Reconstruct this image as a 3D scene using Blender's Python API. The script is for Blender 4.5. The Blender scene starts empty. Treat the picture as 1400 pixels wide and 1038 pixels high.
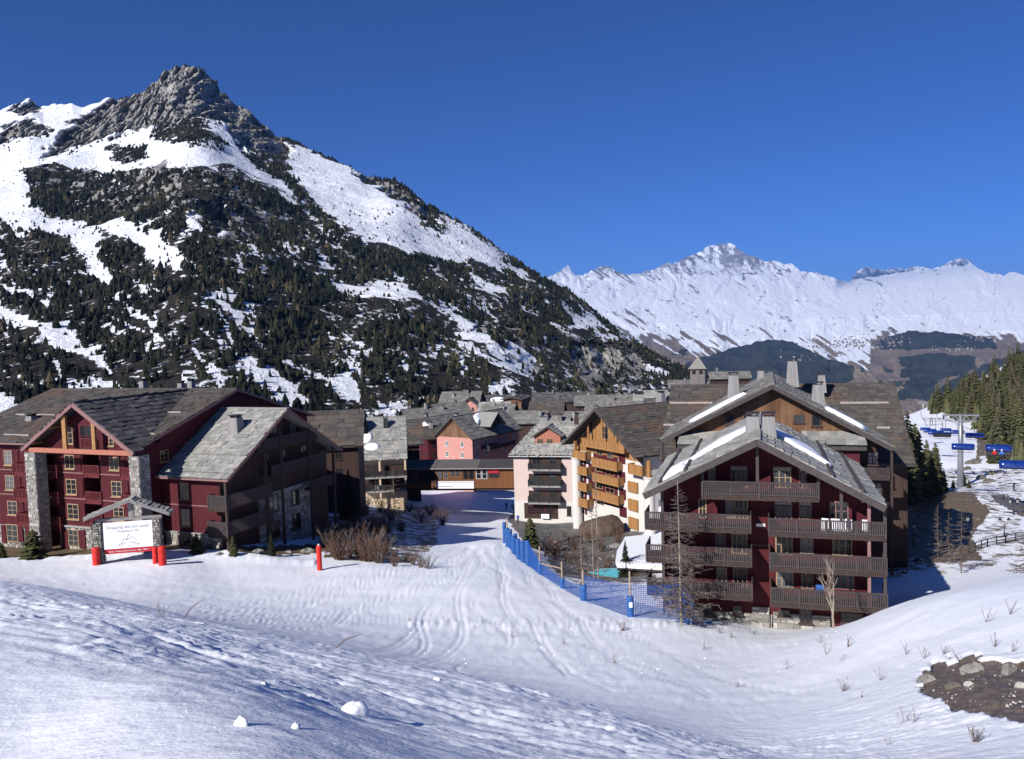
import bpy, math, random
import numpy as np
from mathutils import Vector, Matrix

# ------------------------------------------------------------------ camera, sky, sun, exposure
scene = bpy.context.scene
COL = scene.collection
FPX = 1128.0                      # focal length in photo pixels (1400 wide)
PITCH = math.radians(3.6)         # camera looks slightly down
ROLL = math.radians(1.8)          # and is held slightly askew
_f = np.array([0, math.cos(PITCH), -math.sin(PITCH)])
_u0 = np.array([0, math.sin(PITCH), math.cos(PITCH)])
_r0 = np.array([1.0, 0, 0])
_r = math.cos(ROLL) * _r0 - math.sin(ROLL) * _u0
_u = math.sin(ROLL) * _r0 + math.cos(ROLL) * _u0

cam = bpy.data.cameras.new('camera')
cam.sensor_fit = 'HORIZONTAL'; cam.sensor_width = 36.0
cam.lens = FPX / 1400 * 36.0
cam.clip_start = 0.1; cam.clip_end = 120000
camo = bpy.data.objects.new('camera', cam); COL.objects.link(camo)
camo.matrix_world = Matrix(((_r[0], _u[0], -_f[0], 0), (_r[1], _u[1], -_f[1], 0), (_r[2], _u[2], -_f[2], 0), (0, 0, 0, 1)))
scene.camera = camo

SUN_AZ = math.radians(43)         # to the left of straight behind the camera
SUN_EL = math.radians(33)
SDIR = Vector((-math.sin(SUN_AZ) * math.cos(SUN_EL), -math.cos(SUN_AZ) * math.cos(SUN_EL), math.sin(SUN_EL)))
world = bpy.data.worlds.new('World'); scene.world = world; world.use_nodes = True
wn = world.node_tree.nodes; wl = world.node_tree.links
sky = wn.new('ShaderNodeTexSky'); sky.sky_type = 'NISHITA'; sky.sun_disc = False
sky.sun_elevation = SUN_EL; sky.sun_rotation = math.atan2(SDIR.x, SDIR.y)
sky.altitude = 4000; sky.air_density = 0.75; sky.dust_density = 3.0; sky.ozone_density = 8.0
tint = wn.new('ShaderNodeMix'); tint.data_type = 'RGBA'; tint.blend_type = 'MULTIPLY'; tint.inputs[0].default_value = 1.0
tint.inputs[7].default_value = (0.46, 0.95, 1.48, 1)      # the deep blue of thin mountain air
wl.new(sky.outputs[0], tint.inputs[6]); wl.new(tint.outputs[2], wn['Background'].inputs[0])
wn['Background'].inputs[1].default_value = 0.058
sl = bpy.data.lights.new('sun', 'SUN'); sl.energy = 5.0; sl.angle = math.radians(0.5); sl.color = (1.0, 0.965, 0.91)
so = bpy.data.objects.new('sun', sl); COL.objects.link(so)
so.rotation_euler = SDIR.to_track_quat('Z', 'Y').to_euler()
so.location = (0, 0, 60)
scene.view_settings.view_transform = 'Standard'; scene.view_settings.look = 'None'
scene.view_settings.exposure = 0.37; scene.view_settings.gamma = 1.0
scene.render.engine = 'CYCLES'
scene.cycles.use_denoising = True
scene.cycles.max_bounces = 6; scene.cycles.diffuse_bounces = 1; scene.cycles.volume_bounces = 0; scene.cycles.transparent_max_bounces = 8
scene.cycles.volume_step_rate = 10

# ------------------------------------------------------------------ pixel <-> world helpers
def ray(px, py):
    a = (np.asarray(px, float) - 700) / FPX; b = (519 - np.asarray(py, float)) / FPX
    return _f + a[..., None] * _r + b[..., None] * _u
def P(px, py, Y):
    d = ray(px, py); s = Y / d[..., 1]
    return d * np.asarray(s)[..., None]
def pix(p):
    p = np.asarray(p, float)
    w = np.maximum(p @ _f, 1e-3)
    return 700 + FPX * (p @ _r) / w, 519 - FPX * (p @ _u) / w

# ------------------------------------------------------------------ noise
def _hash(ix, iy, seed):
    h = (ix.astype(np.int64) * 374761393 + iy.astype(np.int64) * 668265263 + seed * 1442695041) & 0xFFFFFFFF
    h = ((h ^ (h >> 13)) * 1274126177) & 0xFFFFFFFF
    return (h ^ (h >> 16)) & 0xFFFF
def perlin(x, y, seed=0):
    x = np.asarray(x, float); y = np.asarray(y, float)
    x0 = np.floor(x); y0 = np.floor(y); fx = x - x0; fy = y - y0
    u = fx * fx * fx * (fx * (fx * 6 - 15) + 10); v = fy * fy * fy * (fy * (fy * 6 - 15) + 10)
    def g(dx, dy):
        a = _hash(x0 + dx, y0 + dy, seed) * (2 * math.pi / 65536)
        return np.cos(a) * (fx - dx) + np.sin(a) * (fy - dy)
    n = (g(0, 0) * (1 - u) + g(1, 0) * u) * (1 - v) + (g(0, 1) * (1 - u) + g(1, 1) * u) * v
    return n * 1.5
def fbm(x, y, oct=4, seed=0, gain=0.5):
    s = 0; a = 1; t = 0
    for i in range(oct):
        s = s + a * perlin(x * 2 ** i, y * 2 ** i, seed + i * 17); t += a; a *= gain
    return s / t
def ridged(x, y, oct=4, seed=0, gain=0.5):
    s = 0; a = 1; t = 0
    for i in range(oct):
        s = s + a * (1 - 2 * np.abs(perlin(x * 2 ** i, y * 2 ** i, seed + i * 31))); t += a; a *= gain
    return s / t
def inpoly(px, py, poly):
    px = np.asarray(px, float); py = np.asarray(py, float)
    r = np.zeros(px.shape, bool); n = len(poly)
    for i in range(n):
        x1, y1 = poly[i]; x2, y2 = poly[(i + 1) % n]
        if y1 == y2: continue
        c = ((y1 > py) != (y2 > py)) & (px < (x2 - x1) * (py - y1) / (y2 - y1) + x1)
        r ^= c
    return r
def sstep(a, b, x):
    t = np.clip((x - a) / (b - a), 0, 1); return t * t * (3 - 2 * t)

# ------------------------------------------------------------------ object helpers
def link(o, parent=None):
    COL.objects.link(o)
    if parent is not None: o.parent = parent
    return o
def tag(o, label=None, cat=None, group=None, kind=None):
    if label: o['label'] = label
    if cat: o['category'] = cat
    if group: o['group'] = group
    if kind: o['kind'] = kind
    return o
def thing(name, label, cat, loc=(0, 0, 0), rz=0.0, group=None):
    o = bpy.data.objects.new(name, None); o.empty_display_size = 0.2
    o.location = loc; o.rotation_euler = (0, 0, rz); link(o)
    return tag(o, label, cat, group)
def grid_mesh(name, V, nr, nc, mat, attrs=None, smooth=True):
    """V: (nr*nc,3) row-major grid of vertices -> mesh object data"""
    i = np.arange(nr - 1)[:, None] * nc + np.arange(nc - 1)[None, :]
    F = np.stack([i, i + 1, i + nc + 1, i + nc], -1).reshape(-1, 4)
    return np_mesh(name, V, F, mat, attrs, smooth)
def np_mesh(name, V, F, mat, attrs=None, smooth=False):
    V = np.ascontiguousarray(V, np.float32); F = np.ascontiguousarray(F, np.int32)
    k = F.shape[1]
    me = bpy.data.meshes.new(name)
    me.vertices.add(len(V)); me.vertices.foreach_set('co', V.ravel())
    me.loops.add(F.size); me.loops.foreach_set('vertex_index', F.ravel())
    me.polygons.add(len(F))
    me.polygons.foreach_set('loop_start', np.arange(0, F.size, k, dtype=np.int32))
    me.polygons.foreach_set('use_smooth', np.full(len(F), smooth))
    if attrs:
        for an, (typ, arr) in attrs.items():
            at = me.attributes.new(an, typ, 'POINT')
            at.data.foreach_set('color' if 'COLOR' in typ else 'value', np.ascontiguousarray(arr, np.float32).ravel())
    me.update(calc_edges=True)
    if mat: me.materials.append(mat)
    return me
def copy_tree(o, parent=None):
    c = o.copy(); link(c, parent)
    for ch in o.children: copy_tree(ch, c)
    return c

class MB:
    """collects simple solids; build() links them as ONE mesh object"""
    def __init__(s): s.v = []; s.f = []
    def add(s, vs, fs):
        b = len(s.v); s.v += [tuple(map(float, q)) for q in vs]; s.f += [tuple(b + i for i in q) for q in fs]; return s
    def box(s, x0, x1, y0, y1, z0, z1):
        if x0 > x1: x0, x1 = x1, x0
        if y0 > y1: y0, y1 = y1, y0
        if z0 > z1: z0, z1 = z1, z0
        return s.add([(x0, y0, z0), (x1, y0, z0), (x1, y1, z0), (x0, y1, z0), (x0, y0, z1), (x1, y0, z1), (x1, y1, z1), (x0, y1, z1)],
                     [(0, 3, 2, 1), (4, 5, 6, 7), (0, 1, 5, 4), (1, 2, 6, 5), (2, 3, 7, 6), (3, 0, 4, 7)])
    def hexa(s, bot, top):
        return s.add(list(bot) + list(top), [(0, 3, 2, 1), (4, 5, 6, 7), (0, 1, 5, 4), (1, 2, 6, 5), (2, 3, 7, 6), (3, 0, 4, 7)])
    def extrude(s, poly, vec):
        n = len(poly); q = [tuple(np.add(p, vec)) for p in poly]
        return s.add(list(poly) + q, [tuple(range(n)), tuple(range(2 * n - 1, n - 1, -1))] + [(i, n + i, n + (i + 1) % n, (i + 1) % n) for i in range(n)])
    def bar(s, a, b, w, h=None, up=(0, 0, 1)):
        h = h or w
        a = Vector(a); b = Vector(b); d = (b - a).normalized(); up = Vector(up)
        if abs(d.dot(up)) > 0.98: up = Vector((0, 1, 0))
        r = d.cross(up).normalized() * (w / 2); u = r.cross(d).normalized() * (h / 2)
        return s.hexa([a - r - u, a + r - u, b + r - u, b - r - u], [a - r + u, a + r + u, b + r + u, b - r + u])
    def tube(s, pts, rad, n=6, cap=True):
        pts = [Vector(p) for p in pts]; b = len(s.v); m = len(pts)
        if not hasattr(rad, '__len__'): rad = [rad] * m
        for i, p in enumerate(pts):
            d = (pts[min(i + 1, m - 1)] - pts[max(i - 1, 0)]).normalized()
            up = Vector((0, 0, 1)) if abs(d.z) < 0.9 else Vector((1, 0, 0))
            r = d.cross(up).normalized(); u = r.cross(d)
            for k in range(n):
                t = 2 * math.pi * k / n
                s.v.append(tuple(p + (r * math.cos(t) + u * math.sin(t)) * rad[i]))
        for i in range(m - 1):
            for k in range(n):
                s.f.append((b + i * n + k, b + i * n + (k + 1) % n, b + (i + 1) * n + (k + 1) % n, b + (i + 1) * n + k))
        if cap and n > 2:
            s.f.append(tuple(b + k for k in range(n - 1, -1, -1))); s.f.append(tuple(b + (m - 1) * n + k for k in range(n)))
        return s
    def lathe(s, prof, c=(0, 0), n=10):
        b = len(s.v)
        for r, z in prof:
            for k in range(n):
                t = 2 * math.pi * k / n; s.v.append((c[0] + r * math.cos(t), c[1] + r * math.sin(t), z))
        for i in range(len(prof) - 1):
            for k in range(n): s.f.append((b + i * n + k, b + i * n + (k + 1) % n, b + (i + 1) * n + (k + 1) % n, b + (i + 1) * n + k))
        s.f.append(tuple(b + k for k in range(n - 1, -1, -1))); s.f.append(tuple(b + (len(prof) - 1) * n + k for k in range(n)))
        return s
    def mesh(s, name, mat, smooth=False):
        me = bpy.data.meshes.new(name); me.from_pydata(s.v, [], s.f)
        for m in (mat if isinstance(mat, (list, tuple)) else [mat]): me.materials.append(m)
        if smooth: me.polygons.foreach_set('use_smooth', [True] * len(me.polygons))
        me.update(); return me
    def build(s, name, mat, parent=None, kind=None, label=None, smooth=False):
        o = bpy.data.objects.new(name, s.mesh(name, mat, smooth)); link(o, parent)
        if kind: o['kind'] = kind
        if label: o['label'] = label
        return o

# ------------------------------------------------------------------ materials
MATS = {}
class NT:
    def __init__(s, name):
        s.m = bpy.data.materials.new(name); s.m.use_nodes = True; s.t = s.m.node_tree; s.n = s.t.nodes
        s.b = s.n['Principled BSDF']; MATS[name] = s.m
        s.co = None
    def new(s, t, **kw):
        n = s.n.new(t)
        for k, v in kw.items(): setattr(n, k, v)
        return n
    def l(s, a, b): s.t.links.new(a, b)
    def coord(s, which='Object', scale=(1, 1, 1), rot=(0, 0, 0)):
        tc = s.new('ShaderNodeTexCoord'); mp = s.new('ShaderNodeMapping')
        mp.inputs['Scale'].default_value = scale; mp.inputs['Rotation'].default_value = rot
        s.l(tc.outputs[which], mp.inputs[0]); return mp.outputs[0]
    def noise(s, vec, scale, detail=4, rough=0.55, dist=0.0):
        n = s.new('ShaderNodeTexNoise'); n.inputs['Scale'].default_value = scale; n.inputs['Detail'].default_value = detail
        n.inputs['Roughness'].default_value = rough; n.inputs['Distortion'].default_value = dist
        if vec is not None: s.l(vec, n.inputs['Vector'])
        return n.outputs[0]
    def ramp(s, fac, stops):
        r = s.new('ShaderNodeValToRGB'); e = r.color_ramp.elements
        while len(e) < len(stops): e.new(0.5)
        for el, (p, c) in zip(e, stops):
            el.position = p; el.color = (c, c, c, 1) if not hasattr(c, '__len__') else (*c, 1)
        s.l(fac, r.inputs[0]); return r.outputs[0]
    def math(s, op, a, b=None, c=None):
        n = s.new('ShaderNodeMath'); n.operation = op
        for i, q in enumerate((a, b, c)):
            if q is None: continue
            if isinstance(q, (int, float)): n.inputs[i].default_value = q
            else: s.l(q, n.inputs[i])
        return n.outputs[0]
    def mix(s, fac, a, b, mode='MIX'):
        n = s.new('ShaderNodeMix'); n.data_type = 'RGBA'; n.blend_type = mode
        if isinstance(fac, (int, float)): n.inputs[0].default_value = fac
        else: s.l(fac, n.inputs[0])
        for i, q in ((6, a), (7, b)):
            if hasattr(q, '__len__'): n.inputs[i].default_value = (*q, 1)
            else: s.l(q, n.inputs[i])
        return n.outputs[2]
    def attr(s, name):
        a = s.new('ShaderNodeAttribute'); a.attribute_name = name; return a
    def bump(s, h, strength=0.5, dist=0.05, prev=None):
        b = s.new('ShaderNodeBump'); b.inputs['Strength'].default_value = strength; b.inputs['Distance'].default_value = dist
        s.l(h, b.inputs['Height'])
        if prev is not None: s.l(prev, b.inputs['Normal'])
        return b.outputs[0]
    def out(s, color=None, rough=0.8, normal=None, spec=0.3, metal=0.0):
        if color is not None:
            if hasattr(color, '__len__'): s.b.inputs['Base Color'].default_value = (*color, 1)
            else: s.l(color, s.b.inputs['Base Color'])
        if isinstance(rough, (int, float)): s.b.inputs['Roughness'].default_value = rough
        else: s.l(rough, s.b.inputs['Roughness'])
        s.b.inputs['Specular IOR Level'].default_value = spec; s.b.inputs['Metallic'].default_value = metal
        if normal is not None: s.l(normal, s.b.inputs['Normal'])
        return s.m

def m_plain(name, col, rough=0.7, var=0.25, scale=3.0, spec=0.3, metal=0.0, bump=0.0):
    n = NT(name); v = n.coord(); k = n.noise(v, scale, 5)
    f = n.ramp(k, [(0.25, 1 - var), (0.75, 1 + var * 0.6)])
    c = n.mix(1.0, col, f, 'MULTIPLY')
    return n.out(c, rough, n.bump(k, bump, 0.05) if bump else None, spec, metal)
def m_boards(name, col, pitch=0.18, var=0.35, rough=0.75, col2=None, gap=0.35):
    """vertical boards: tone per board and a dark joint"""
    n = NT(name); tc = n.new('ShaderNodeTexCoord'); sp = n.new('ShaderNodeSeparateXYZ'); n.l(tc.outputs['Object'], sp.inputs[0])
    s = n.math('DIVIDE', n.math('ADD', sp.outputs[0], sp.outputs[1]), pitch)
    fl = n.math('FLOOR', s); fr = n.math('FRACT', s)
    wn_ = n.new('ShaderNodeTexWhiteNoise', noise_dimensions='1D'); n.l(fl, wn_.inputs['W'])
    k = n.noise(n.coord(scale=(3, 3, 0.5)), 2.5, 5)
    tone = n.math('ADD', n.math('MULTIPLY', wn_.outputs[0], var), n.math('MULTIPLY', k, var))
    tone = n.math('ADD', tone, 1 - var)
    j = n.math('LESS_THAN', fr, 0.09)
    tone = n.math('MULTIPLY', tone, n.math('SUBTRACT', 1.0, n.math('MULTIPLY', j, gap)))
    base = col if col2 is None else n.mix(n.ramp(n.noise(n.coord(scale=(1, 1, .35)), 0.6, 4), [(0.4, 0.0), (0.65, 1.0)]), col, col2)
    cmb = n.new('ShaderNodeCombineXYZ')
    for i in range(3): n.l(tone, cmb.inputs[i])
    c = n.mix(1.0, base, cmb.outputs[0], 'MULTIPLY')
    return n.out(c, rough, n.bump(n.math('SUBTRACT', 1.0, j), 0.4, 0.02), 0.25)
def m_slate(name, cols, rust=None, rough=0.75):
    n = NT(name); oi = n.new('ShaderNodeObjectInfo'); ge = n.new('ShaderNodeNewGeometry')
    rnd = n.math('FRACT', n.math('ADD', oi.outputs['Random'], ge.outputs['Random Per Island']))
    tc = n.new('ShaderNodeNewGeometry')
    k = n.noise(tc.outputs['Position'], 2.2, 5, 0.65); k2 = n.noise(tc.outputs['Position'], 0.22, 3)
    c = n.ramp(rnd, [(0.0, cols[0]), (0.5, cols[1]), (1.0, cols[2])])
    c = n.mix(1.0, c, n.ramp(k, [(0.25, 0.7), (0.75, 1.2)]), 'MULTIPLY')
    if rust: c = n.mix(n.ramp(k2, [(0.5, 0.0), (0.66, 0.75)]), c, rust)
    return n.out(c, rough, n.bump(k, 0.5, 0.04), 0.3)
def m_stone(name, cols, scale=2.6, rough=0.85):
    n = NT(name); oi = n.new('ShaderNodeNewGeometry')
    k = n.noise(oi.outputs['Position'], 3.0, 6, 0.6)
    c = n.ramp(oi.outputs['Random Per Island'], [(0.0, cols[0]), (0.4, cols[1]), (0.75, cols[2]), (1.0, cols[3])])
    c = n.mix(1.0, c, n.ramp(k, [(0.25, 0.65), (0.75, 1.2)]), 'MULTIPLY')
    return n.out(c, rough, n.bump(k, 0.6, 0.05), 0.25)

def m_snow(name, ground=False):
    n = NT(name)
    g = n.new('ShaderNodeNewGeometry'); pos = g.outputs['Position']
    k1 = n.noise(pos, 5.0, 5, 0.6); k2 = n.noise(pos, 0.9, 4, 0.6); k3 = n.noise(pos, 28.0, 3, 0.6)
    c = n.ramp(n.noise(pos, 0.08, 4), [(0.3, (0.82, 0.84, 0.905)), (0.7, (0.86, 0.875, 0.92))])
    h = n.math('ADD', n.math('MULTIPLY', k1, 0.5), n.math('ADD', n.math('MULTIPLY', k2, 0.9), n.math('MULTIPLY', k3, 0.12)))
    mp = n.new('ShaderNodeMapping'); mp.inputs['Rotation'].default_value = (0, 0, 0.45); mp.inputs['Scale'].default_value = (0.16, 2.4, 1.0); n.l(pos, mp.inputs[0])
    k5 = n.noise(mp.outputs[0], 1.0, 5, 0.6); h = n.math('ADD', h, n.math('MULTIPLY', k5, 0.45))
    nm = n.bump(h, 0.42, 0.12)
    if ground:
        a = n.attr('soil'); s = a.outputs['Color']
        sp = n.new('ShaderNodeSeparateColor'); n.l(s, sp.inputs[0])
        kk = n.noise(pos, 0.55, 8, 0.68)
        kf = n.noise(pos, 4.5, 5, 0.7)
        def edge(ch):  # broken edge of a bare patch
            return n.ramp(n.math('ADD', ch, n.math('MULTIPLY', n.math('SUBTRACT', kk, 0.5), 1.1)), [(0.44, 0.0), (0.54, 1.0)])
        soil = n.mix(n.ramp(kf, [(0.35, 0.0), (0.7, 1.0)]), (0.085, 0.064, 0.052), (0.21, 0.165, 0.135))
        c = n.mix(edge(sp.outputs[0]), c, soil)
        pav = n.mix(n.ramp(kf, [(0.3, 0.0), (0.7, 1.0)]), (0.085, 0.082, 0.08), (0.17, 0.165, 0.16))
        c = n.mix(edge(sp.outputs[1]), c, pav)
        grs = n.mix(n.ramp(kf, [(0.3, 0.0), (0.7, 1.0)]), (0.09, 0.062, 0.035), (0.2, 0.145, 0.085))
        c = n.mix(edge(sp.outputs[2]), c, grs)
        n.b.inputs['Subsurface Weight'].default_value = 0.0
    return n.out(c, 0.55, nm, 0.25)
# ================================================================== TERRAIN
rng = np.random.default_rng(7); random.seed(7)
# control points: pixel + distance along the view axis (metres)
GC = [
 # near bank the photographer stands on
 (0,1038,5.2),(180,1038,4.7),(350,1038,4.4),(480,1038,4.9),(700,1038,7.0),(200,950,6.3),(485,985,7.8),(60,885,8.6),(0,850,11.0),(300,905,10.8),(150,880,9.6),(330,960,6.4),(100,930,7.0),(700,1000,9.6),(900,1025,9.6),
 (0,800,26),(150,835,22.5),(300,860,19.5),(420,885,17.2),(520,905,15.8),(650,935,14.0),(800,975,12.6),(1000,1030,11),
 (-250,900,14),(-250,770,32),
 # piste beyond the bank
 (0,766,84),(0,790,71),(120,770,80),(240,774,78),(120,812,64),(300,820,65),(300,775,80),(430,860,52),(430,810,70),(600,905,45),(600,850,60),(800,950,37),(800,880,54),(1000,1000,29),
 (1000,900,50),(1000,862,60),(900,930,42),(900,850,62),(1130,860,60),(1100,940,38),
 # right hump
 (1212,832,52),(1290,814,47),(1400,806,42),(1330,930,27.5),(1400,1038,17.5),(1200,1038,21),(1060,1038,22.5),(1200,900,39),(1400,900,30),(1600,900,25),(1600,780,45),
 # behind the hump
 (1225,800,78),(1245,760,95),(1235,715,120),(1290,790,80),(1390,775,84),(1340,770,88),(1600,740,95),
 # street between the chalets
 (640,800,73),(640,750,104),(640,715,150),(640,696,174),(640,668,220),(580,800,73),(560,760,92),(520,775,82),(470,752,92),(480,730,106),(520,705,140),(500,690,160),
 (690,745,103),(745,785,83),(800,820,70.5),(860,842,65),(945,852,62),(700,715,150),
 (770,770,105),(760,735,130),(840,790,97),(745,716,158),(860,735,128),(900,790,88),
 # under the chalets
 (100,748,92),(220,750,86),(310,750,86),(400,748,92),(0,750,93),(-150,748,92),(1050,862,63),(1200,850,64),
 # right: dirt mound, road, lift line
 (1270,708,124),(1230,695,136),(1330,718,118),(1290,680,138),(1313,664,168),(1370,690,132),(1400,740,100),(1400,700,128),(1330,600,262),(1280,580,335),(1262,562,430),(1345,630,200),
 (1400,645,176),(1375,600,262),(1400,565,330),(1400,485,520),(1350,515,560),(1300,548,620),(1450,470,560),(1600,430,480),(1600,560,260),(1700,650,150),(1240,575,560),
 # village floor further back
 (640,640,300),(800,650,300),(560,660,240),(300,640,200),(300,612,330),(0,640,200),(0,622,330),(-300,640,220),(900,640,300),(1000,640,200),(1100,640,170),(900,608,520),(640,605,480),
 (300,602,480),(0,606,480),(-300,606,420),(1100,600,480),(1000,590,690),(1200,590,690),(640,602,690),(300,608,690),(0,612,690),(1350,580,800),(1500,560,800)]
_cp = np.array([P(a, b, c) for a, b, c in GC])
_cp = np.vstack([_cp, [(0, 0.5, -1.65), (-5, 1, -1.4), (6, 1, -2.6), (0, -6, -0.6), (-9, -5, 0.2), (9, -5, -2.4), (14, 4, -4.6), (-12, 6, -1.8)]])
def _uv(X, Y): return X / (Y + 12) * 3.0, np.log(Y + 12) * 1.5
def _tk(r2): return 0.5 * r2 * np.log(r2 + 1e-9)
_cu, _cv = _uv(_cp[:, 0], _cp[:, 1])
# interpolate the angle-like value z/(Y+12), which varies evenly over the view
_n = len(_cp); _K = _tk((_cu[:, None] - _cu) ** 2 + (_cv[:, None] - _cv) ** 2) + np.eye(_n) * 2e-4
_Pm = np.stack([np.ones(_n), _cu, _cv], 1)
_A = np.block([[_K, _Pm], [_Pm.T, np.zeros((3, 3))]])
_W = np.linalg.solve(_A, np.concatenate([_cp[:, 2] / (_cp[:, 1] + 12), np.zeros(3)]))
def ground(X, Y):
    X = np.asarray(X, float); Y = np.asarray(Y, float)
    u, v = _uv(X, Y); sh = u.shape; u = u.ravel(); v = v.ravel()
    s = _W[_n] + _W[_n + 1] * u + _W[_n + 2] * v
    for i in range(_n): s = s + _W[i] * _tk((u - _cu[i]) ** 2 + (v - _cv[i]) ** 2)
    return s.reshape(sh) * (Y + 12)
def gz(x, y): return float(ground(np.array([x]), np.array([y]))[0])
def hit(px, py, y0=3.0, y1=690.0):
    """where the ray of a pixel meets the ground"""
    Ys = np.exp(np.linspace(math.log(y0), math.log(y1), 900)); p = P(px, py, Ys)
    d = p[:, 2] - ground(p[:, 0], p[:, 1]); k = np.argmax(d < 0)
    if d[k] >= 0: k = len(Ys) - 1
    return Vector(p[k])

BANK = [(0,800),(150,835),(300,860),(420,885),(520,905),(650,935),(800,975),(1000,1030),(1060,1060),(-900,1300),(-900,700)]
def build_ground():
    a = np.log(np.concatenate([np.exp(np.linspace(math.log(9), math.log(44), 430)), np.exp(np.linspace(math.log(44), math.log(760), 270))[1:]]))
    nr = len(a); u = np.concatenate([np.linspace(-1.25, -0.66, 50)[:-1], np.linspace(-0.66, 0.66, 800), np.linspace(0.66, 1.25, 50)[1:]]); nc = len(u)
    D = np.exp(a)[:, None] * np.ones(nc); X = u * D; Y = D - 12
    Z = ground(X, Y)
    px, py = pix(np.stack([X, Y, Z], -1)); 
    dist = np.sqrt(X ** 2 + Y ** 2)
    # --- snow relief
    dl = 0.0
    near = 1 - sstep(24, 34, Y)                       # the wind-packed bank
    ca, sa = math.cos(0.5), math.sin(0.5)
    A = X * ca - Y * sa; B = X * sa + Y * ca
    sas = ridged(A * 0.5, B * 2.3, 4, 3)             # sastrugi lying along the slope
    warp = fbm(X * 0.8, Y * 0.8, 3, 9)
    lump = fbm(A * 1.3 + warp, B * 2.6, 4, 5)
    fine = fbm(X * 7, Y * 7, 2, 12)
    amp = near * (0.18 + 0.82 * sstep(4.5, 8.5, Y + 0.4 * X)) * np.clip(0.85 + 0.9 * fbm(X * .3, Y * .3, 2, 68), 0.5, 1.3)
    crust = np.clip(fbm(X * 4.6, Y * 4.6, 3, 61) - 0.12, 0, 1)     # broken crust clods
    dl = dl + amp * (0.07 * np.maximum(sas, -.2) + 0.065 * lump + 0.010 * fine + 0.14 * crust * np.clip(fbm(X * .5, Y * .5, 2, 66) + .35, 0, 1))
    # --- piste: soft rolls, ski ruts and groomer ribs
    mid = (1 - near) * (1 - sstep(120, 190, Y))
    dl = dl + mid * (0.10 * fbm(X * 0.12, Y * 0.3, 3, 21) + 0.035 * ridged(X * 0.25 + 0.3 * Y, Y * 1.1 - 0.2 * X, 3, 23) + 0.03 * fbm(X * 1.3, Y * 1.3, 3, 24))
    # trodden, lumpy band in front of the right chalet and the hump
    rough = inpoly(px, py, [(560,880),(760,852),(960,858),(1130,866),(1212,830),(1450,795),(1450,1045),(1150,1045),(980,975),(760,925)]) * (Y > 15) * (Y < 70)
    rough = rough * np.clip(0.45 + 1.2 * fbm(X * 0.15, Y * 0.15, 2, 31), 0, 1)
    dl = dl + rough * (0.10 * fbm(X * 0.9, Y * 0.9, 4, 33) - 0.10 * np.clip(fbm(X * 1.7, Y * 1.7, 2, 35), 0.15, 1))
    dl = dl + (1 - near) * sstep(100, 200, Y) * 0.5 * fbm(X * 0.08, Y * 0.08, 4, 41)
    # ploughed edge along the chalets' garden
    edge = np.exp(-((Y - 83.5 + 0.02 * X) / 1.3) ** 2) * (px < 430) * (px > -200)
    dl = dl + edge * (0.12 + 0.38 * np.clip(fbm(X * .7, Y * 1.3, 4, 51) + .1, 0, 1))
    edge2 = np.exp(-((py - (853 + 0.00 * px)) / 7.0) ** 2) * (px > 560) * (px < 930) * (Y > 40) * (Y < 80)
    dl = dl + edge2 * 0.35 * np.abs(fbm(X * 1.2, Y * 1.2, 3, 52))
    # groomer track with ribs crossing the piste
    ty = 838 - 0.018 * (px - 500) + 10 * np.sin((px - 300) / 160); tr = np.exp(-((py - ty) / 8.0) ** 4) * (px > 340) * (Y > 45) * (Y < 80)
    dl = dl + tr * 0.009 * np.sin(X * 15 + 2.5 * Y + 1.5 * fbm(X * .3, Y * .3, 2, 55))
    for sd, (c0, c1, c2) in enumerate(((0.9, 70, .35), (1.4, 66, .8), (0.5, 74, .3), (-0.6, 62, .4), (1.9, 58, .5), (0.2, 68, .6))):   # ski tracks
        tk = Y - c1 - c0 * 0.35 * X - 2.2 * np.sin(X * 0.11 * c2 + sd * 1.7); dl = dl - mid * 0.06 * np.exp(-(tk / 0.2) ** 2) * (fbm(X * .2, Y * .2, 2, 57 + sd) > -.1)
    tg = np.random.default_rng(21)
    for k in range(18):                                # tracks of skiers coming down the street
        xe_ = tg.uniform(-40, 14); s_ = np.clip((104 - Y) / 60, 0, 1.4); xc = -4 + tg.uniform(-3, 3) + (xe_ + 4) * s_ ** tg.uniform(1.0, 1.8) + tg.uniform(.3, 1.6) * np.sin(Y * tg.uniform(.12, .3) + k)
        for dx in (0, .42): dl = dl - 0.05 * np.exp(-((X - xc - dx) / 0.13) ** 2) * mid * (Y < 106) * (Y > 34 + 10 * tg.random())
    # dirt patch dug into the hump, mounds
    dp = inpoly(px + 16 * fbm(X * 1.3, Y * 1.3, 4, 71), py + 12 * fbm(X * 1.3, Y * 1.3, 4, 72), [(1255,922),(1275,906),(1330,896),(1372,905),(1460,898),(1460,990),(1395,985),(1350,975),(1300,972),(1285,955),(1262,948)]) * (Y > 18) * (Y < 40)
    dl = dl + dp * (-0.22 + 0.10 * fbm(X * 1.5, Y * 1.5, 4, 73))
    Z = Z + dl
    # --- bare ground: R soil, G paving / road, B dry grass
    soil = dp * 1.0
    wpx = px + 10 * fbm(X * .1, Y * .1, 3, 81); wpy = py + 5 * fbm(X * .1, Y * .1, 3, 82)
    def reg(poly, y0, y1): return inpoly(wpx, wpy, poly) & (Y > y0) & (Y < y1)
    grass = 0.66 * reg([(1205,745),(1225,690),(1260,668),(1330,672),(1350,700),(1330,735),(1345,765),(1310,800),(1285,770),(1250,765)], 90, 200)
    grass = np.maximum(grass, 0.46 * reg([(1210,690),(1250,640),(1400,640),(1400,760),(1300,800),(1200,790)], 85, 240))
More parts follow.
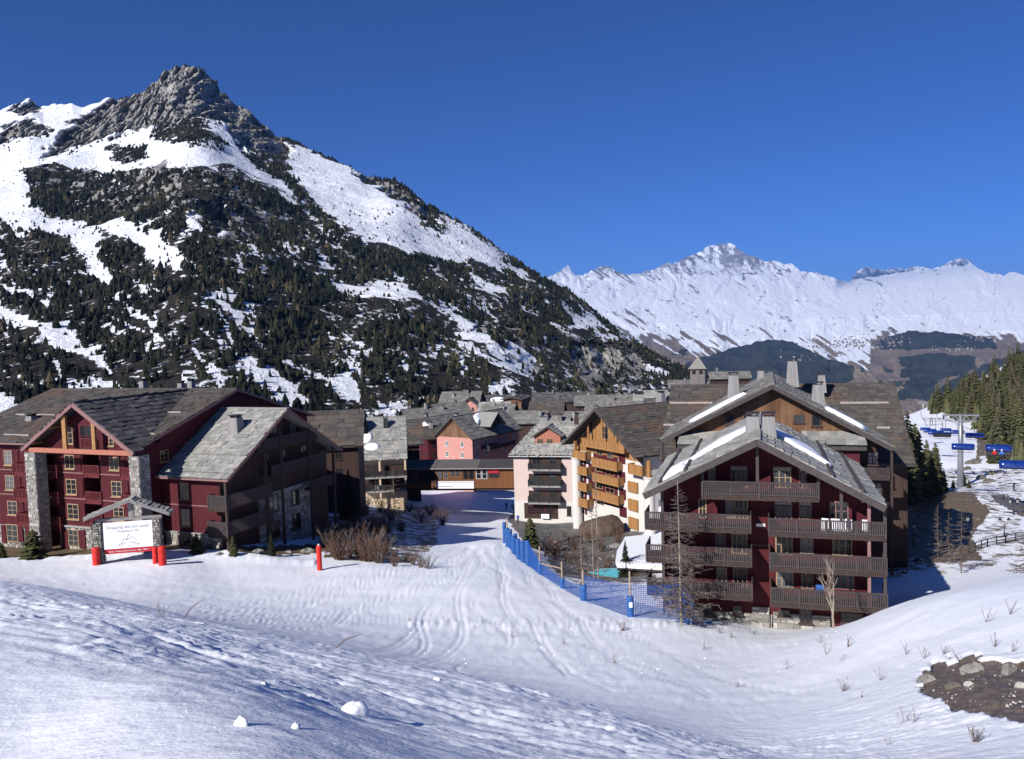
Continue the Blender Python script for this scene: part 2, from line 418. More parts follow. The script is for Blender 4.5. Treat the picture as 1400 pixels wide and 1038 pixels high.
    grass = np.maximum(grass, 0.9 * reg([(-200,744),(60,744),(330,747),(470,742),(430,757),(330,762),(240,765),(120,765),(-200,757)], 84.5, 99))
    grass = np.maximum(grass, 0.52 * reg([(440,705),(600,690),(600,742),(560,772),(440,765)], 85, 180))
    grass = np.maximum(grass, 0.62 * (Y > 210) * (Y < 480) * (px > 1335) * (py < 640))
    grass = np.maximum(grass, 0.75 * (Y > 190) * (px < 1225) * ~((px > 555) & (px < 712) & (Y < 330)))
    pave = 0.66 * reg([(700,690),(800,700),(880,720),(880,760),(840,790),(770,770),(720,745),(695,715)], 98, 240)
    pave = np.maximum(pave, 0.6 * reg([(735,745),(880,750),(900,800),(820,800),(770,790)], 84, 130))
    road = inpoly(px, py, [(1352,676),(1372,676),(1410,688),(1410,712),(1385,700),(1360,686)]) & (Y > 100) & (Y < 200)
    pave = np.maximum(pave, 1.0 * road)
    c = np.stack([soil, pave, grass, np.ones_like(soil)], -1).reshape(-1, 4)
    me = grid_mesh('snow_ground', np.stack([X, Y, Z], -1).reshape(-1, 3), nr, nc, m_snow('snow_field', True), {'soil': ('FLOAT_COLOR', c)})
    o = bpy.data.objects.new('snow_ground', me); link(o); tag(o, 'snow covered ground with piste, street and bare earth patches', kind='structure')
build_ground()

# ------------------------------------------------------------------ left mountain
SKY_L = [(-700,60,2500),(-400,110,2400),(-150,165,2250),(0,152,2120),(22,140,2100),(42,133,2095),(58,144,2090),(98,141,2050),(112,147,2030),(150,132,1990),(182,127,1960),(205,112,1920),(222,96,1905),(235,87,1900),(252,84,1900),(272,90,1890),(290,103,1880),(305,122,1870),(318,135,1850),(342,146,1830),(352,160,1810),(375,178,1790),(400,192,1770),(432,207,1740),(470,225,1690),(505,240,1650),(540,244,1610),(556,258,1590),(580,278,1560),(605,292,1530),(640,308,1490),(668,328,1450),(700,352,1410),(740,378,1360),(780,398,1310),(820,432,1250),(850,452,1200),(880,476,1150),(905,490,1110),(940,505,1070),(990,540,1040),(1060,590,1000)]
_s = np.array(SKY_L, float); _sp = P(_s[:, 0], _s[:, 1], 1.0)
SL_U, SL_E, SL_Y = _sp[:, 0], _sp[:, 2], _s[:, 2]
def PXU(px): return (px - 700) / FPX + 0.0
SNOW_L = [
 [(-400,140),(0,150),(100,145),(130,165),(70,205),(60,222),(30,235),(45,285),(90,300),(130,310),(165,300),(215,320),(270,385),(240,385),(200,365),(175,345),(135,330),(140,370),(155,392),(150,400),(110,360),(80,330),(40,318),(0,312),(-400,330)],
 [(60,222),(120,190),(190,185),(250,192),(300,185),(340,215),(390,255),(430,300),(470,345),(500,372),(470,355),(420,305),(380,268),(330,243),(260,222),(200,218),(150,225),(100,230)],
 [(385,195),(420,205),(470,228),(520,242),(545,262),(560,290),(600,320),(650,340),(690,360),(690,372),(650,362),(600,352),(560,352),(500,343),(450,300),(405,255),(392,225)],
 [(600,287),(640,312),(692,350),(690,365),(640,345),(610,322)],
 [(440,385),(480,392),(520,400),(500,382),(560,395),(600,420),(640,445),(690,480),(740,520),(735,530),(690,505),(640,475),(590,435),(540,425),(500,418),(460,402)],
 [(620,465),(660,480),(710,500),(740,530),(760,545),(720,530),(660,495)],
 [(660,385),(695,395),(692,405),(668,398)], [(700,418),(720,425),(740,445),(720,440)],
 [(-200,400),(0,415),(40,430),(100,470),(150,500),(140,515),(90,495),(40,465),(0,445),(-200,440)],
 [(160,415),(200,440),(225,465),(215,470),(180,450),(155,425)],
 [(330,490),(370,505),(410,530),(420,555),(390,560),(370,535),(340,510)],
 [(440,520),(480,525),(500,545),(490,560),(460,550)], [(-100,540),(0,540),(30,560),(40,580),(0,575),(-100,570)],
 [(245,292),(275,310),(280,325),(255,318)], [(300,318),(330,330),(325,340),(300,330)], [(395,350),(420,358),(415,366),(398,360)],
 [(280,500),(300,505),(320,530),(300,520)], [(520,560),(545,575),(540,585),(515,570)]]
ROCK_L = [
 [(190,105),(215,70),(250,50),(290,75),(325,110),(360,130),(395,190),(395,215),(370,215),(335,212),(305,178),(260,165),(210,172),(160,190),(100,207),(55,222),(100,172),(140,142)],
 [(15,150),(42,131),(62,145),(30,160)], [(8,178),(40,168),(66,172),(72,190),(40,196),(15,192)], [(0,190),(12,185),(18,200),(0,205)], [(240,290),(300,285),(330,320),(300,318),(270,300)],
 [(480,225),(520,236),(552,262),(590,285),(598,312),(570,295),(540,275),(500,250)], [(775,485),(820,478),(850,495),(845,525),(800,520)]]
CLIFF_L = [[(60,235),(160,235),(260,232),(330,265),(400,330),(380,350),(300,330),(240,300),(150,290),(70,265)], [(620,440),(780,470),(880,490),(880,560),(780,555),(680,500)]]
HOLE_L = [[(150,205),(195,200),(200,218),(150,220)], [(205,175),(260,165),(300,190),(305,205),(250,200),(210,190)], [(135,330),(180,340),(215,370),(225,385),(160,392),(140,362)]]
def mask_any(px, py, polys):
    r = np.zeros(np.shape(px), bool)
    for p in polys: r |= inpoly(px, py, p)
    return r
def cover(px, py, X, Y):
    """what grows or lies at a point of the left mountain: snow, rock, forest (0..1)"""
    wx = px + 26 * fbm(X * 0.016, Y * 0.016, 6, 101, .7); wy = py + 18 * fbm(X * 0.016, Y * 0.016, 6, 102, .7)
    sn = mask_any(wx, wy, SNOW_L); rk = mask_any(wx, wy, ROCK_L); hole = mask_any(wx, wy, HOLE_L); cl = mask_any(wx, wy, CLIFF_L)
    rdg = ridged((0.5 * px - 0.86 * py) / 26 + 0.5 * fbm(px / 40, py / 40, 3, 104), (0.86 * px + 0.5 * py) / 95, 3, 103); gate = fbm(px / 90, py / 60, 2, 105)
    sn2 = (rdg > 0.71 - 0.25 * gate) & (gate > -0.12) & ~cl & (py > 300)             # small streaks of snow among the trees
    hi = (py < 235) & (px < 340) & ~rk & ~hole
    snow = (sn | hi | sn2) & ~rk & ~hole
    return snow, rk, cl, sn2
MT = {}
def build_mountain():
    u = np.concatenate([np.linspace(-1.3, -0.68, 60)[:-1], np.linspace(-0.68, 0.30, 760)]); nc = len(u)
    er = np.interp(u, SL_U, SL_E); yr = np.interp(u, SL_U, SL_Y)
    # fine break-up of the skyline where it is rock
    dE = 0.0030 * fbm(u * 55, u * 0, 4, 111) * (u < 0.0) + 0.0014 * fbm(u * 130, u * 0, 3, 112)
    yb = np.interp(u, [-1.3, -0.3, 0.0, 0.2, 0.4], [330, 400, 470, 640, 760])
    zb = ground(u * yb, yb) - 4
    t = np.concatenate([np.linspace(0, 1, 330), 1 + np.linspace(0, 0.5, 14)[1:]]); nr = len(t)
    T = t[:, None]; tc = np.minimum(T, 1)
    ks = np.exp(-(np.arange(-45, 46) / 18.0) ** 2); ers = np.convolve(np.pad(er, 45, mode='edge'), ks / ks.sum(), mode='valid')
    zr = (ers + (er - ers) * np.minimum(T, 1) ** 7) * yr
    Y = yb + (yr - yb) * T
    g = 0.72 * tc + 0.28 * tc ** 2.2
    Z = zb + (zr - zb) * g
    Z = np.where(T > 1, zr - (Y - yr) * 0.55, Z) + dE * yr * np.minimum(T, 1) ** 30
    X = u * Y
    win = np.clip(tc * 6, 0, 1) * np.clip((1 - tc) * 5, 0, 1) * (T <= 1)
    px, py = pix(np.stack([X, Y, Z], -1))
    # gullies and ribs running down the fall line
    rx = X - 0.35 * Y; ry = Y + 0.35 * X
    Z = Z + win * (16 * ridged(rx / 260, ry / 700, 2, 121, .4) + 5 * fbm(X / 60, Y / 60, 3, 122))
    snow, rk, cl, sn2 = cover(px, py, X, Y)
    rkf = rk.astype(float)
    for _ in range(2):
        rkf[1:-1, 1:-1] = (rkf[:-2, 1:-1] + rkf[2:, 1:-1] + rkf[1:-1, :-2] + rkf[1:-1, 2:] + rkf[1:-1, 1:-1]) / 5
    crag = ridged(X / 30 + 0.35 * fbm(X / 30, Z / 30, 3, 5) + Z / 150, Z / 140, 5, 123, 0.58)
    Y2 = Y + rkf * (T <= 1) * (46 * crag + 9 * ridged(X / 10, Z / 50, 3, 124) + 12 * ridged(X / 60, Z / 16, 3, 127))
    clf = cl.astype(float) * win
    Y2 = Y2 + clf * (16 * ridged(X / 40, Z / 30, 4, 125))
    X2 = u * Y2
    V = np.stack([X2, Y2, Z], -1)
    bare = fbm(X / 30, Y / 60, 4, 126)
    c = np.stack([np.maximum(rkf, 0.55 * cl * (bare > 0.05)), np.where(snow, 0.0, 1.0), 0.5 + 0.5 * bare, np.ones_like(rkf)], -1)
    n = NT('mountain_side'); a = n.attr('cover'); sp = n.new('ShaderNodeSeparateColor'); n.l(a.outputs['Color'], sp.inputs[0])
    ge = n.new('ShaderNodeNewGeometry'); pos = ge.outputs['Position']
    k1 = n.noise(pos, 0.045, 6, 0.68); k2 = n.noise(pos, 0.16, 5, 0.7); k3 = n.noise(pos, 0.012, 4)
    mp = n.new('ShaderNodeMapping'); mp.inputs['Scale'].default_value = (1, 1, 0.3); n.l(pos, mp.inputs[0])
    k4 = n.noise(mp.outputs[0], 0.06, 6, 0.66, 0.8)
    rock = n.mix(n.ramp(k4, [(0.34, 0.0), (0.68, 1.0)]), (0.15, 0.145, 0.14), (0.40, 0.385, 0.365))
    rock = n.mix(n.ramp(k3, [(0.54, 0.0), (0.68, 0.35)]), rock, (0.30, 0.23, 0.17))
    scrub = n.mix(n.ramp(k2, [(0.3, 0.0), (0.7, 1.0)]), (0.011, 0.011, 0.009), (0.045, 0.040, 0.032))
    # patches of snow lying between the trees
    mq = n.new('ShaderNodeMapping'); mq.inputs['Rotation'].default_value = (0, 0, -0.4); mq.inputs['Scale'].default_value = (1.0, 0.28, 0.5); n.l(pos, mq.inputs[0])
    k6 = n.noise(mq.outputs[0], 0.085, 6, 0.7)
    sc = n.ramp(n.math('ADD', n.math('MULTIPLY', k6, 0.6), n.math('MULTIPLY', k2, 0.45)), [(0.575, 0.0), (0.61, 1.0)])
    scrub = n.mix(sc, scrub, (0.84, 0.86, 0.9))
    snowc = n.mix(n.ramp(k2, [(0.68, 0.0), (0.73, 1.0)]), (0.76, 0.78, 0.84), (0.12, 0.1, 0.08))
    rs = n.mix(n.ramp(k1, [(0.66, 0.0), (0.7, 1.0)]), rock, (0.84, 0.86, 0.9))
    e = n.math('ADD', sp.outputs[1], n.math('MULTIPLY', n.math('SUBTRACT', k2, 0.5), 1.2))
    c_ = n.mix(n.ramp(e, [(0.42, 0.0), (0.55, 1.0)]), snowc, scrub)
    e2 = n.math('ADD', sp.outputs[0], n.math('MULTIPLY', n.math('SUBTRACT', k2, 0.5), 0.9))
    c_ = n.mix(n.ramp(e2, [(0.38, 0.0), (0.5, 1.0)]), c_, rs)
    nm = n.bump(n.math('ADD', k2, n.math('MULTIPLY', k4, 1.5)), 0.7, 4.0)
    n.out(c_, 0.9, nm, 0.1)
    me = grid_mesh('mountain', V.reshape(-1, 3), nr, nc, n.m, {'cover': ('FLOAT_COLOR', c.reshape(-1, 4))})
    o = bpy.data.objects.new('mountain', me); link(o); tag(o, 'steep rocky mountain with snowfields and dark forest', kind='structure')
    MT.update(V=V, nr=nr, nc=nc, snow=snow, rk=rk, cl=cl, px=px, py=py)
build_mountain()

# ------------------------------------------------------------------ far range across the valley
SKY_F = [(620,385,24000),(700,384,24000),(750,379,24000),(762,374,24000),(772,366,24000),(777,364,24000),(785,376,24200),(797,378,24500),(808,371,25000),(822,365,25200),(834,366,25500),(845,373,26000),(860,377,26000),(878,374,26500),(895,369,27000),(912,361,27500),(926,360,28000),(940,352,28500),(955,347,29000),(966,338,29200),(980,335,29300),(1001,334,29300),(1010,342,29300),(1022,350,29300),(1034,353,29300),(1047,359,29300),(1060,357,29500),(1072,363,29500),(1082,361,29600),(1095,372,29600),(1115,374,29600),(1140,381,29600),(1160,387,30000),(1172,372,32000),(1185,367,32500),(1198,370,32800),(1212,372,33000),(1225,367,33000),(1240,370,33200),(1252,366,33300),(1265,368,33300),(1276,370,33300),(1290,364,33300),(1305,357,33300),(1318,354,33300),(1326,358,33300),(1335,368,33300),(1350,376,33300),(1372,378,33300),(1385,374,33300),(1400,378,33300),(1500,372,33300),(1700,380,33000),(2000,370,33000)]
FOREST_F = [[(935,500),(965,487),(1000,476),(1050,464),(1085,468),(1110,480),(1130,492),(1165,500),(1168,518),(1150,530),(1060,545),(900,545)],
 [(1190,470),(1215,460),(1245,452),(1290,455),(1360,462),(1365,478),(1300,476),(1240,478),(1205,478)],
 [(1225,487),(1290,484),(1335,487),(1336,502),(1310,512),(1285,520),(1270,548),(1245,545),(1235,525),(1250,508),(1230,497)],
 [(1230,505),(1248,500),(1245,515),(1232,517)], [(1225,535),(1245,528),(1250,545),(1228,548)], [(1270,545),(1300,520),(1345,500),(1420,470),(1420,640),(1260,640)]]
PLAT_F = [[(1140,470),(1180,455),(1230,440),(1150,430),(1080,428),(1085,455)]]
def build_far():
    s = np.array(SKY_F, float); sp_ = P(s[:, 0], s[:, 1], 1.0)
    u = np.concatenate([np.linspace(-0.12, 0.62, 860), np.linspace(0.62, 1.15, 60)[1:]]); nc = len(u)
    es = np.interp(u, sp_[:, 0], sp_[:, 2]); ys = np.interp(u, sp_[:, 0], s[:, 2])
    dE = 0.0020 * fbm(u * 160, u * 0, 4, 201) + 0.0014 * ridged(u * 70, u * 0, 3, 203) + 0.0016 * ridged(u * 120, u * 0 + .5, 3, 204) * sstep(0.41, 0.43, u)
    e0 = -190 / FPX
    t = np.concatenate([np.linspace(0, 1, 330), [1.02]]); nr = len(t); T = t[:, None]
    E = np.minimum(e0 + (112 / FPX - e0) * np.minimum(T, 1) * np.ones_like(u), es + dE)
    jor = sstep(0.392, 0.418, u)                         # the range beyond the right-hand snow shoulder
    Y = np.interp(E * FPX, [-190, -120, -60, -25, 0, 30, 60, 90, 120], [4500, 5500, 7000, 8600, 10500, 14500, 20500, 26000, 30000])
    crest = (38 + 20 * (u - 0.42) / 0.2)
    back = sstep(-2, 16, E * FPX - crest) * jor
    Y = np.maximum(Y * (1 - back) + ys * 0.95 * back, 0)
    X = u * Y
    px, py = pix(np.stack([X, Y, E * Y], -1))
    up = sstep(25, 60, E * FPX)
    wob = fbm(px / 60, py / 60, 3, 211) * 1.4
    # spurs and couloirs slanting down to the right
    rel = 0.040 * ridged(px / 58 + 0.5 * wob - py / 90, py / 75 + 0.2 * px / 64, 6, 212, 0.6) * (0.7 + 0.5 * up) + 0.006 * ridged((0.6 * px - 0.8 * py) / 11, (0.8 * px + 0.6 * py) / 40, 3, 213) * (0.5 + up)
    rel = rel + 0.028 * fbm(px / 170, py / 60, 3, 214)
    Y = Y * (1 + rel)
    Z = E * Y; X = u * Y
    Z[-1] = Z[-2] - 400; Y[-1] = Y[-2] + 1500; X[-1] = u * Y[-1]
    V = np.stack([X, Y, Z], -1)
    # --- cover
    n1 = fbm(px / 26, py / 12, 4, 221)
    line = np.interp(px, [740, 840, 870, 900, 960, 1010, 1060, 1110, 1140, 1170, 1200, 1250, 1300, 1400], [420, 424, 428, 434, 446, 456, 452, 450, 460, 468, 458, 451, 453, 458])
    str_ = ridged(px / 16 - py / 12, py / 60 + px / 200, 3, 222)          # slanting snow tongues below the snow line
    meadow = sstep(-26, 20, py - line + 22 * n1 - 16 * np.clip(str_, 0, 1))
    stripe = np.clip(str_ - 0.1, 0, 1) * (py < line + 45) * (px < 1190)
    meadow = np.clip(meadow - 1.6 * stripe * (meadow < 0.999) - 0.9 * stripe, 0, 1)
    fst = mask_any(px + 7 * fbm(px / 14, py / 14, 3, 223), py + 4 * fbm(px / 14, py / 14, 3, 224), FOREST_F).astype(float)
    for _ in range(3): fst[1:-1, 1:-1] = (fst[:-2, 1:-1] + fst[2:, 1:-1] + fst[1:-1, :-2] + fst[1:-1, 2:] + fst[1:-1, 1:-1]) / 5
    fst = np.maximum(fst, ((fbm(px / 30, py / 14, 3, 225) > 0.28) & (py > line + 30)) * 0.9)
    rock = sstep(0.20, 0.52, ridged(px / 15 - py / 40, py / 22, 5, 226, .6) + 0.25 * sstep(985, 1010, px) * sstep(1050, 1015, px)) * sstep(34, 84, E * FPX) * 0.58
    q1 = (0.55 * px - 0.83 * py) / 9; q2 = (0.83 * px + 0.55 * py) / 34; rock = rock + sstep(0.64, 0.84, ridged(q1, q2, 4, 227)) * 0.56 * (E * FPX > -22) * (fbm(px / 60, py / 30, 2, 229) > -.12) * (px < 1215) + sstep(0.80, 0.92, ridged((0.4 * px + 0.9 * py) / 10, px / 40, 3, 228)) * 0.5 * (E * FPX > -22) * (px >= 1180)
    c = np.stack([np.clip(rock, 0, 1), meadow, fst, np.ones_like(fst)], -1)
    n = NT('far_range'); a = n.attr('cover'); sp = n.new('ShaderNodeSeparateColor'); n.l(a.outputs['Color'], sp.inputs[0])
    ge = n.new('ShaderNodeNewGeometry'); pos = ge.outputs['Position']
    k1 = n.noise(pos, 0.004, 6, 0.65); k2 = n.noise(pos, 0.0012, 5, 0.65)
    snow = (0.70, 0.735, 0.82)
    med = n.mix(n.ramp(k1, [(0.3, 0.0), (0.7, 1.0)]), (0.105, 0.082, 0.068), (0.21, 0.165, 0.12))
    c_ = n.mix(n.ramp(n.math('ADD', sp.outputs[0], n.math('MULTIPLY', n.math('SUBTRACT', k1, 0.5), 0.9)), [(0.35, 0.0), (0.6, 1.0)]), snow, (0.16, 0.145, 0.14))
    c_ = n.mix(n.ramp(n.math('ADD', sp.outputs[1], n.math('MULTIPLY', n.math('SUBTRACT', k1, 0.5), 0.7)), [(0.42, 0.0), (0.56, 1.0)]), c_, med)
    c_ = n.mix(n.ramp(n.math('ADD', sp.outputs[2], n.math('MULTIPLY', n.math('SUBTRACT', n.noise(pos, 0.006, 6, 0.75), 0.5), 1.5)), [(0.42, 0.0), (0.58, 1.0)]), c_, n.mix(n.ramp(k1, [(0.3, 0.0), (0.7, 1.0)]), (0.008, 0.013, 0.010), (0.045, 0.048, 0.03)))
    n.out(c_, 0.9, n.bump(k1, 0.5, 60.0), 0.1)
    me = grid_mesh('far_mountains', V.reshape(-1, 3), nr, nc, n.m, {'cover': ('FLOAT_COLOR', c.reshape(-1, 4))})
    o = bpy.data.objects.new('far_mountains', me); link(o); tag(o, 'high snow peaks and wooded slopes across the valley', kind='structure')
    MT['far'] = (V, px, py)
build_far()
# ================================================================== BUILDINGS
m_boards('red_boards', (0.078, 0.0105, 0.016)); m_boards('maroon_boards', (0.085, 0.012, 0.02), 0.12)
m_boards('brown_boards', (0.115, 0.055, 0.028), 0.22, col2=(0.20, 0.115, 0.065)); m_boards('dark_boards', (0.055, 0.032, 0.026))
m_boards('orange_boards', (0.33, 0.165, 0.062), 0.22, 0.35); m_boards('panel_brown', (0.165, 0.068, 0.027), 0.6, 0.2)
m_boards('grey_boards', (0.17, 0.15, 0.145), 0.12, 0.3); m_boards('silver_boards', (0.25, 0.24, 0.24), 0.16, 0.3)
m_plain('rail_wood', (0.062, 0.050, 0.051), 0.8, 0.3, 6); m_plain('red_rail', (0.12, 0.02, 0.024), 0.75); m_plain('orange_wood', (0.36, 0.19, 0.075), 0.7)
m_plain('fascia', (0.068, 0.058, 0.058), 0.8, 0.3); m_plain('fascia_red', (0.24, 0.13, 0.125), 0.7, 0.2); m_plain('beam_pink', (0.40, 0.15, 0.10), 0.7, 0.2)
m_plain('tan_frame', (0.36, 0.25, 0.15), 0.6, 0.15); m_plain('dark_frame', (0.06, 0.04, 0.035), 0.6); m_plain('white_frame', (0.7, 0.7, 0.7), 0.6, 0.1)
m_plain('pink_plaster', (0.60, 0.475, 0.44), 0.9, 0.08, 1.0); m_plain('rose_plaster', (0.52, 0.25, 0.215), 0.9, 0.1, 1.0); m_plain('white_plaster', (0.62, 0.585, 0.56), 0.9, 0.08, 1.0)
m_plain('beige_plaster', (0.62, 0.48, 0.33), 0.9, 0.1, 1.0); m_plain('concrete', (0.30, 0.29, 0.28), 0.9, 0.2); m_plain('mortar', (0.26, 0.245, 0.23), 0.95, 0.3)
m_plain('wood_dark', (0.05, 0.034, 0.03), 0.8); m_plain('cap_dark', (0.035, 0.033, 0.035), 0.7); m_plain('deck_dark', (0.06, 0.055, 0.055), 0.9)
m_plain('metal_grey', (0.27, 0.28, 0.30), 0.45, 0.12, 4, 0.5, 0.6); m_plain('metal_dark', (0.03, 0.03, 0.033), 0.5); m_plain('gutter', (0.35, 0.30, 0.28), 0.5, 0.15)
m_plain('panel_red', (0.45, 0.02, 0.035), 0.6, 0.1); m_plain('pad_red', (0.62, 0.025, 0.02), 0.5, 0.2, 5); m_plain('pad_blue', (0.028, 0.10, 0.31), 0.5, 0.2, 5)
m_plain('board_white', (0.82, 0.83, 0.88), 0.5, 0.03); m_plain('ink', (0.10, 0.10, 0.12), 0.7, 0.1); m_plain('ink_grey', (0.32, 0.32, 0.36), 0.7, 0.1)
m_plain('turquoise', (0.08, 0.52, 0.64), 0.15, 0.1); m_plain('pole_wood', (0.36, 0.28, 0.20), 0.8, 0.2)
m_snow('snow_cap')
m_slate('slate_light', [(0.22, 0.22, 0.21), (0.29, 0.285, 0.265), (0.37, 0.355, 0.325)])
m_slate('slate_mid', [(0.13, 0.127, 0.12), (0.175, 0.168, 0.155), (0.23, 0.22, 0.20)])
m_slate('slate_brown', [(0.062, 0.056, 0.05), (0.085, 0.076, 0.068), (0.115, 0.103, 0.092)], (0.12, 0.075, 0.052))
m_slate('slate_dark', [(0.05, 0.047, 0.048), (0.085, 0.08, 0.08), (0.13, 0.122, 0.118)])
m_stone('stone', [(0.16, 0.15, 0.14), (0.27, 0.255, 0.235), (0.38, 0.36, 0.33), (0.50, 0.48, 0.45)])
def _glass():
    n = NT('glass_dark'); oi = n.new('ShaderNodeObjectInfo')
    n.out(n.ramp(oi.outputs['Random'], [(0.0, (0.008, 0.009, 0.011)), (0.55, (0.018, 0.02, 0.024)), (0.8, (0.05, 0.055, 0.065)), (1.0, (0.15, 0.16, 0.18))]), 0.08, None, 0.6)
_glass()
n_ = NT('net_blue'); n_.out((0.014, 0.08, 0.32), 0.7)
M = MATS

class Fr:
    """a building's frame: origin at a pixel and distance, local x along the front, y into depth"""
    def __init__(s, name, label, cat, px, py, Y, a, group=None):
        s.o = np.array(P(px, py, Y)); s.rz = -math.radians(a); s.c = math.cos(s.rz); s.s = math.sin(s.rz)
        s.root = thing(name, label, cat, tuple(s.o), s.rz, group)
    def loc(s, p):
        d = np.asarray(p) - s.o; return np.array([s.c * d[0] + s.s * d[1], -s.s * d[0] + s.c * d[1], d[2]])
    def wor(s, p):
        return np.array([s.c * p[0] - s.s * p[1], s.s * p[0] + s.c * p[1], p[2]]) + s.o
    def _rl(s, px, py):
        d = np.array(ray(px, py)); return s.loc(np.zeros(3)), np.array([s.c * d[0] + s.s * d[1], -s.s * d[0] + s.c * d[1], d[2]])
    def onY(s, px, py, y):
        o, d = s._rl(px, py); t = (y - o[1]) / d[1]; q = o + t * d; return q[0], q[2]
    def onX(s, px, py, x):
        o, d = s._rl(px, py); t = (x - o[0]) / d[0]; q = o + t * d; return q[1], q[2]
    def rect(s, x0, y0, x1, y1, y):
        a = s.onY(x0, (y0 + y1) / 2, y)[0]; b = s.onY(x1, (y0 + y1) / 2, y)[0]
        zt = s.onY((x0 + x1) / 2, y0, y)[1]; zb = s.onY((x0 + x1) / 2, y1, y)[1]; return a, b, zb, zt
    def rectX(s, x0, y0, x1, y1, x):
        a = s.onX(x0, (y0 + y1) / 2, x)[0]; b = s.onX(x1, (y0 + y1) / 2, x)[0]
        zt = s.onX((x0 + x1) / 2, y0, x)[1]; zb = s.onX((x0 + x1) / 2, y1, x)[1]; return a, b, zb, zt
    def gnd(s, x, y):
        w = s.wor((x, y, 0)); return gz(w[0], w[1]) - s.o[2]

_slabv = {}
def slab_mesh(mat, k):
    key = (mat, k)
    if key not in _slabv:
        r = random.Random(k * 7 + 1); j = lambda a: r.uniform(-a, a)
        b = MB()
        bot = [(-0.5 + j(.06), -0.56 + j(.10), .03), (0.5 + j(.06), -0.56 + j(.10), .03), (0.5 + j(.05), 0.5, -.02), (-0.5 + j(.05), 0.5, -.02)]
        b.hexa(bot, [(x, y, z + 0.065 + r.uniform(0, .03)) for x, y, z in bot])
        _slabv[key] = b.mesh('roof_slab', M[mat])
    return _slabv[key]
def slates(parent, A, B, C, D, w, l, mat, parts=False, seed=0):
    """stone slabs in courses on the slope A-B (eave) to D-C (ridge)"""
    A, B, C, D = map(lambda q: Vector(map(float, q)), (A, B, C, D)); r = random.Random(seed)
    up = (D - A).normalized(); e0 = (B - A).normalized(); nrm = e0.cross(up).normalized()
    if nrm.z < 0: nrm = -nrm
    xax = up.cross(nrm).normalized(); L = (D - A).length; nrow = max(1, round(L / l)); rl = L / nrow; out = []
    for i in range(nrow):
        f = (i + 0.5) / nrow; p = A.lerp(D, f); q = B.lerp(C, f); wd = (q - p).length
        if wd < 0.3: continue
        s = -r.uniform(0, w * 0.8)
        while s < wd - 0.05:
            ww = w * r.uniform(0.6, 1.45); a = max(s, 0); b = min(s + ww, wd); s += ww
            if b - a < 0.12: continue
            c = p + (q - p).normalized() * (a + b) / 2 + nrm * 0.03 * r.random()
            tilt = r.uniform(-0.02, 0.02)
            X = xax * (b - a - 0.02); U = (up + nrm * tilt) * rl * 1.06; N = nrm * r.uniform(0.8, 1.5)
            out.append(Matrix(((X.x, U.x, N.x, c.x), (X.y, U.y, N.y, c.y), (X.z, U.z, N.z, c.z), (0, 0, 0, 1))))
    np_ = 300 if parts else 0
    for m in out[:np_]:
        o = bpy.data.objects.new('roof_slab', slab_mesh(mat, r.randrange(8))); link(o, parent); o.matrix_basis = m
    if len(out) > np_:
        b = MB()
        for m in out[np_:]:
            me = slab_mesh(mat, r.randrange(8))
            b.add([m @ v.co for v in me.vertices], [tuple(p.vertices) for p in me.polygons])
        b.build('slab_covering', M[mat], parent, kind='stuff')
    return out
def deck(fr, parent, name, A, B, C, D, th=0.22, mat='deck_dark'):
    A, B, C, D = [Vector(map(float, q)) for q in (A, B, C, D)]; n = (B - A).cross(D - A).normalized()
    if n.z < 0: n = -n
    return MB().hexa([q - n * th for q in (A, B, C, D)], [A, B, C, D]).build(name, M[mat], parent)
def board(parent, name, a, b, w, h, mat):
    return MB().bar(a, b, w, h).build(name, M[mat], parent)
def roofY(fr, xl, xm, xr, y0, y1, zl, zm, zr, mat, w=1.0, l=0.9, parts='', seed=1, fas='fascia', fh=0.34, left=True, right=True):
    """gable roof, ridge along local y"""
    R = fr.root; y1l = y1r = y1
    if left:
        d = deck(fr, R, 'roof', (xl, y1, zl), (xl, y0, zl), (xm, y0, zm), (xm, y1, zm))
        slates(d, (xl, y1, zl), (xl, y0, zl), (xm, y0, zm), (xm, y1, zm), w, l, mat, 'l' in parts, seed)
    if right:
        d2 = deck(fr, R, 'roof', (xr, y0, zr), (xr, y1, zr), (xm, y1, zm), (xm, y0, zm))
        slates(d2, (xr, y0, zr), (xr, y1, zr), (xm, y1, zm), (xm, y0, zm), w, l, mat, 'r' in parts, seed + 5)
    for x, z in ((xl, zl), (xr, zr)):
        board(R, 'verge_board', (x, y0 - 0.03, z - fh * .45), (xm, y0 - 0.03, zm - fh * .45), 0.09, fh, fas)
        board(R, 'eave_board', (x, y0, z - 0.16), (x, y1, z - 0.16), 0.06, 0.2, fas)
    b = MB().bar((xm, y0, zm + .07), (xm, y1, zm + .07), 0.5, 0.1); b.build('ridge_cap', M[mat], R)
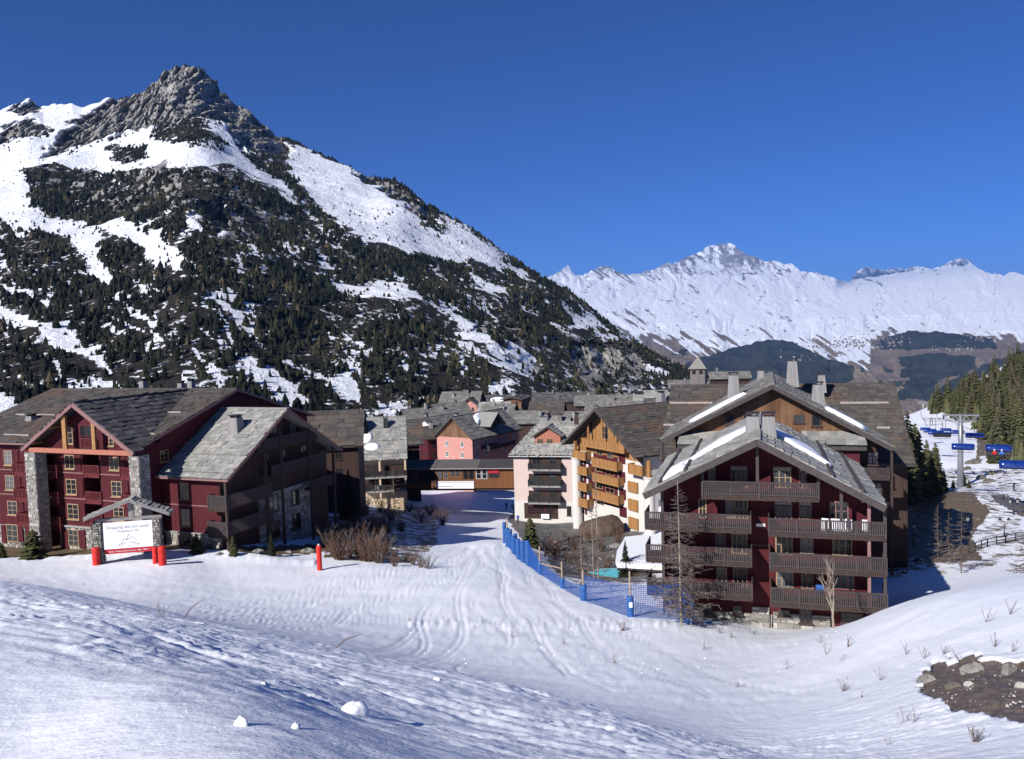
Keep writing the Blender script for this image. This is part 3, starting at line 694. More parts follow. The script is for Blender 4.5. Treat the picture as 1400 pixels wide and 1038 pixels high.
def roofX(fr, x0, x1, yf, yr, yb, zf, zr, zb, mat, w=1.0, l=0.9, parts=False, seed=1, fas='fascia', fh=0.3, x1b=None, x0r=None, x1r=None):
    R = fr.root; x0r = x0 if x0r is None else x0r; x1r = x1 if x1r is None else x1r
    d = deck(fr, R, 'roof', (x0, yf, zf), (x1, yf, zf), (x1r, yr, zr), (x0r, yr, zr))
    slates(d, (x0, yf, zf), (x1, yf, zf), (x1r, yr, zr), (x0r, yr, zr), w, l, mat, parts, seed)
    deck(fr, R, 'roof', (x1, yb, zb), (x0, yb, zb), (x0r, yr, zr), (x1r, yr, zr), mat=mat)
    for x, xr_ in ((x0, x0r), (x1, x1r)):
        board(R, 'verge_board', (x, yf, zf - fh * .4), (xr_, yr, zr - fh * .4), 0.1, fh, fas)
        board(R, 'verge_board', (x, yb, zb - fh * .4), (xr_, yr, zr - fh * .4), 0.1, fh, fas)
    board(R, 'eave_board', (x0, yf - .02, zf - 0.14), (x1, yf - .02, zf - 0.14), 0.08, 0.2, fas)
    MB().bar((x0r, yr, zr + .06), (x1r, yr, zr + .06), 0.6, 0.12).build('ridge_cap', M[mat], R)
def snowguard(fr, p, q):
    return MB().bar(p, q, 0.12, 0.22).build('snow_guard', M['gutter'], fr.root)
def roof_snow(fr, pts, th=0.35, nrm=(0, 0, 1)):
    """a pillow of snow left on a roof; pts is its outline on the slope"""
    pts = [Vector(map(float, p)) for p in pts]; c = sum(pts, Vector()) / len(pts); n = Vector(nrm).normalized(); b = MB(); k = len(pts)
    r1 = [p + n * 0.02 for p in pts]; r2 = [p.lerp(c, 0.06) + n * th * .8 for p in pts]; r3 = [p.lerp(c, 0.35) + n * th for p in pts]
    b.add(r1 + r2 + r3 + [c + n * th * 1.05], [(i, (i + 1) % k, k + (i + 1) % k, k + i) for i in range(k)] + [(k + i, k + (i + 1) % k, 2 * k + (i + 1) % k, 2 * k + i) for i in range(k)] + [(2 * k + i, 2 * k + (i + 1) % k, 3 * k) for i in range(k)])
    return b.build('roof_snow', M['snow_cap'], fr.root, smooth=True)
def chimney(fr, x, y, z0, z1, w=1.0, d=1.0, mat='silver_boards', taper=0.72, flues=1):
    b = MB(); w2 = w / 2; d2 = d / 2
    b.hexa([(x - w2, y - d2, z0), (x + w2, y - d2, z0), (x + w2, y + d2, z0), (x - w2, y + d2, z0)], [(x - w2 * taper, y - d2 * taper, z1), (x + w2 * taper, y - d2 * taper, z1), (x + w2 * taper, y + d2 * taper, z1), (x - w2 * taper, y + d2 * taper, z1)])
    c = b.build('chimney', M[mat], fr.root)
    k = MB()
    for i in (-1, 1):
        k.box(x + i * w2 * taper * .75 - .05, x + i * w2 * taper * .75 + .05, y - d2 * taper * .8, y + d2 * taper * .8, z1, z1 + .22)
    k.box(x - w2 * taper - .08, x + w2 * taper + .08, y - d2 * taper - .08, y + d2 * taper + .08, z1 + .22, z1 + .32)
    k.build('chimney_cap', M['cap_dark'], c)
    return c
_win = {}
def window(fr, x0, x1, z0, z1, y=0.0, frame='tan_frame', sill=True, side=None, cols=2, rows=3, parent=None, name='window', fw=0.09):
    """a window: frame with mullions > pane, sill. side='X': on a wall facing local +x, x0..x1 then run along y"""
    w, h = abs(x1 - x0), abs(z1 - z0); key = (round(w, 1), round(h, 1), frame, sill, cols, rows, fw)
    if key not in _win:
        b = MB(); b.box(-w / 2, -w / 2 + fw, -.07, .02, 0, h); b.box(w / 2 - fw, w / 2, -.07, .02, 0, h)
        b.box(-w / 2 + fw, w / 2 - fw, -.07, .02, 0, fw); b.box(-w / 2 + fw, w / 2 - fw, -.07, .02, h - fw, h)
        for i in range(1, cols): xx = -w / 2 + w * i / cols; b.box(xx - .035, xx + .035, -.055, .02, fw, h - fw)
        for i in range(1, rows): zz = h * i / rows; b.box(-w / 2 + fw, w / 2 - fw, -.05, .018, zz - .025, zz + .025)
        p = MB().box(-w / 2 + .02, w / 2 - .02, -.03, .01, .02, h - .02)
        s = MB().box(-w / 2 - .1, w / 2 + .1, -.16, .015, -.1, -.01)
        _win[key] = (b.mesh(name, M[frame]), p.mesh('pane', M['glass_dark']), s.mesh('sill', M[frame]))
    mf, mp, ms = _win[key]; o = bpy.data.objects.new(name, mf); link(o, parent or fr.root)
    if side == 'X': o.location = (y, (x0 + x1) / 2, min(z0, z1)); o.rotation_euler = (0, 0, math.pi / 2)
    elif side == 'W': o.location = (y, (x0 + x1) / 2, min(z0, z1)); o.rotation_euler = (0, 0, -math.pi / 2)
    else: o.location = ((x0 + x1) / 2, y, min(z0, z1))
    link(bpy.data.objects.new('pane', mp), o)
    if sill: link(bpy.data.objects.new('sill', ms), o)
    return o
def win_px(fr, x0, y0, x1, y1, y=0.0, **k):
    a, b, z0, z1 = fr.rect(x0, y0, x1, y1, y); return window(fr, a, b, z0, z1, y, **k)
def shutter(fr, x0, x1, z0, z1, y, mat='maroon_boards', side=None):
    b = MB(); w = abs(x1 - x0); h = abs(z1 - z0)
    b.box(-w / 2, w / 2, -.09, 0, 0, h); b.box(-w / 2 + .04, w / 2 - .04, -.12, -.09, h * .18, h * .26); b.box(-w / 2 + .04, w / 2 - .04, -.12, -.09, h * .74, h * .82)
    o = b.build('shutter', M[mat], fr.root); o.location = ((x0 + x1) / 2, y, min(z0, z1)); return o
def shut_px(fr, x0, y0, x1, y1, y=0.0, **k):
    a, b, z0, z1 = fr.rect(x0, y0, x1, y1, y); return shutter(fr, a, b, z0, z1, y, **k)
def balcony(fr, x0, x1, y0, y1, z0, z1, mat='rail_wood', slat=0.15, solid=False, ends='lr', post=2.2, floor='wood_dark', zf=None):
    """balcony: floor with joists; railing > slats. y0 front, y1 wall, z0..z1 railing height"""
    b = MB(); zf = z0 - 0.02 if zf is None else zf
    b.box(x0, x1, y0 + .02, y1, zf - .16, zf); b.box(x0 - .04, x1 + .04, y0 - .04, y0 + .10, zf - .34, zf - .165)
    x = x0 + .5
    while x < x1: b.box(x - .08, x + .08, y0 - .12, y1, zf - .36, zf - .17); x += 2.1
    o = b.build('balcony', M[floor], fr.root)
    r = MB(); r.box(x0 - .03, x1 + .03, y0 - .05, y0 + .07, z1 - .09, z1)
    r.box(x0, x1, y0 - .02, y0 + .04, z0 + .02, z0 + .11)
    def run(pa, pb, n):
        for i in range(n + 1):
            yield pa[0] + (pb[0] - pa[0]) * i / n, pa[1] + (pb[1] - pa[1]) * i / n
    segs = [((x0, y0), (x1, y0))]
    if 'l' in ends: segs.append(((x0, y1), (x0, y0))); r.bar((x0, y1, z1 - .045), (x0, y0 + .07, z1 - .045), .1, .09)
    if 'r' in ends: segs.append(((x1, y0), (x1, y1))); r.bar((x1, y0 + .07, z1 - .045), (x1, y1, z1 - .045), .1, .09)
    for pa, pb in segs:
        Ls = math.hypot(pb[0] - pa[0], pb[1] - pa[1]); n = max(1, round(Ls / slat)); hw = slat * (0.5 if solid else (0.24 if mat == 'red_rail' else 0.31))
        for xx, yy in run(pa, pb, n):
            if solid: hw = slat * 0.48
            if pa[1] == pb[1]: r.box(xx - hw, xx + hw, yy - .015, yy + .02, z0 + (.0 if solid else .11), z1 - .09)
            else: r.box(xx - .018, xx + .018, yy - hw, yy + hw, z0, z1 - .09)
    n = max(1, round((x1 - x0) / post))
    for i in range(n + 1):
        xx = x0 + (x1 - x0) * i / n; r.box(xx - .06, xx + .06, y0 - .06, y0 + .08, z0 - .2, z1 - .005)
    r.build('railing', M[mat], o)
    return o
def balc_px(fr, x0, y0t, x1, y1t, hpx, yf, yw, **k):
    """railing given by its top-left and top-right pixels and its height in pixels"""
    a, za = fr.onY(x0, y0t, yf); b, zb = fr.onY(x1, y1t, yf); z1 = (za + zb) / 2
    z0 = (fr.onY(x0, y0t + hpx, yf)[1] + fr.onY(x1, y1t + hpx, yf)[1]) / 2
    return balcony(fr, a, b, yf, yw, z0, z1, **k)
def stones(fr, x0, x1, z0, z1, y, side=None, size=0.45, seed=3, parent=None, top=None):
    """rubble stonework: mortar backing > joined stones"""
    r = random.Random(seed); T = (lambda a, d, z: (a, y - d, z)) if side is None else ((lambda a, d, z: (y + d, a, z)) if side == 'X' else (lambda a, d, z: (y - d, a, z)))
    bk = MB(); p = [T(x0, -.25, z0), T(x1, -.25, z0), T(x1, .0, z0), T(x0, .0, z0)]; q = [T(x0, -.25, z1), T(x1, -.25, z1), T(x1, .0, z1), T(x0, .0, z1)]
    bk.hexa(p, q); o = bk.build('stone_wall', M['mortar'], parent or fr.root)
    b = MB(); z = z0
    while z < z1 - .08:
        h = min(size * r.uniform(.5, .95), z1 - z)
        x = x0
        while x < x1 - .05:
            w = min(size * r.uniform(.6, 1.9), x1 - x)
            g = .018; d = r.uniform(.03, .11); j = lambda: r.uniform(-.03, .03)
            A = [(x + g + abs(j()), z + g + abs(j())), (x + w - g - abs(j()), z + g + abs(j())), (x + w - g - abs(j()), z + h - g - abs(j())), (x + g + abs(j()), z + h - g - abs(j()))]
            cx, cz = x + w / 2, z + h / 2
            b.hexa([T(a, -.01, c) for a, c in A], [T(a + (cx - a) * .12, d, c + (cz - c) * .12) for a, c in A]); x += w
        z += h
    b.build('stones', M['stone'], o, kind='stuff')
    return o
def body(fr, prof, axis, a, b, mat, name='wall'):
    """a solid with a gabled profile; axis 'x': profile in y,z run along x"""
    if axis == 'x': pts = [(a, p, q) for p, q in prof]; v = (b - a, 0, 0)
    else: pts = [(p, a, q) for p, q in prof]; v = (0, b - a, 0)
    return MB().extrude(pts, v).build(name, M[mat], fr.root)

# ------------------------------------------------------------------ red chalet on the left
def red_chalet():
    f = Fr('red_chalet', 'red timber chalet with steep front gable on two tall stone pillars', 'chalet', 110, 745, 90, 22); R = f.root
    G = -3.0
    xe, ze = f.onY(192, 611, -0.9); yr, zr = f.onX(325, 532, xe); x0 = f.onY(72, 533, yr)[0]
    yb = 2 * yr + .9; sl = (zr - ze) / (yr + .9)
    xw0, xw1 = x0 + .7, xe - .6
    z_e = ze + .9 * sl - .25
    body(f, [(2.3, G), (2 * yr, G), (2 * yr, z_e), (yr, zr - .28), (2.3, z_e + 2.3 * sl)], 'x', xw0, xw1, 'red_boards')
    # front wall with real openings for the loggias
    oa = (f.onY(49, 670, 0)[0], f.onY(79, 670, 0)[0]); ob = [f.onY(p, 660, 0)[0] for p in (114.5, 137.5)]
    for i, (s0, s1) in enumerate(((xw0, oa[0]), (oa[1], ob[0]), (ob[1], xw1))): MB().box(s0, s1, 0, 2.28, G, z_e).build('wall', M['red_boards'], R)
    for (s0, s1), lv in ((oa, ((616, 622), (649, 655), (684, 691), (719, 723))), (ob, ((614, 621), (649, 652), (685, 688), (716, 800)))):
        for t0, t1 in lv:
            pm = 64 if s0 == oa[0] else 126; zt_ = f.onY(pm, t0, 0)[1]; zb_2 = max(G, f.onY(pm, t1, 0)[1]); MB().box(s0 + .01, s1 - .01, .02, 2.27, zb_2, min(zt_, z_e)).build('loggia_slab', M['red_boards'], R)
    roofX(f, x0, xe, -.9, yr, yb, ze, zr, ze, 'slate_brown', .9, .65, True, 11, fas='fascia_red')
    # dark right-hand gable wall details
    window(f, 2.2, 3.4, ze - 2.2, ze - .9, xw1, side='X', frame='orange_wood'); window(f, 6, 7.2, ze - 1.8, ze - .5, xw1, side='X')
    for t, (a, b) in ((0.36, (0, 52)), (0.72, (200, 248)), (0.36, (200, 218))):
        yy = -.9 + t * (yr + .9); zz = ze + t * (zr - ze) + .16
    snowguard(f, (f.onY(6, 597, .6)[0], .6, ze + 1.5 * sl + .16), (f.onY(40, 597, .6)[0], .6, ze + 1.5 * sl + .16))
    y6 = yr * .42; snowguard(f, (f.onY(22, 568, y6)[0], y6, ze + (y6 + .9) * sl + .16), (f.onY(75, 568, y6)[0], y6, ze + (y6 + .9) * sl + .16))
    y6 = yr * .5; snowguard(f, (f.onY(204, 568, y6)[0], y6, ze + (y6 + .9) * sl + .16), (f.onY(248, 568, y6)[0], y6, ze + (y6 + .9) * sl + .16))
    y6 = yr * .12; snowguard(f, (f.onY(190, 598, y6)[0], y6, ze + (y6 + .9) * sl + .16), (f.onY(212, 598, y6)[0], y6, ze + (y6 + .9) * sl + .16))
    # cross gable on pillars
    yg = -2.6
    xm, zm = f.onY(98, 551, yg); xa, za = f.onY(29, 614, yg); xb, zb = f.onY(182, 618, yg); z1 = (za + zb) / 2
    ym = -.9 + (zm - ze) / sl
    ye = -.9 + (z1 - ze) / sl + .1; yq = min(ym + .3, yr)
    for (A_, B_, C_, D_), sd in ((((xb, yg, z1), (xb, ye, z1), (xm, yq, zm), (xm, yg, zm)), 21), (((xa, ye, z1), (xa, yg, z1), (xm, yg, zm), (xm, yq, zm)), 22)):
        d = deck(f, R, 'roof', A_, B_, C_, D_); slates(d, A_, B_, C_, D_, 1.0, .75, 'slate_dark', sd == 21, sd)
    for x_ in (xa, xb): board(R, 'verge_board', (x_, yg - .03, z1 - .19), (xm, yg - .03, zm - .19), .09, .42, 'fascia_red')
    MB().bar((xm, yg, zm + .07), (xm, yq, zm + .07), .5, .1).build('ridge_cap', M['slate_dark'], R)
    # gable wall (boards) and its framing
    k = (zm - z1) / (xm - xa)
    MB().extrude([(xa + .6, -1.2, z1 - .1), (xb - .6, -1.2, z1 - .1), (xm, -1.2, zm - .4)], (0, 1.1, 0)).build('gable_wall', M['red_boards'], R)
    zb_ = f.rect(43, 615, 176, 620.5, yg + .3)
    MB().box(xa + .9, xb - .2, yg + .15, yg + .5, zb_[2], zb_[3] + .05).build('beam', M['beam_pink'], R)
    for p0, p1 in ((86, 91), (126, 130.5)):
        q = f.rect(p0, 578, p1, 615, yg + .3); MB().box(q[0], q[1], yg + .2, yg + .45, zb_[3] + .055, zm - k * abs((q[0] + q[1]) / 2 - xm) - .3).build('post', M['orange_wood'], R)
    for s in (-1, 1):
        for t in (.45, .8):
            xx = xm + s * t * (xb - xa) / 2; zz = zm - k * abs(xx - xm) - .42; MB().box(xx - .12, xx + .12, yg + .1, -1.21, zz - .12, zz + .1).build('purlin', M['orange_wood'], R)
    win_px(f, 93, 584, 100, 607, -1.2, cols=1); win_px(f, 149, 599, 156, 610, -1.2, cols=1, rows=2)
    win_px(f, 110, 581, 128, 611, -1.2, frame='red_rail', cols=2, rows=2, sill=False, name='balcony_door'); shut_px(f, 133, 589, 146, 613, -1.2, mat='red_boards'); shut_px(f, 101, 590, 106, 612, -1.2, mat='red_boards')
    balc_px(f, 111, 599, 127, 599.5, 13, -1.75, -1.2, mat='red_rail', slat=.13)
    # stone pillars
    for p0, p1 in ((33, 47), (175, 189)):
        a, b, zz, z2 = f.rect(p0, 616, p1, 640, yg); z2 = zb_[2] - .02
        MB().box(a + .06, b - .06, yg + .06, yg + 1.5, G, z2).build('pillar', M['mortar'], R); 
        stones(f, a, b, G, z2, yg + .1, size=.42, seed=int(p0)); stones(f, yg + .1, yg + 1.5, G, z2, b - .1, side='X', size=.42, seed=int(p0) + 1)
    # windows, balconies
    for r_ in ((6, 616, 17, 636), (8, 650, 20, 670), (11, 685, 24, 704), (89, 622, 102, 641), (91, 655, 105, 676), (93, 689, 108, 710), (150, 625, 163, 643), (153, 658, 167, 679), (156, 693, 170, 712)):
        win_px(f, *r_)
        q = f.rect(r_[2] + 1.5, r_[1], r_[2] + 9, r_[3] + 1, 0)
        shutter(f, q[0], q[1], q[2], q[3], 0, mat='red_boards')
    for r_ in ((114, 621, 136, 649), (117, 651, 139, 685), (120, 687, 141, 716)):
        a, b, z0, z2 = f.rect(*r_, 0); window(f, a, b, z0, z2, 2.27, frame='maroon_boards', sill=False, cols=2, rows=1, name='balcony_door')
        balcony(f, a + .12, b - .02, -.12, 0.3, z0 + .05, z0 + 1.05, mat='red_rail', slat=.13, floor='red_rail')
    for x0_, yt in ((50, 634), (52, 670.5), (55, 705)):
        balc_px(f, x0_, yt, x0_ + 27, yt + 2.5, 14, -.6, 0.4, mat='red_rail', floor='maroon_boards')
        a, b, z0, z2 = f.rect(x0_ + 2, yt - 13, x0_ + 24, yt + 14, 0); window(f, a, b, z0, z2, 2.27, frame='dark_frame', sill=False, cols=3, rows=1, name='balcony_door')
    for x0_, yt in ((17, 633.5), (19, 668), (23, 702)):
        balc_px(f, x0_, yt, x0_ + 17, yt + 1, 13, -1.2, 0, mat='red_rail', floor='red_rail')
    for x0_, yt in ((164, 639), (166, 676)):
        balc_px(f, x0_, yt, x0_ + 12, yt + .5, 12, -1.0, 0, mat='red_rail', floor='red_rail')
    for p0, p1, yy in ((0, 205, 646), (0, 205, 681)):
        a, b, z0, z2 = f.rect(p0, yy, p1, yy + 1.5, 0); MB().box(xw0, xw1, -.05, .0, z0, z2).build('band_board', M['fascia_red'], R)
    # stone ground floor
    a, b, zt, _ = f.rect(82, 719, 126, 721, 0); stones(f, a, b, G, zt, -.02, size=.5, seed=5)
    a2, b2, zt2, _ = f.rect(0, 716, 34, 718, 0); stones(f, a2 - 6, b2, G, zt2, -.02, size=.5, seed=6)
    MB().box(a - .1, b + .1, -.28, .0, zt + .02, zt + .2).build('stone_lintel', M['concrete'], R)
    win_px(f, 94, 724, 108, 747, -.12, name='door', cols=2, rows=3, sill=False); shut_px(f, 85.5, 724, 93.5, 750, -.12); shut_px(f, 109, 725, 117, 750, -.12)
    win_px(f, 10, 717, 25, 741, -.12, name='door', cols=2, rows=3, sill=False); shut_px(f, 3, 718, 9, 742, -.12); shut_px(f, 26, 719, 32, 741, -.12)
    y6 = yr * .34; xx, zz = f.onY(44, 583, y6); zz = ze + (y6 + .9) * sl
    chimney(f, xx, y6, zz - .4, f.onY(44, 569, y6)[1], 1.3, 1.2)
    for p in (196, 248, 262): xx, zz = f.onY(p, 531, yr + 1.5); chimney(f, xx, yr + 1.5, zr - 1.5, f.onY(p, 521 if p != 248 else 524, yr + 1.5)[1], .9, .9)
    # snow lodged in the valley beside the gable
    q = []
    for (sx, sy) in ((198, 545), (203, 548), (201, 566), (198, 572), (194, 570), (195, 556)):
        o, d = f._rl(sx, sy); # point on main front slope: z = ze + (y+.9)*sl
        t = (ze + (o[1] + .9) * sl - o[2]) / (d[2] - d[1] * sl); q.append(o + t * d)
    roof_snow(f, q, .25)
    return f, xe, ze, yr, zr
RC = red_chalet()

# ------------------------------------------------------------------ wing with the pale slab roof
def red_wing():
    f = Fr('corner_chalet', 'red corner chalet with pale stone slab roof and dark side gable', 'chalet', 308, 748, 85.5, 22); R = f.root
    G = -4
    xe, ze = f.onY(311, 656, -.9); yr, zr = f.onX(394, 559, xe); sl = (zr - ze) / (yr + .9)
    x0 = f.onY(205, 648, -.9)[0]; yb = 2 * yr + .9
    x1 = xe - 1.3; xw = f.onY(301, 690, 0)[0]
    prof = [(0, G), (2 * yr, G), (2 * yr, ze + .9 * sl - .25), (yr, zr - .28), (0, ze + .9 * sl - .25)]
    body(f, prof, 'x', x0 + .5, xw, 'red_boards')
    body(f, [(.0, G), (2 * yr, G), (2 * yr, ze + .9 * sl - .27), (yr, zr - .3), (.0, ze + .9 * sl - .27)], 'x', xw + .005, xw + .06, 'dark_boards', 'side_wall')  # dark brown boards, their tone also carrying the shade of this gable
    roofX(f, x0, xe, -.9, yr, yb, ze, zr, ze, 'slate_light', .75, .6, True, 31, fas='fascia_red')
    for t, w in ((.3, 1), (.06, 1)):
        y6 = -.9 + t * (yr + .9); MB().bar((x0 + 3, y6, ze + (y6 + .9) * sl + .14), (xe - .2, y6, ze + (y6 + .9) * sl + .14), .14, .12).build('snow_guard', M['slate_mid'], R)
    y6 = yr * .62; xx, zz = f.onY(323, 588, y6); z6 = ze + (y6 + .9) * sl
    chimney(f, xx, y6, z6 - .4, f.onY(323, 571, y6)[1], 1.5, 1.4)
    for r_ in ((247, 660, 258, 682), (248, 696, 260, 719)): win_px(f, *r_, 0)
    a, b, z0, z2 = f.rect(213, 690, 301, 691.5, 0); MB().box(x0 + .5, xw, -.05, 0, z0, z2).build('band_board', M['fascia_red'], R)
    a, b, zt, _ = f.rect(222, 727, 286, 729, 0); stones(f, x0 + .5, xw, G, zt, -.02, size=.5, seed=8); MB().box(x0 + .5, xw, -.24, 0, zt + .01, zt + .16).build('stone_lintel', M['concrete'], R)
    win_px(f, 250, 731, 262, 750, -.14, name='door', cols=2, sill=False); shut_px(f, 243, 731, 249.5, 752, -.14, mat='grey_boards')
    # corner balconies and the dark gable side
    for pt, pb in ((678, 695), (714, 731)):
        a, zt = f.onY(284, pt - 1, -.9); b, _ = f.onY(309, pt + 1, -.9); zb = f.onY(296, pb, -.9)[1]
        balcony(f, a, xe - .35, -.9, 6.5, zb, zt, ends='lr')
    for y_, in ((-.75,), (5.6,), (yr - 1.2,), (yr + 4.2,), (yr + 9,)):
        MB().box(xe - .55, xe - .3, y_ - .13, y_ + .13, G, ze + sl * (.9 + y_ if y_ < yr else 2 * yr + .9 - y_) - .35).build('post', M['wood_dark'], R)
    for zz, ya, yb_ in ((ze + 2.2, yr - 5, yr + 6), (ze - .9, 6.7, 2 * yr - 2), (ze - 3.9, 14, 2 * yr)):
        b = MB(); b.box(xw, xe - .45, ya, yb_, zz - .2, zz); o = b.build('balcony', M['wood_dark'], R)
        r = MB(); r.box(xe - .5, xe - .4, ya, yb_, zz + .95, zz + 1.05); yy = ya
        while yy < yb_: r.box(xe - .48, xe - .44, yy, yy + .09, zz + .02, zz + .95); yy += .16
        r.build('railing', M['rail_wood'], o)
    for ya, zz in ((yr - 3.5, ze + 2.3), (yr - 1, ze + 2.3), (yr + 2.5, ze + 2.3), (7, ze - .8), (10, ze - .8), (14, ze - .8), (18, ze - .8)):
        window(f, ya, ya + 1.2, zz + .1, zz + 2.1, xw + .06, side='X', frame='dark_frame', sill=False, name='balcony_door')
    q0, z0 = f.onX(350, 667, xw); q1, z1 = f.onX(423, 660, xw)
    stones(f, q0, q1, G, (z0 + z1) / 2 - .3, xw + .3, side='X', size=.6, seed=9)
    for (a, b, c, d) in ((367, 676, 380, 700), (399, 670, 409, 690), (370, 712, 382, 735), (400, 702, 411, 724)):
        u0, u1, zz0, zz1 = f.rectX(a, b, c, d, xw + .42); window(f, u0, u1, zz0, zz1, xw + .42, side='X', frame='dark_frame')
    for (px_, py_) in ((390, 690),): pass
    return f
RW = red_wing()

# ------------------------------------------------------------------ big balconied chalet on the right
def right_chalet():
    f = Fr('balcony_chalet', 'maroon chalet with grey slatted balconies and snow strips on its roof', 'chalet', 1045, 852, 64.5, 17); R = f.root
    G = -5; yv = -3.3; yf = -2.5
    xm, zm = f.onY(1035, 601, yv); xl, zl = f.onY(880, 675, yv); xr, zr = f.onY(1211, 692, yv)
    sl_ = (zm - zl) / (xm - xl); sr_ = (zm - zr) / (xr - xm); D = 15.0
    wl = f.onY(905, 760, 0)[0]; wr = f.onY(1190, 770, 0)[0]
    body(f, [(wl, G), (wr, G), (wr, zm - sr_ * (wr - xm) - .4), (xm, zm - .4), (wl, zm - sl_ * (xm - wl) - .4)], 'y', 0, D - .8, 'red_boards')
    roofY(f, xl, xm, xr, yv, D, zl, zm, zr, 'slate_light', .8, .65, 'lr', 41, fh=.5)
    zL = lambda x: zm - (sl_ * (xm - x) if x < xm else sr_ * (x - xm))
    for x_, side in ((xr - 3.6, 1), (xr - 1.5, 1), (xl + 3.2, 0), (xl + 1.2, 0)):
        MB().bar((x_, yv + .3, zL(x_) + .2), (x_, D - .5, zL(x_) + .2), .22, .24).build('snow_guard', M['fascia'], R)
    nl = Vector((-sl_, 0, 1)); nr = Vector((sr_, 0, 1))
    roof_snow(f, [(x, y, zL(x) + .12) for x, y in ((xm - .6, 4.2), (xm - 1.6, 3.6), (xm - 2.5, 2.9), (xm - 3.6, 2.7), (xm - 5, 1.9), (xm - 6.1, 1.2), (xm - 6.5, 1.6), (xm - 5.6, 2.8), (xm - 4.6, 5), (xm - 2.6, 7.5), (xm - .6, 7))], .22, nl)
    roof_snow(f, [(x, y, zL(x) + .12) for x, y in ((xl + 2.9, -1.6), (xl + 1.4, -2.3), (xl + 1.5, 3), (xl + 2.9, 3.5))], .22, nl)
    roof_snow(f, [(x, y, zL(x) + .12) for x, y in ((xm + 1.0, 3.6), (xm + 2, 3.4), (xm + 3, 2.6), (xm + 4.3, 2.2), (xm + 5.4, 1.3), (xm + 5.6, 2.2), (xm + 5.0, 3.6), (xm + 4.5, 6.5), (xm + 1, 8))], .28, nr)
    y6 = 2.6
    for dx in (-.62, .62): chimney(f, xm + dx + .25, y6, zm - 1.2, f.onY(1045, 569, y6)[1], 1.35, 1.5, taper=.7)
    # balconies: left pair of stacks, right stacks, top
    B = []
    for (x0, a, x1, b, h) in ((960, 657, 1119, 661.5, 19), (882, 699, 1026, 705, 19), (883.5, 744, 1027, 751, 19), (885, 789.5, 1028, 798, 18), (1051, 708, 1211, 715, 19), (1052.5, 755, 1212, 763, 20), (1054, 803, 1213, 812, 21)):
        B.append(balc_px(f, x0, a, x1, b, h, yf, 0.0))
    # posts and braces
    for p, ya, yb in ((960, 640, 682), (1035, 612, 682), (1119, 640, 682), (1150, 650, 712), (1188, 655, 835), (905, 680, 800), (1210, 690, 812)):
        x_, zt = f.onY(p, ya, yf + .1); zb = f.onY(p, yb, yf + .1)[1]
        MB().box(x_ - .11, x_ + .11, yf + .09, yf + .3, zb, zL(x_) - .45).build('post', M['rail_wood' if p != 1188 else 'fascia_red'], R)
    for x_ in (xl + 1.4, xm - 3.5, xm, xm + 3.5, xr - 1.5):
        MB().box(x_ - .12, x_ + .12, yv + .05, .2, zL(x_) - .62, zL(x_) - .36).build('purlin', M['wood_dark'], R)
    # windows behind the balconies
    rows = [(640, 661, [(968, 978), (999, 1022), (1057, 1082), (1092, 1103)]), (686, 704, [(955, 966), (992, 1003), (1004, 1023), (1059, 1083), (1092, 1110), (1134, 1160)]),
            (732, 752, [(918, 930), (978, 992), (1000, 1022), (1060, 1084), (1094, 1112), (1138, 1165)]), (779, 798, [(918, 930), (980, 994), (1002, 1022), (1061, 1085), (1095, 1112), (1140, 1168)])]
    for y0_, y1_, xs in rows:
        for a, b in xs:
            yy0 = y0_ + (a - 1040) * .02; q = f.rect(a, yy0 - 2, b, y1_ + (a - 1040) * .02 + 6, 0)
            window(f, q[0], q[1], q[2], q[3], 0, frame='tan_frame' if a % 3 else 'fascia_red', cols=2 if b - a < 18 else 3, rows=2, sill=False, name='balcony_door' if b - a > 17 else 'window')
    # stone foot of the house
    a, _, zt, _ = f.rect(950, 826, 1060, 830, 0); c = f.onY(1056, 835, 0)[0]
    stones(f, wl + .2, c, G, zt - .4, -.05, size=.5, seed=12); a2, b2, z2, _ = f.rect(1057, 846, 1190, 849, 0); stones(f, c + .05, f.onY(1135, 850, 0)[0], G, z2 + .5, -.3, size=.55, seed=13)
    stones(f, f.onY(1028, 835, 0)[0], f.onY(1052, 835, 0)[0], G, f.onY(1040, 829, 0)[1], -.25, size=.5, seed=14)
    for r_ in ((962, 829, 976, 842), (1002, 828, 1014, 840), (1093, 829, 1110, 852), (1064, 834, 1080, 842), (1150, 838, 1180, 852)): win_px(f, *r_, -.42, frame='dark_frame', cols=2, rows=2)
    q = f.rect(1034, 716, 1046, 720, 0); MB().box(q[0], q[1], -.06, 0, q[2], q[3]).build('plaque', M['board_white'], R)
    q = f.rect(1028, 745, 1052, 746, 0); MB().box(q[0], q[1], -.04, 0, q[2], q[3]).build('band_board', M['fascia_red'], R)
    # things hung out on the balconies
    for px_, py_, lab in ((903, 692, 'white towel hung beside the left balcony post'),):
        x_, z_ = f.onY(px_, py_, yf + .5); MB().box(x_ - .16, x_ + .16, yf + .5, yf + .55, z_ - .45, z_ + .45).build('notice_board', M['board_white'], R)
    return f, zL, xm
RG = right_chalet()

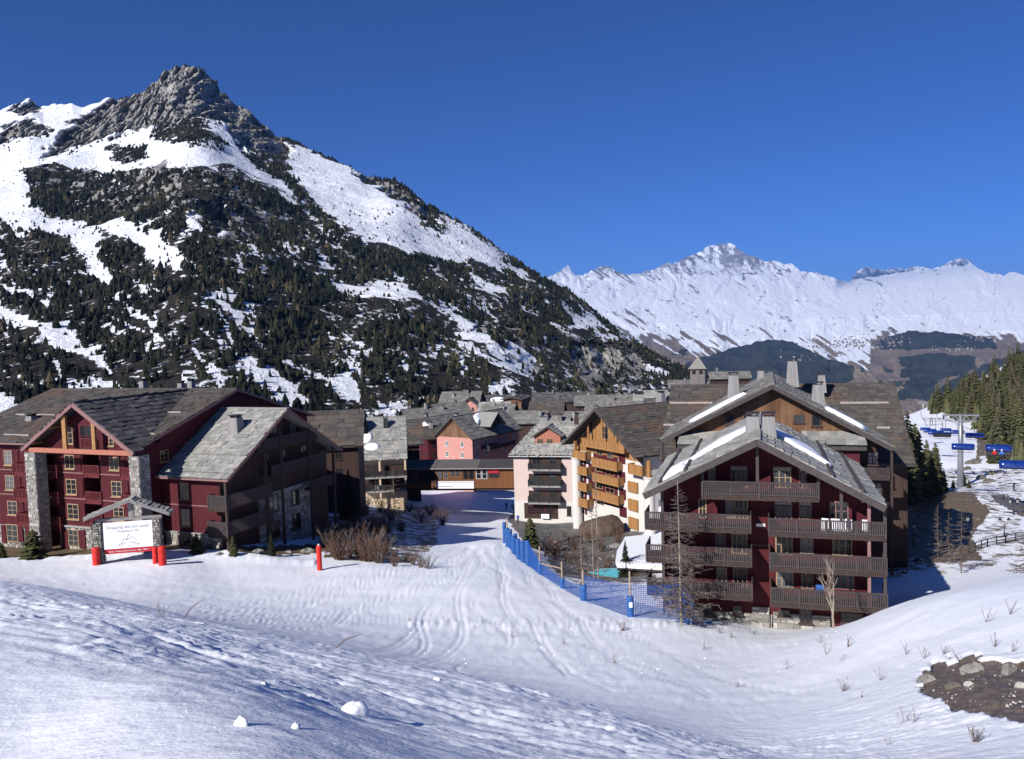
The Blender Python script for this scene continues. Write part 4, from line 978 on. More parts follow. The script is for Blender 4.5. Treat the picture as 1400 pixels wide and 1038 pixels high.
# ------------------------------------------------------------------ chalet behind it
def back_chalet():
    f = Fr('gabled_chalet', 'wide brown planked chalet gable rising behind the balcony chalet', 'chalet', 1062, 640, 87, 17); R = f.root
    G = -14; yv = -1.4
    xm, zm = f.onY(1056, 526, yv); xl, zl = f.onY(904, 601, yv); xr, zr = f.onY(1221, 612, yv)
    sl_ = (zm - zl) / (xm - xl); sr_ = (zm - zr) / (xr - xm)
    wl = xl + 1.4; wr = xr - 1.4
    zw = lambda x: zm - .35 - (sl_ * (xm - x) if x < xm else sr_ * (x - xm))
    zbase = f.onY(1062, 612, 0)[1]
    body(f, [(wl, G), (wr, G), (wr, zw(wr) - .05), (xm, zw(xm) - .05), (wl, zw(wl) - .05)], 'y', 0.06, 19, 'dark_boards')
    MB().extrude([(wl + 1, 0, zbase), (wr - 1, 0, zbase), (wr - 1, 0, zw(wr - 1) - .1), (xm, 0, zw(xm) - .1), (wl + 1, 0, zw(wl + 1) - .1)], (0, .055, 0)).build('gable_wall', M['brown_boards'], R)
    roofY(f, xl, xm, xr, yv, 19, zl, zm, zr, 'slate_mid', .9, .7, 'lr', 51, fh=.45)
    for r_ in ((992, 566, 1004, 581), (1016, 565, 1027, 575), (1085, 567, 1100, 578), (1109, 567, 1123, 583)): win_px(f, *r_, -.0, frame='dark_frame', cols=1 if r_[0] != 1085 else 2, rows=1, fw=.14)
    nl = Vector((-sl_, 0, 1)); nr = Vector((sr_, 0, 1))
    roof_snow(f, [(x, y, zw(x) + .5) for x, y in ((xm - 2.6, 1), (xm - 5, .2), (xm - 8.2, -.9), (xm - 8.8, .4), (xm - 5.6, 2.6), (xm - 2.8, 3))], .35, nl)
    roof_snow(f, [(x, y, zw(x) + .5) for x, y in ((xm + 5.4, .4), (xm + 8.6, -.2), (xm + 9.4, .8), (xm + 7.5, 2.4), (xm + 5.2, 2.8))], .4, nr)
    # shed roofs under the gable
    for a, b in ((929, 1012), (1096, 1181)):
        x0, zt = f.onY(a, 589, -.0); x1, _ = f.onY(b, 592, -.0); y2 = -2.6; ze = (f.onY(a, 606, y2)[1] + f.onY(b, 610, y2)[1]) / 2; zt = (f.onY(a, 589, 0)[1] + f.onY(b, 592, 0)[1]) / 2
        d = deck(f, R, 'shed_roof', (x0, y2, ze), (x1, y2, ze), (x1, -.0, zt), (x0, -.0, zt)); slates(d, (x0, y2, ze), (x1, y2, ze), (x1, -.0, zt), (x0, -.0, zt), 1.3, .8, 'slate_light', True, a)
        MB().box(x0, x1, y2 + .1, y2 + .2, ze - .6, ze - .1).build('eave_board', M['fascia'], R)
        MB().box(x0 + .6, x1 - .6, -1.9, .0, G, ze - .3).build('wall', M['maroon_boards'], R)
    # long roof behind, ridge across
    yr = 18.0; xa, za = f.onY(918, 527, yr); xb, zb = f.onY(1223, 525, yr); z = (za + zb) / 2; sl = .52; y0 = 3.6
    roofX(f, xa, xb, y0, yr, yr + 12, z - (yr - y0) * sl, z, z - 6, 'slate_brown', .95, .7, True, 61)
    body(f, [(y0 + 1, G), (yr + 11, G), (yr + 11, z - 6), (yr, z - .4), (y0 + 1, z - (yr - y0 - 1) * sl - .4)], 'x', xa + .6, xb - .6, 'dark_boards')
    for p0, p1, py_ in ((916, 974, 553), (1149, 1215, 553), (1199, 1217, 587), (907, 922, 583)):
        o, d = f._rl(p0, py_); t = (z - yr * sl + o[1] * sl - o[2]) / (d[2] - d[1] * sl); q = o + t * d; x1 = f.onY(p1, py_, q[1])[0]
        snowguard(f, (q[0], q[1], q[2] + .2), (x1, q[1], q[2] + .2))
    for px_, pt, pb, y_, w in ((1003, 513, 546, 4.5, 1.5), (1040, 507, 530, 15, 1.1), (1083, 494, 522, 13, 1.5), (1118, 526, 549, 5.5, 1.5), (1123, 513, 530, 15, 1.1)):
        x_, zt = f.onY(px_, pt, y_); zb_ = f.onY(px_, pb, y_)[1]; chimney(f, x_, y_, zb_ - .6, zt, w, w, taper=.68)
    for p in (906, 1219):   # corner posts and side balcony hints
        x_, z_ = f.onY(p, 615, yv + .3); MB().box(x_ - .12, x_ + .12, yv + .2, yv + .45, G, (zl if p < 1000 else zr) - .3).build('post', M['wood_dark'], R)
    for p0, p1, py_ in ((905, 930, 612), (1183, 1216, 640), (1183, 1216, 690), (905, 928, 650)):
        q = f.rect(p0, py_, p1, py_ + 12, yv); balcony(f, q[0], q[1], yv, 0.06, q[2], q[3])
    for p0, p1, py_ in ((1186, 1200, 618), (1190, 1206, 660), (910, 922, 630)): win_px(f, p0, py_, p1, py_ + 18, .05, frame='dark_frame')
    return f
back_chalet()

# ------------------------------------------------------------------ orange timber chalet with white columns
def orange_chalet():
    f = Fr('timber_chalet', 'orange timber chalet with white columns and stacked balconies', 'chalet', 779, 716, 150, 60); R = f.root
    G = -6; yv = -2.4; yf = -1.3
    xm, zm = f.onY(813, 559, yv); xl, zl = f.onY(768, 604, yv); xr, zr = f.onY(869, 629, yv); ze = (zl + zr) / 2
    wl = xl + .9; wr = xr - 1.0; sl = (zm - ze) / (xm - xl); sr = (zm - ze) / (xr - xm)
    body(f, [(wl, G), (wr, G), (wr, zm - sr * (wr - xm) - .35), (xm, zm - .35), (wl, zm - sl * (xm - wl) - .35)], 'y', 0, 24, 'white_plaster')
    zsp = f.onY(826, 622, 0)[1]
    MB().extrude([(wl + .1, -.06, zsp), (wr - .1, -.06, zsp), (wr - .1, -.06, zm - sr * (wr - xm) - .5), (xm, -.06, zm - .45), (wl + .1, -.06, zm - sl * (xm - wl) - .5)], (0, .055, 0)).build('gable_wall', M['orange_boards'], R)
    roofY(f, xl, xm, xr, yv, 25, ze, zm, ze, 'slate_brown', .9, .7, 'r', 71, fh=.4)
    for (a, ya, b, yb, h) in ((795, 596, 853, 611, 9), (783, 613, 800, 620, 9), (809, 623, 843, 634, 10), (859, 632, 878, 639, 11), (787, 635, 802, 640, 9), (810, 645, 845, 655, 9), (788, 657, 802, 662, 9), (810, 668, 845, 679, 10), (789, 679, 803, 684, 9)):
        balc_px(f, a, ya, b, yb, h, yf, 0, mat='orange_boards', solid=True, slat=.24, floor='orange_wood')
    for (a, ya, b, yb) in ((860, 659, 873, 673), (860.5, 683, 873, 698), (861, 708, 873.5, 723)):
        q = f.rect(a, ya, b, yb, 0); MB().box(q[0], q[1], -.3, 0, q[2], q[3]).build('wood_panel', M['orange_boards'], R)
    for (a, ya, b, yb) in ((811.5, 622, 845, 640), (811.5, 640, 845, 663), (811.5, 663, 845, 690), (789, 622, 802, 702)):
        q = f.rect(a, ya, b, yb, 0); MB().box(q[0], q[1] - .02, -.03, -.002, q[2] + .02, q[3]).build('recess_panel', M['maroon_boards'], R)
    for p, yt in ((784.5, 626), (884, 653)):
        x_, zt = f.onY(p, yt, yf - .2); MB().lathe([(.85, G), (.85, zt - .2), (.95, zt - .15), (.95, zt)], (x_, yf + .3), 20).build('column', M['white_plaster'], R, smooth=False)
        if p > 800: MB().lathe([(.4, zt), (.4, zt + 2.6)], (x_, yf + .3), 16).build('upper_column', M['orange_boards'], R)
        else: MB().box(x_ - .2, x_ + .2, yf, yf + .4, zt, zt + 3.0).build('upper_column', M['orange_boards'], R)
    for (a, ya, b, yb) in ((805, 634, 811, 645), (805, 655, 811, 667), (806, 678, 812, 691), (846, 621, 855, 634), (846, 645, 855, 659), (847, 669, 856, 683), (847.5, 693, 857, 707)): shut_px(f, a, ya, b, yb, 0)
    for (a, ya, b, yb) in ((790, 624, 798, 634), (790, 646, 798, 656), (790, 668, 799, 678), (790, 690, 800, 702), (816, 611, 824, 622), (830, 613, 838, 626), (815, 634, 824, 645), (828, 638, 840, 650), (815, 657, 824, 668), (828, 661, 840, 674), (816, 680, 826, 690), (805, 578, 811, 594), (822, 583, 832, 600)):
        win_px(f, a, ya, b, yb, -.06 if ya < 620 else 0, frame='white_frame' if a < 800 else 'tan_frame', sill=False, rows=2)
    for p in (804, 823, 838):
        x_, z_ = f.onY(p, 580, yf + .1); MB().box(x_ - .14, x_ + .14, yf - .02, yf + .2, f.onY(p, 600, yf)[1], zm - (sl if x_ < xm else sr) * abs(x_ - xm) - .4).build('post', M['orange_wood'], R)
    for px_, y_ in ((877, 11.0), (889, 14)):
        x_ = xm + .35 * (xr - xm) * 1.2; z_ = zm - sr * (x_ - xm); chimney(f, x_, y_, z_ - .5, z_ + 2.4, 1.5, 1.5)
    for y_ in (12.5, 15): chimney(f, xm - .6, y_, zm - .6, zm + 1.7, 1.7, 1.2)
    return f
orange_chalet()

# ------------------------------------------------------------------ pale pink house
def pink_house():
    f = Fr('pink_house', 'pale pink house with hipped slab roof, dormer and shop below', 'house', 745, 716, 158, 13); R = f.root
    G = -4; yf = -.8
    x0, z0 = f.onY(695, 622, yf); x1, z1 = f.onY(789, 623, yf); ze = (z0 + z1) / 2; yr = 6.5
    xa, za = f.onY(736, 577, yr); xb, _ = f.onY(800, 570, yr); zr = za
    w0, w1 = x0 + .8, x1 - .6
    MB().box(w0, w1, 0, 12, G, ze + .1).build('wall', M['pink_plaster'], R)
    roofX(f, x0, x1 + 3, yf, yr, 2 * yr + .8, ze, zr, ze, 'slate_light', .9, .65, True, 81, x0r=xa, x1r=max(xb, x1))
    d = deck(f, R, 'roof', (x0, 2 * yr + .8, ze), (x0, yf, ze), (xa, yr, zr), (xa - .01, yr + .01, zr)); slates(d, (x0, 2 * yr + .8, ze), (x0, yf, ze), (xa, yr, zr), (xa - .01, yr + .01, zr), 1.2, .9, 'slate_mid', False, 82)
    zg = f.onY(745, 685, 0)[1]; MB().box(w0 - .05, w1 + .05, -.06, -.002, G, zg).build('base_wall', M['white_plaster'], R)
    for yt in (633.5, 656, 679):
        q = f.rect(723, yt - 8, 768, yt + 7, 0); MB().box(q[0], q[1], -.03, .0, q[2], q[3]).build('recess_panel', M['dark_boards'], R)  # flat dark sheet on the wall, coloured as the shade of a balcony recess
        for a, b in ((728, 739), (751, 761)): win_px(f, a, yt - 7, b, yt + 6, -.03, frame='dark_frame', sill=False, name='balcony_door')
        balc_px(f, 722, yt, 766, yt + .6, 8, -1.5, 0, mat='metal_dark', slat=.13, floor='concrete')
    q = f.rect(717, 688, 763, 709, 0); MB().box(q[0], q[1], -.12, -.06, q[2], q[3]).build('shop_front', M['dark_boards'], R)
    for a, b in ((722, 732), (733, 745), (746, 758)): win_px(f, a, 691, b, 703, -.12, frame='maroon_boards', sill=False)
    q = f.rect(740, 703, 751, 709, -.5); MB().box(q[0], q[1], -.6, -.5, q[2], q[3]).build('white_counter', M['board_white'], R)
    win_px(f, 775, 692, 781, 705, -.06, frame='dark_frame')
    q = f.rect(700, 620.5, 788, 622.5, yf); MB().box(x0, x1, yf - .06, yf + .05, ze - .32, ze - .16).build('gutter_pipe', M['white_frame'], R)
    # dormer
    ydf = 1.2; xm, zm = f.onY(748, 583, ydf); xl, zl = f.onY(727, 596, ydf); xr, zr_ = f.onY(769, 597, ydf); zl = (zl + zr_) / 2
    roofY(f, xl, xm, xr, ydf, 6.2, zl, zm, zl, 'slate_light', .9, .7, '', 84, fh=.3)
    MB().extrude([(xl + .5, ydf + .5, ze), (xr - .5, ydf + .5, ze), (xr - .5, ydf + .5, zl), (xm, ydf + .5, zm - .4), (xl + .5, ydf + .5, zl)], (0, 4, 0)).build('dormer_wall', M['beam_pink'], R)
    for a, b in ((734, 742.5), (747, 756)): win_px(f, a, 600, b, 606.5, ydf + .45, frame='tan_frame', sill=False)
    x_, z_ = f.onY(788, 575, 4); chimney(f, x_, 4, z_ - .8, z_ + 1.3, .8, .8, mat='dark_boards')
    x_, z_ = f.onY(743, 577, 6.5); chimney(f, x_, 6.5, z_ - .8, z_ + .9, 2.0, .9)
pink_house()

# ------------------------------------------------------------------ beige house and the bridge building
def beige_house():
    f = Fr('beige_house', 'beige house with grey slab roof beside the dark spruce', 'house', 510, 690, 160, -7); R = f.root
    G = -5; yf = -1.0
    x0, z0 = f.onY(462, 632, yf); x1, z1 = f.onY(557, 627.5, yf); ze = (z0 + z1) / 2; yr = 9.0; zr = f.onY(523, 570.5, yr)[1]; x0r = f.onY(489, 572, yr)[0]
    w0 = x0 + .8; w1 = x1 - .7; sl = (zr - ze) / (yr + 1)
    body(f, [(0, G), (2 * yr, G), (2 * yr, ze + sl - .3), (yr, zr - .35), (0, ze + sl - .3)], 'x', w0, w1, 'beige_plaster')
    roofX(f, x0, x1, yf, yr, 2 * yr + 1, ze, zr, ze, 'slate_light', .9, .7, True, 91, x0r=x0r)
    for t in (.12, .42, .72): MB().bar((x0 + (x0r - x0) * t + .5, yf + t * (yr + 1), ze + t * (zr - ze) + .14), (x1 - .3, yf + t * (yr + 1), ze + t * (zr - ze) + .14), .16, .12).build('snow_guard', M['slate_mid'], R)
    q = f.rect(497, 636, 555, 688, 0); MB().box(q[0], w1 - .05, -.04, 0, q[2] + 2.4, q[3]).build('recess_panel', M['dark_boards'], R)  # no real hollow: dark panel standing in for the shaded balcony bay
    for yt in (651, 670):
        balc_px(f, 497, yt - 6, 556, yt - 7.5, 7.5, -1.5, 0, mat='metal_dark', slat=.2, floor='concrete')
    for a, b, y0, y1 in ((502, 507, 638, 652), (510, 516, 638, 652), (524, 534, 637, 651), (503, 508, 658, 671), (513, 520, 658, 671), (528, 540, 657, 670), (472, 482, 638, 652)): win_px(f, a, y0, b, y1, -.04 if a > 490 else 0, frame='white_frame' if a in (472, 513) else 'dark_frame', sill=False)
    for p in (519, 554): x_, z_ = f.onY(p, 640, -1.4); MB().box(x_ - .18, x_ + .18, -1.4, -1.1, G, ze - .2).build('post', M['beige_plaster'], R)
    for px_, pt, pb, y_, w, mt in ((483, 567, 592, yr * .55, 2.2, 'grey_boards'), (527, 572, 588, yr * .72, .9, 'cap_dark')):
        x_, zt = f.onY(px_, pt, y_); zb = f.onY(px_, pb, y_)[1]; chimney(f, x_, y_, zb - .5, zt, w, w, mat=mt, taper=1)
    roof_snow(f, [(x0r + 1.6 + .5 * math.cos(t) * 3.0, yr * .45 + math.sin(t) * 1.3, ze + (yr * .45 + math.sin(t) * 1.3 + 1) * sl + .15) for t in np.linspace(0, 6.28, 10)[:-1]], .4)
    roof_snow(f, [(x0r + 3.0 + math.cos(t) * 1.5, yr * .2 + math.sin(t) * .8, ze + (yr * .2 + math.sin(t) * .8 + 1) * sl + .15) for t in np.linspace(0, 6.28, 9)[:-1]], .35)
    x_, z_ = f.onY(539, 563, yr); d = MB(); d.tube([(x_, yr, zr), (x_, yr, z_ - .3)], .05, 5); d.lathe([(.05, 0), (.3, .05), (.5, .16)], (0, 0), 14); d.v[-42:] = [(x_ + a, yr - .25 + c, z_ + b) for a, b, c in d.v[-42:]]
    d.build('satellite_dish', M['board_white'], R)
    return f
beige_house()
def bridge_building():
    f = Fr('bridge_building', 'dark roofed gallery with big windows bridging the snowy street', 'bridge building', 628, 667, 165, 8); R = f.root
    x0 = f.onY(552, 650, 0)[0]; x1 = f.onY(704, 650, 0)[0]; zt = f.onY(628, 640, 0)[1]; zr = f.onY(628, 628, 3.5)[1]
    MB().box(x0, x1, 0, 7, -.1, zt + .1).build('wall', M['panel_brown'], R); MB().box(x0, x1, .3, 6.7, -.6, -.1).build('floor_beam', M['wood_dark'], R)
    xs = f.onY(653, 635, -.5)[0]; xq = f.onY(594, 635, -.5)[0]
    for a, b in ((x0, xq), (xq + .05, xs), (xs + .05, x1)):
        deck(f, R, 'roof', (a, -.7, zt + .05), (b, -.7, zt + .05), (b, 3.5, zr), (a, 3.5, zr), mat='slate_dark'); deck(f, R, 'roof', (b, 7.7, zt), (a, 7.7, zt), (a, 3.5, zr), (b, 3.5, zr), mat='slate_dark')
        MB().box(a, b, -.8, -.7, zt - .12, zt + .04).build('gutter_pipe', M['gutter'], R)
    q = f.rect(553, 641, 596, 660, 0); MB().box(q[0], q[1], -.05, 0, q[2] - .2, q[3] + .1).build('panel', M['dark_boards'], R)
    for a, b, y0, y1, fr_ in ((562, 569, 645, 659, 'dark_frame'), (570.5, 577, 645, 659, 'dark_frame'), (580, 586.5, 644.5, 658, 'dark_frame'), (588, 594.5, 644, 658, 'dark_frame'), (598, 605, 643, 655, 'dark_frame'), (606, 613, 642.5, 655, 'orange_wood'), (615, 630, 642, 652, 'orange_wood'), (633, 640, 642, 655, 'dark_frame'), (641, 648, 641.5, 655, 'dark_frame'), (651, 658, 641, 655, 'white_frame'), (659, 666, 641, 655, 'white_frame'), (668, 682, 640.5, 653, 'dark_frame')):
        win_px(f, a, y0, b, y1, -.05, frame=fr_, sill=False, cols=2 if b - a > 9 else 1, rows=2)
    q = f.rect(668, 641, 682, 647, -.13); MB().box(q[0], q[1], -.2, -.14, q[2], q[3]).build('red_poster', M['panel_red'], R)
    q = f.rect(597, 658, 648, 668, -.1); MB().box(q[0], q[1], -.2, -.08, q[2], q[3]).build('banner', M['board_white'], R)
    b = MB(); w = (q[1] - q[0]) / 26; dz = q[3] - q[2]
    for i in range(26): b.add([(q[0] + i * w, -.215, q[3] - .12), (q[0] + (i + .8) * w, -.215, q[3] - .12), (q[0] + (i + .4) * w, -.215, q[3] - .42)], [(0, 2, 1)])
    b.box(q[0] + .4, q[0] + 3.4, -.215, -.203, q[2] + .35, q[2] + .5)
    b.build('banner_print', M['ink_grey'], R)
bridge_building()

# ------------------------------------------------------------------ village roofs further back
VG = 'grey roofed chalets in the village behind the bridge'
def house(px, py, Y, a, L, W, pitch, wall, roof, label, group=None, name='village_chalet', win=2, chim=1, gable=None, snow=False, frame='dark_frame', dy=None):
    """gabled house: front end of its ridge at a pixel; ridge runs along local y"""
    f = Fr(name, label, 'chalet', px, py, Y, a, group); R = f.root; rise = W / 2 * math.tan(math.radians(pitch)); r = random.Random(int(px * 7 + py))
    g0 = min(f.gnd(-W / 2, 0), f.gnd(W / 2, 0), f.gnd(0, L)) - 1.5; h2 = W / 2
    prof = [(-h2 + .8, g0), (h2 - .8, g0), (h2 - .8, -rise * (1 - .8 / h2) - .3), (0, -.3), (-h2 + .8, -rise * (1 - .8 / h2) - .3)]
    body(f, prof, 'y', .9, L - .9, wall)
    if gable:
        z_ = -rise + .2
        MB().extrude([(-h2 + 1.2, .84, z_), (h2 - 1.2, .84, z_), (0, .84, -.6)], (0, .05, 0)).build('gable_wall', M[gable], R)
    roofY(f, -h2, 0, h2, 0, L, -rise, 0, -rise, roof, 1.5, 1.2, '', int(px), fh=.35)
    for k in range(3):
        for i in range(win):
            x_ = (i - (win - 1) / 2) * W / (win + .6); z_ = -rise - 2.3 - 2.8 * k
            if z_ > g0 + 2: window(f, x_ - .5, x_ + .5, z_, z_ + 1.4, .9 if not gable or k else .9, frame=frame)
    for k in range(2):
        for i in range(max(2, int(L / 4.5))):
            y_ = 2.2 + i * 4.2; z_ = -rise - 2.2 - 2.8 * k
            if y_ < L - 2 and z_ > g0 + 1:
                window(f, y_, y_ + 1.1, z_, z_ + 1.4, h2 - .8, side='X', frame=frame); window(f, y_, y_ + 1.1, z_, z_ + 1.4, -h2 + .8, side='W', frame=frame)
    for c in range(chim):
        x_ = r.uniform(-.3, .3) * W; y_ = L * (.3 + .4 * c + r.uniform(-.1, .1)); z_ = -rise * abs(x_) / h2
        chimney(f, x_, y_, z_ - .6, z_ + r.uniform(1.2, 2.0), r.uniform(.9, 1.5), 1.0, mat=r.choice(['silver_boards', 'grey_boards', 'concrete']))
    if snow:
        roof_snow(f, [(h2 * .5 + math.cos(t) * h2 * .3, L * .4 + math.sin(t) * L * .18, -rise * (.5 + math.cos(t) * .3) + .15) for t in np.linspace(0, 6.28, 10)[:-1]], .4)
    return f
h = house(617, 570, 215, 35, 23, 13.5, 40, 'rose_plaster', 'slate_mid', 'rose plastered house with brown boarded gable behind the bridge gallery', gable='brown_boards', frame='white_frame', snow=False)
# its big dormer with snow round it
def rose_dormer(f):
    W = 13.5; rise = W / 2 * math.tan(math.radians(40)); x0 = 3.2; y0, y1 = 8.0, 14.0; zc = -rise * x0 / (W / 2) + .1
    b = MB(); b.extrude([(x0 - 2, y0, zc - .3), (x0 - 2, y1, zc - .3), (x0 - 2, (y0 + y1) / 2, zc + 2.6)], (5.2, 0, 0)); b.build('dormer_wall', M['dark_boards'], f.root)
    for ya, s in ((y0 - .7, -1), (y1 + .7, 1)):
        deck(f, f.root, 'dormer_roof', (x0 - 2, ya, zc - .6), (x0 + 4, ya, zc - .6), (x0 + 4, (y0 + y1) / 2, zc + 2.9), (x0 - 2, (y0 + y1) / 2, zc + 2.9), mat='slate_light')
    roof_snow(f, [(x, y, -rise * x / (W / 2) + .15) for x, y in ((1.0, 8), (2.6, 7), (3.4, 7.2), (1.6, 9.5), (1.0, 12), (2.5, 14.6), (3.6, 15.4), (2.0, 16), (.6, 13), (.4, 10))], .4, (.6, 0, 1))
    balcony(f, W / 2 - .75, W / 2 + 1.6, 5, 12, -rise - 3.2, -rise - 2.2)
    b = MB(); b.box(W / 2 - .7, W / 2 + 1.6, 6, 17, -rise - 3.4, -rise - 3.2); b.box(W / 2 + 1.5, W / 2 + 1.6, 6, 17, -rise - 3.2, -rise - 2.2); b.build('side_balcony', M['wood_dark'], f.root)
rose_dormer(h)
house(577, 572, 245, 35, 16, 9, 30, 'white_plaster', 'slate_mid', 'white house with tall dark windows left of the rose house', win=2, frame='dark_frame')
house(574, 584, 228, 62, 9, 8, 38, 'maroon_boards', 'slate_brown', 'small dark red house in front of the white one')
house(604, 536, 335, 100, 17, 18, 32, 'dark_boards', 'slate_mid', 'broad grey roofed chalet rising highest behind the rose house', chim=2)
house(640, 545, 322, 12, 14, 8, 34, 'rose_plaster', 'slate_dark', 'little red gabled house among the grey village roofs')
house(656, 541, 345, 98, 20, 15, 30, 'dark_boards', 'slate_dark', 'dark roofed chalet with snow patch behind the little red gable', snow=True, chim=2)
house(699, 543, 318, 18, 14, 9, 12, 'brown_boards', 'slate_dark', 'flat roofed brown block above the village roofs', chim=1)
house(724, 549, 300, 99, 13, 16, 32, 'pink_plaster', 'slate_brown', 'brown roofed chalet with snow guards and pale gable end', chim=1)
VL = ['long low roof at the foot of the forest behind the pale gable chalet', 'wide grey roof at the forest edge above the pink house ridge', 'grey roof at the forest edge above the timber chalet apex', 'small slab roof between the rose house and the pink house', 'slab roof just behind the pink house dormer ridge', 'slab roof touching the left side of the timber chalet apex', 'grey slab roof behind the long ridge of the timber chalet', 'roof just behind the ridge of the rose house', 'gabled roof above the right end of the beige house', 'gabled roof left of the broad grey roofed chalet', 'low slab roof behind the timber chalet chimneys', 'farthest grey roof below the wooded cliff', 'small roof between the little red gable and rose house ridge', 'short slab roof tucked behind the hip of the pink house']
for (px, py, Y, a, L, W, p) in ((728, 537, 390, 98, 30, 15, 28), (785, 541, 370, 97, 26, 15, 28), (822, 541, 410, 100, 26, 15, 28), (700, 562, 265, 100, 12, 12, 30), (772, 563, 235, 104, 12, 12, 30), (800, 553, 300, 102, 20, 13, 28), (880, 545, 330, 100, 22, 14, 28), (660, 553, 285, 104, 12, 13, 30), (548, 560, 270, 60, 12, 10, 34), (590, 553, 300, 60, 14, 12, 34), (842, 549, 350, 100, 18, 13, 28), (880, 534, 450, 96, 26, 15, 25), (655, 550, 300, 98, 12, 12, 30), (740, 569, 215, 104, 8, 10, 30)):
    house(px, py, Y, a, L, W, p, 'dark_boards', random.choice(['slate_mid', 'slate_mid', 'slate_dark', 'slate_light']), VL.pop(0), VG, chim=2)
house(541, 575, 188, 83, 6, 16, 30, 'dark_boards', 'slate_brown', 'dark brown house tucked behind the beige house', chim=0)  # dark building behind the ridge, added to cast shade on the street
house(408, 564, 138, 83, 11, 17, 30, 'dark_boards', 'slate_brown', 'dark chalet wedged between the corner chalet and beige house', chim=0)
def tower():
    f = Fr('pyramid_tower', 'small square tower with a pointed slate pyramid roof', 'tower', 955, 515, 330, 20); R = f.root
    w = 2.9; g = f.gnd(0, 0) - 2; zt = f.onY(955, 504, 0)[1]; za = f.onY(956, 487, 0)[1]
    MB().box(-w, w, -w, w, g, zt).build('wall', M['grey_boards'], R)
    MB().add([(-w - .8, -w - .8, zt), (w + .8, -w - .8, zt), (w + .8, w + .8, zt), (-w - .8, w + .8, zt), (0, 0, za)], [(0, 3, 2, 1), (0, 1, 4), (1, 2, 4), (2, 3, 4), (3, 0, 4)]).build('roof', M['slate_mid'], R)
    for x in (-1.4, 1.4): window(f, x - .7, x + .7, zt - 2.1, zt - .6, -w, frame='dark_frame', sill=False)
tower()
house(968, 509, 322, 98, 16, 10, 26, 'dark_boards', 'slate_mid', 'low grey roof beside the pyramid tower', chim=1)
house(912, 520, 350, 97, 24, 14, 24, 'dark_boards', 'slate_mid', 'long grey roof in front of the pyramid tower', chim=2)
# ================================================================== VEGETATION
def m_leaf(name, c0, c1, rough=0.8, trans=0.0):
    n = NT(name); ge = n.new('ShaderNodeNewGeometry'); oi = n.new('ShaderNodeObjectInfo')
    r = n.math('FRACT', n.math('ADD', ge.outputs['Random Per Island'], n.math('MULTIPLY', oi.outputs['Random'], 0.6)))
    k = n.noise(ge.outputs['Position'], 0.35, 3)
    c = n.mix(n.math('MULTIPLY', n.math('ADD', r, k), 0.55), c0, c1)
    return n.out(c, rough, None, 0.15)
m_leaf('needles', (0.010, 0.015, 0.009), (0.036, 0.043, 0.023)); m_leaf('needles_olive', (0.035, 0.040, 0.017), (0.105, 0.105, 0.048)); m_leaf('needles_brown', (0.07, 0.055, 0.035), (0.16, 0.125, 0.085))
m_leaf('forest_needles', (0.008, 0.011, 0.007), (0.034, 0.037, 0.023))
m_plain('bark', (0.11, 0.085, 0.07), 0.9, 0.3); m_plain('bark_pale', (0.30, 0.25, 0.20), 0.9, 0.25); m_plain('twig_grey', (0.15, 0.12, 0.105), 0.9, 0.3); m_plain('twig_red', (0.13, 0.075, 0.055), 0.9, 0.3)

def conifer(h, seed, tiers=24, per=9, r0=0.2, base=0.06, power=0.85, wide=0.30):
    """crown of drooping boughs round a tapered trunk -> (crown MB, trunk MB)"""
    r = random.Random(seed); c = MB(); t = MB()
    lean = (r.uniform(-.02, .02) * h, r.uniform(-.02, .02) * h)
    ax = lambda z: Vector((lean[0] * z / h, lean[1] * z / h, z))
    t.tube([(0, 0, -.4), ax(h * .5), ax(h * .97)], [h * .018, h * .011, h * .003], 6)
    for i in range(tiers):
        f = (i + r.uniform(.1, .9)) / tiers; z = h * (base + (0.99 - base) * f); R = h * r0 * ((1 - f) ** power) * r.uniform(.75, 1.15) + h * .012
        n = max(3, round(per * (1 - .5 * f))); a0 = r.uniform(0, 6.28)
        for k in range(n):
            if r.random() < .1: continue
            a = a0 + 6.283 * k / n + r.uniform(-.25, .25); L = R * r.uniform(.65, 1.12); d = Vector((math.cos(a), math.sin(a), 0)); s = Vector((-d.y, d.x, 0))
            p = ax(z); dr = r.uniform(.15, .5); w = L * wide * r.uniform(.7, 1.2)
            m = p + d * L * .55 - Vector((0, 0, L * dr * .35)); q = p + d * L - Vector((0, 0, L * dr * r.uniform(.7, 1.1)))
            c.add([p + Vector((0, 0, .02 * h)), m + s * w, m - s * w, q, m - Vector((0, 0, L * .28))], [(0, 1, 3), (0, 3, 2), (0, 4, 3), (1, 4, 3), (2, 3, 4)])
    c.add([ax(h * .95) + Vector((h * .012, 0, 0)), ax(h * .95) - Vector((h * .012, 0, 0)), ax(h)], [(0, 1, 2)])
    return c, t
def put_tree(name, label, crown_me, trunk_me, loc, s=1.0, rz=0.0, group=None, cat='tree'):
    o = thing(name, label, cat, loc, rz, group); o.scale = (s, s, s)
    link(bpy.data.objects.new('crown', crown_me), o); link(bpy.data.objects.new('trunk', trunk_me), o); return o
CONE = {}
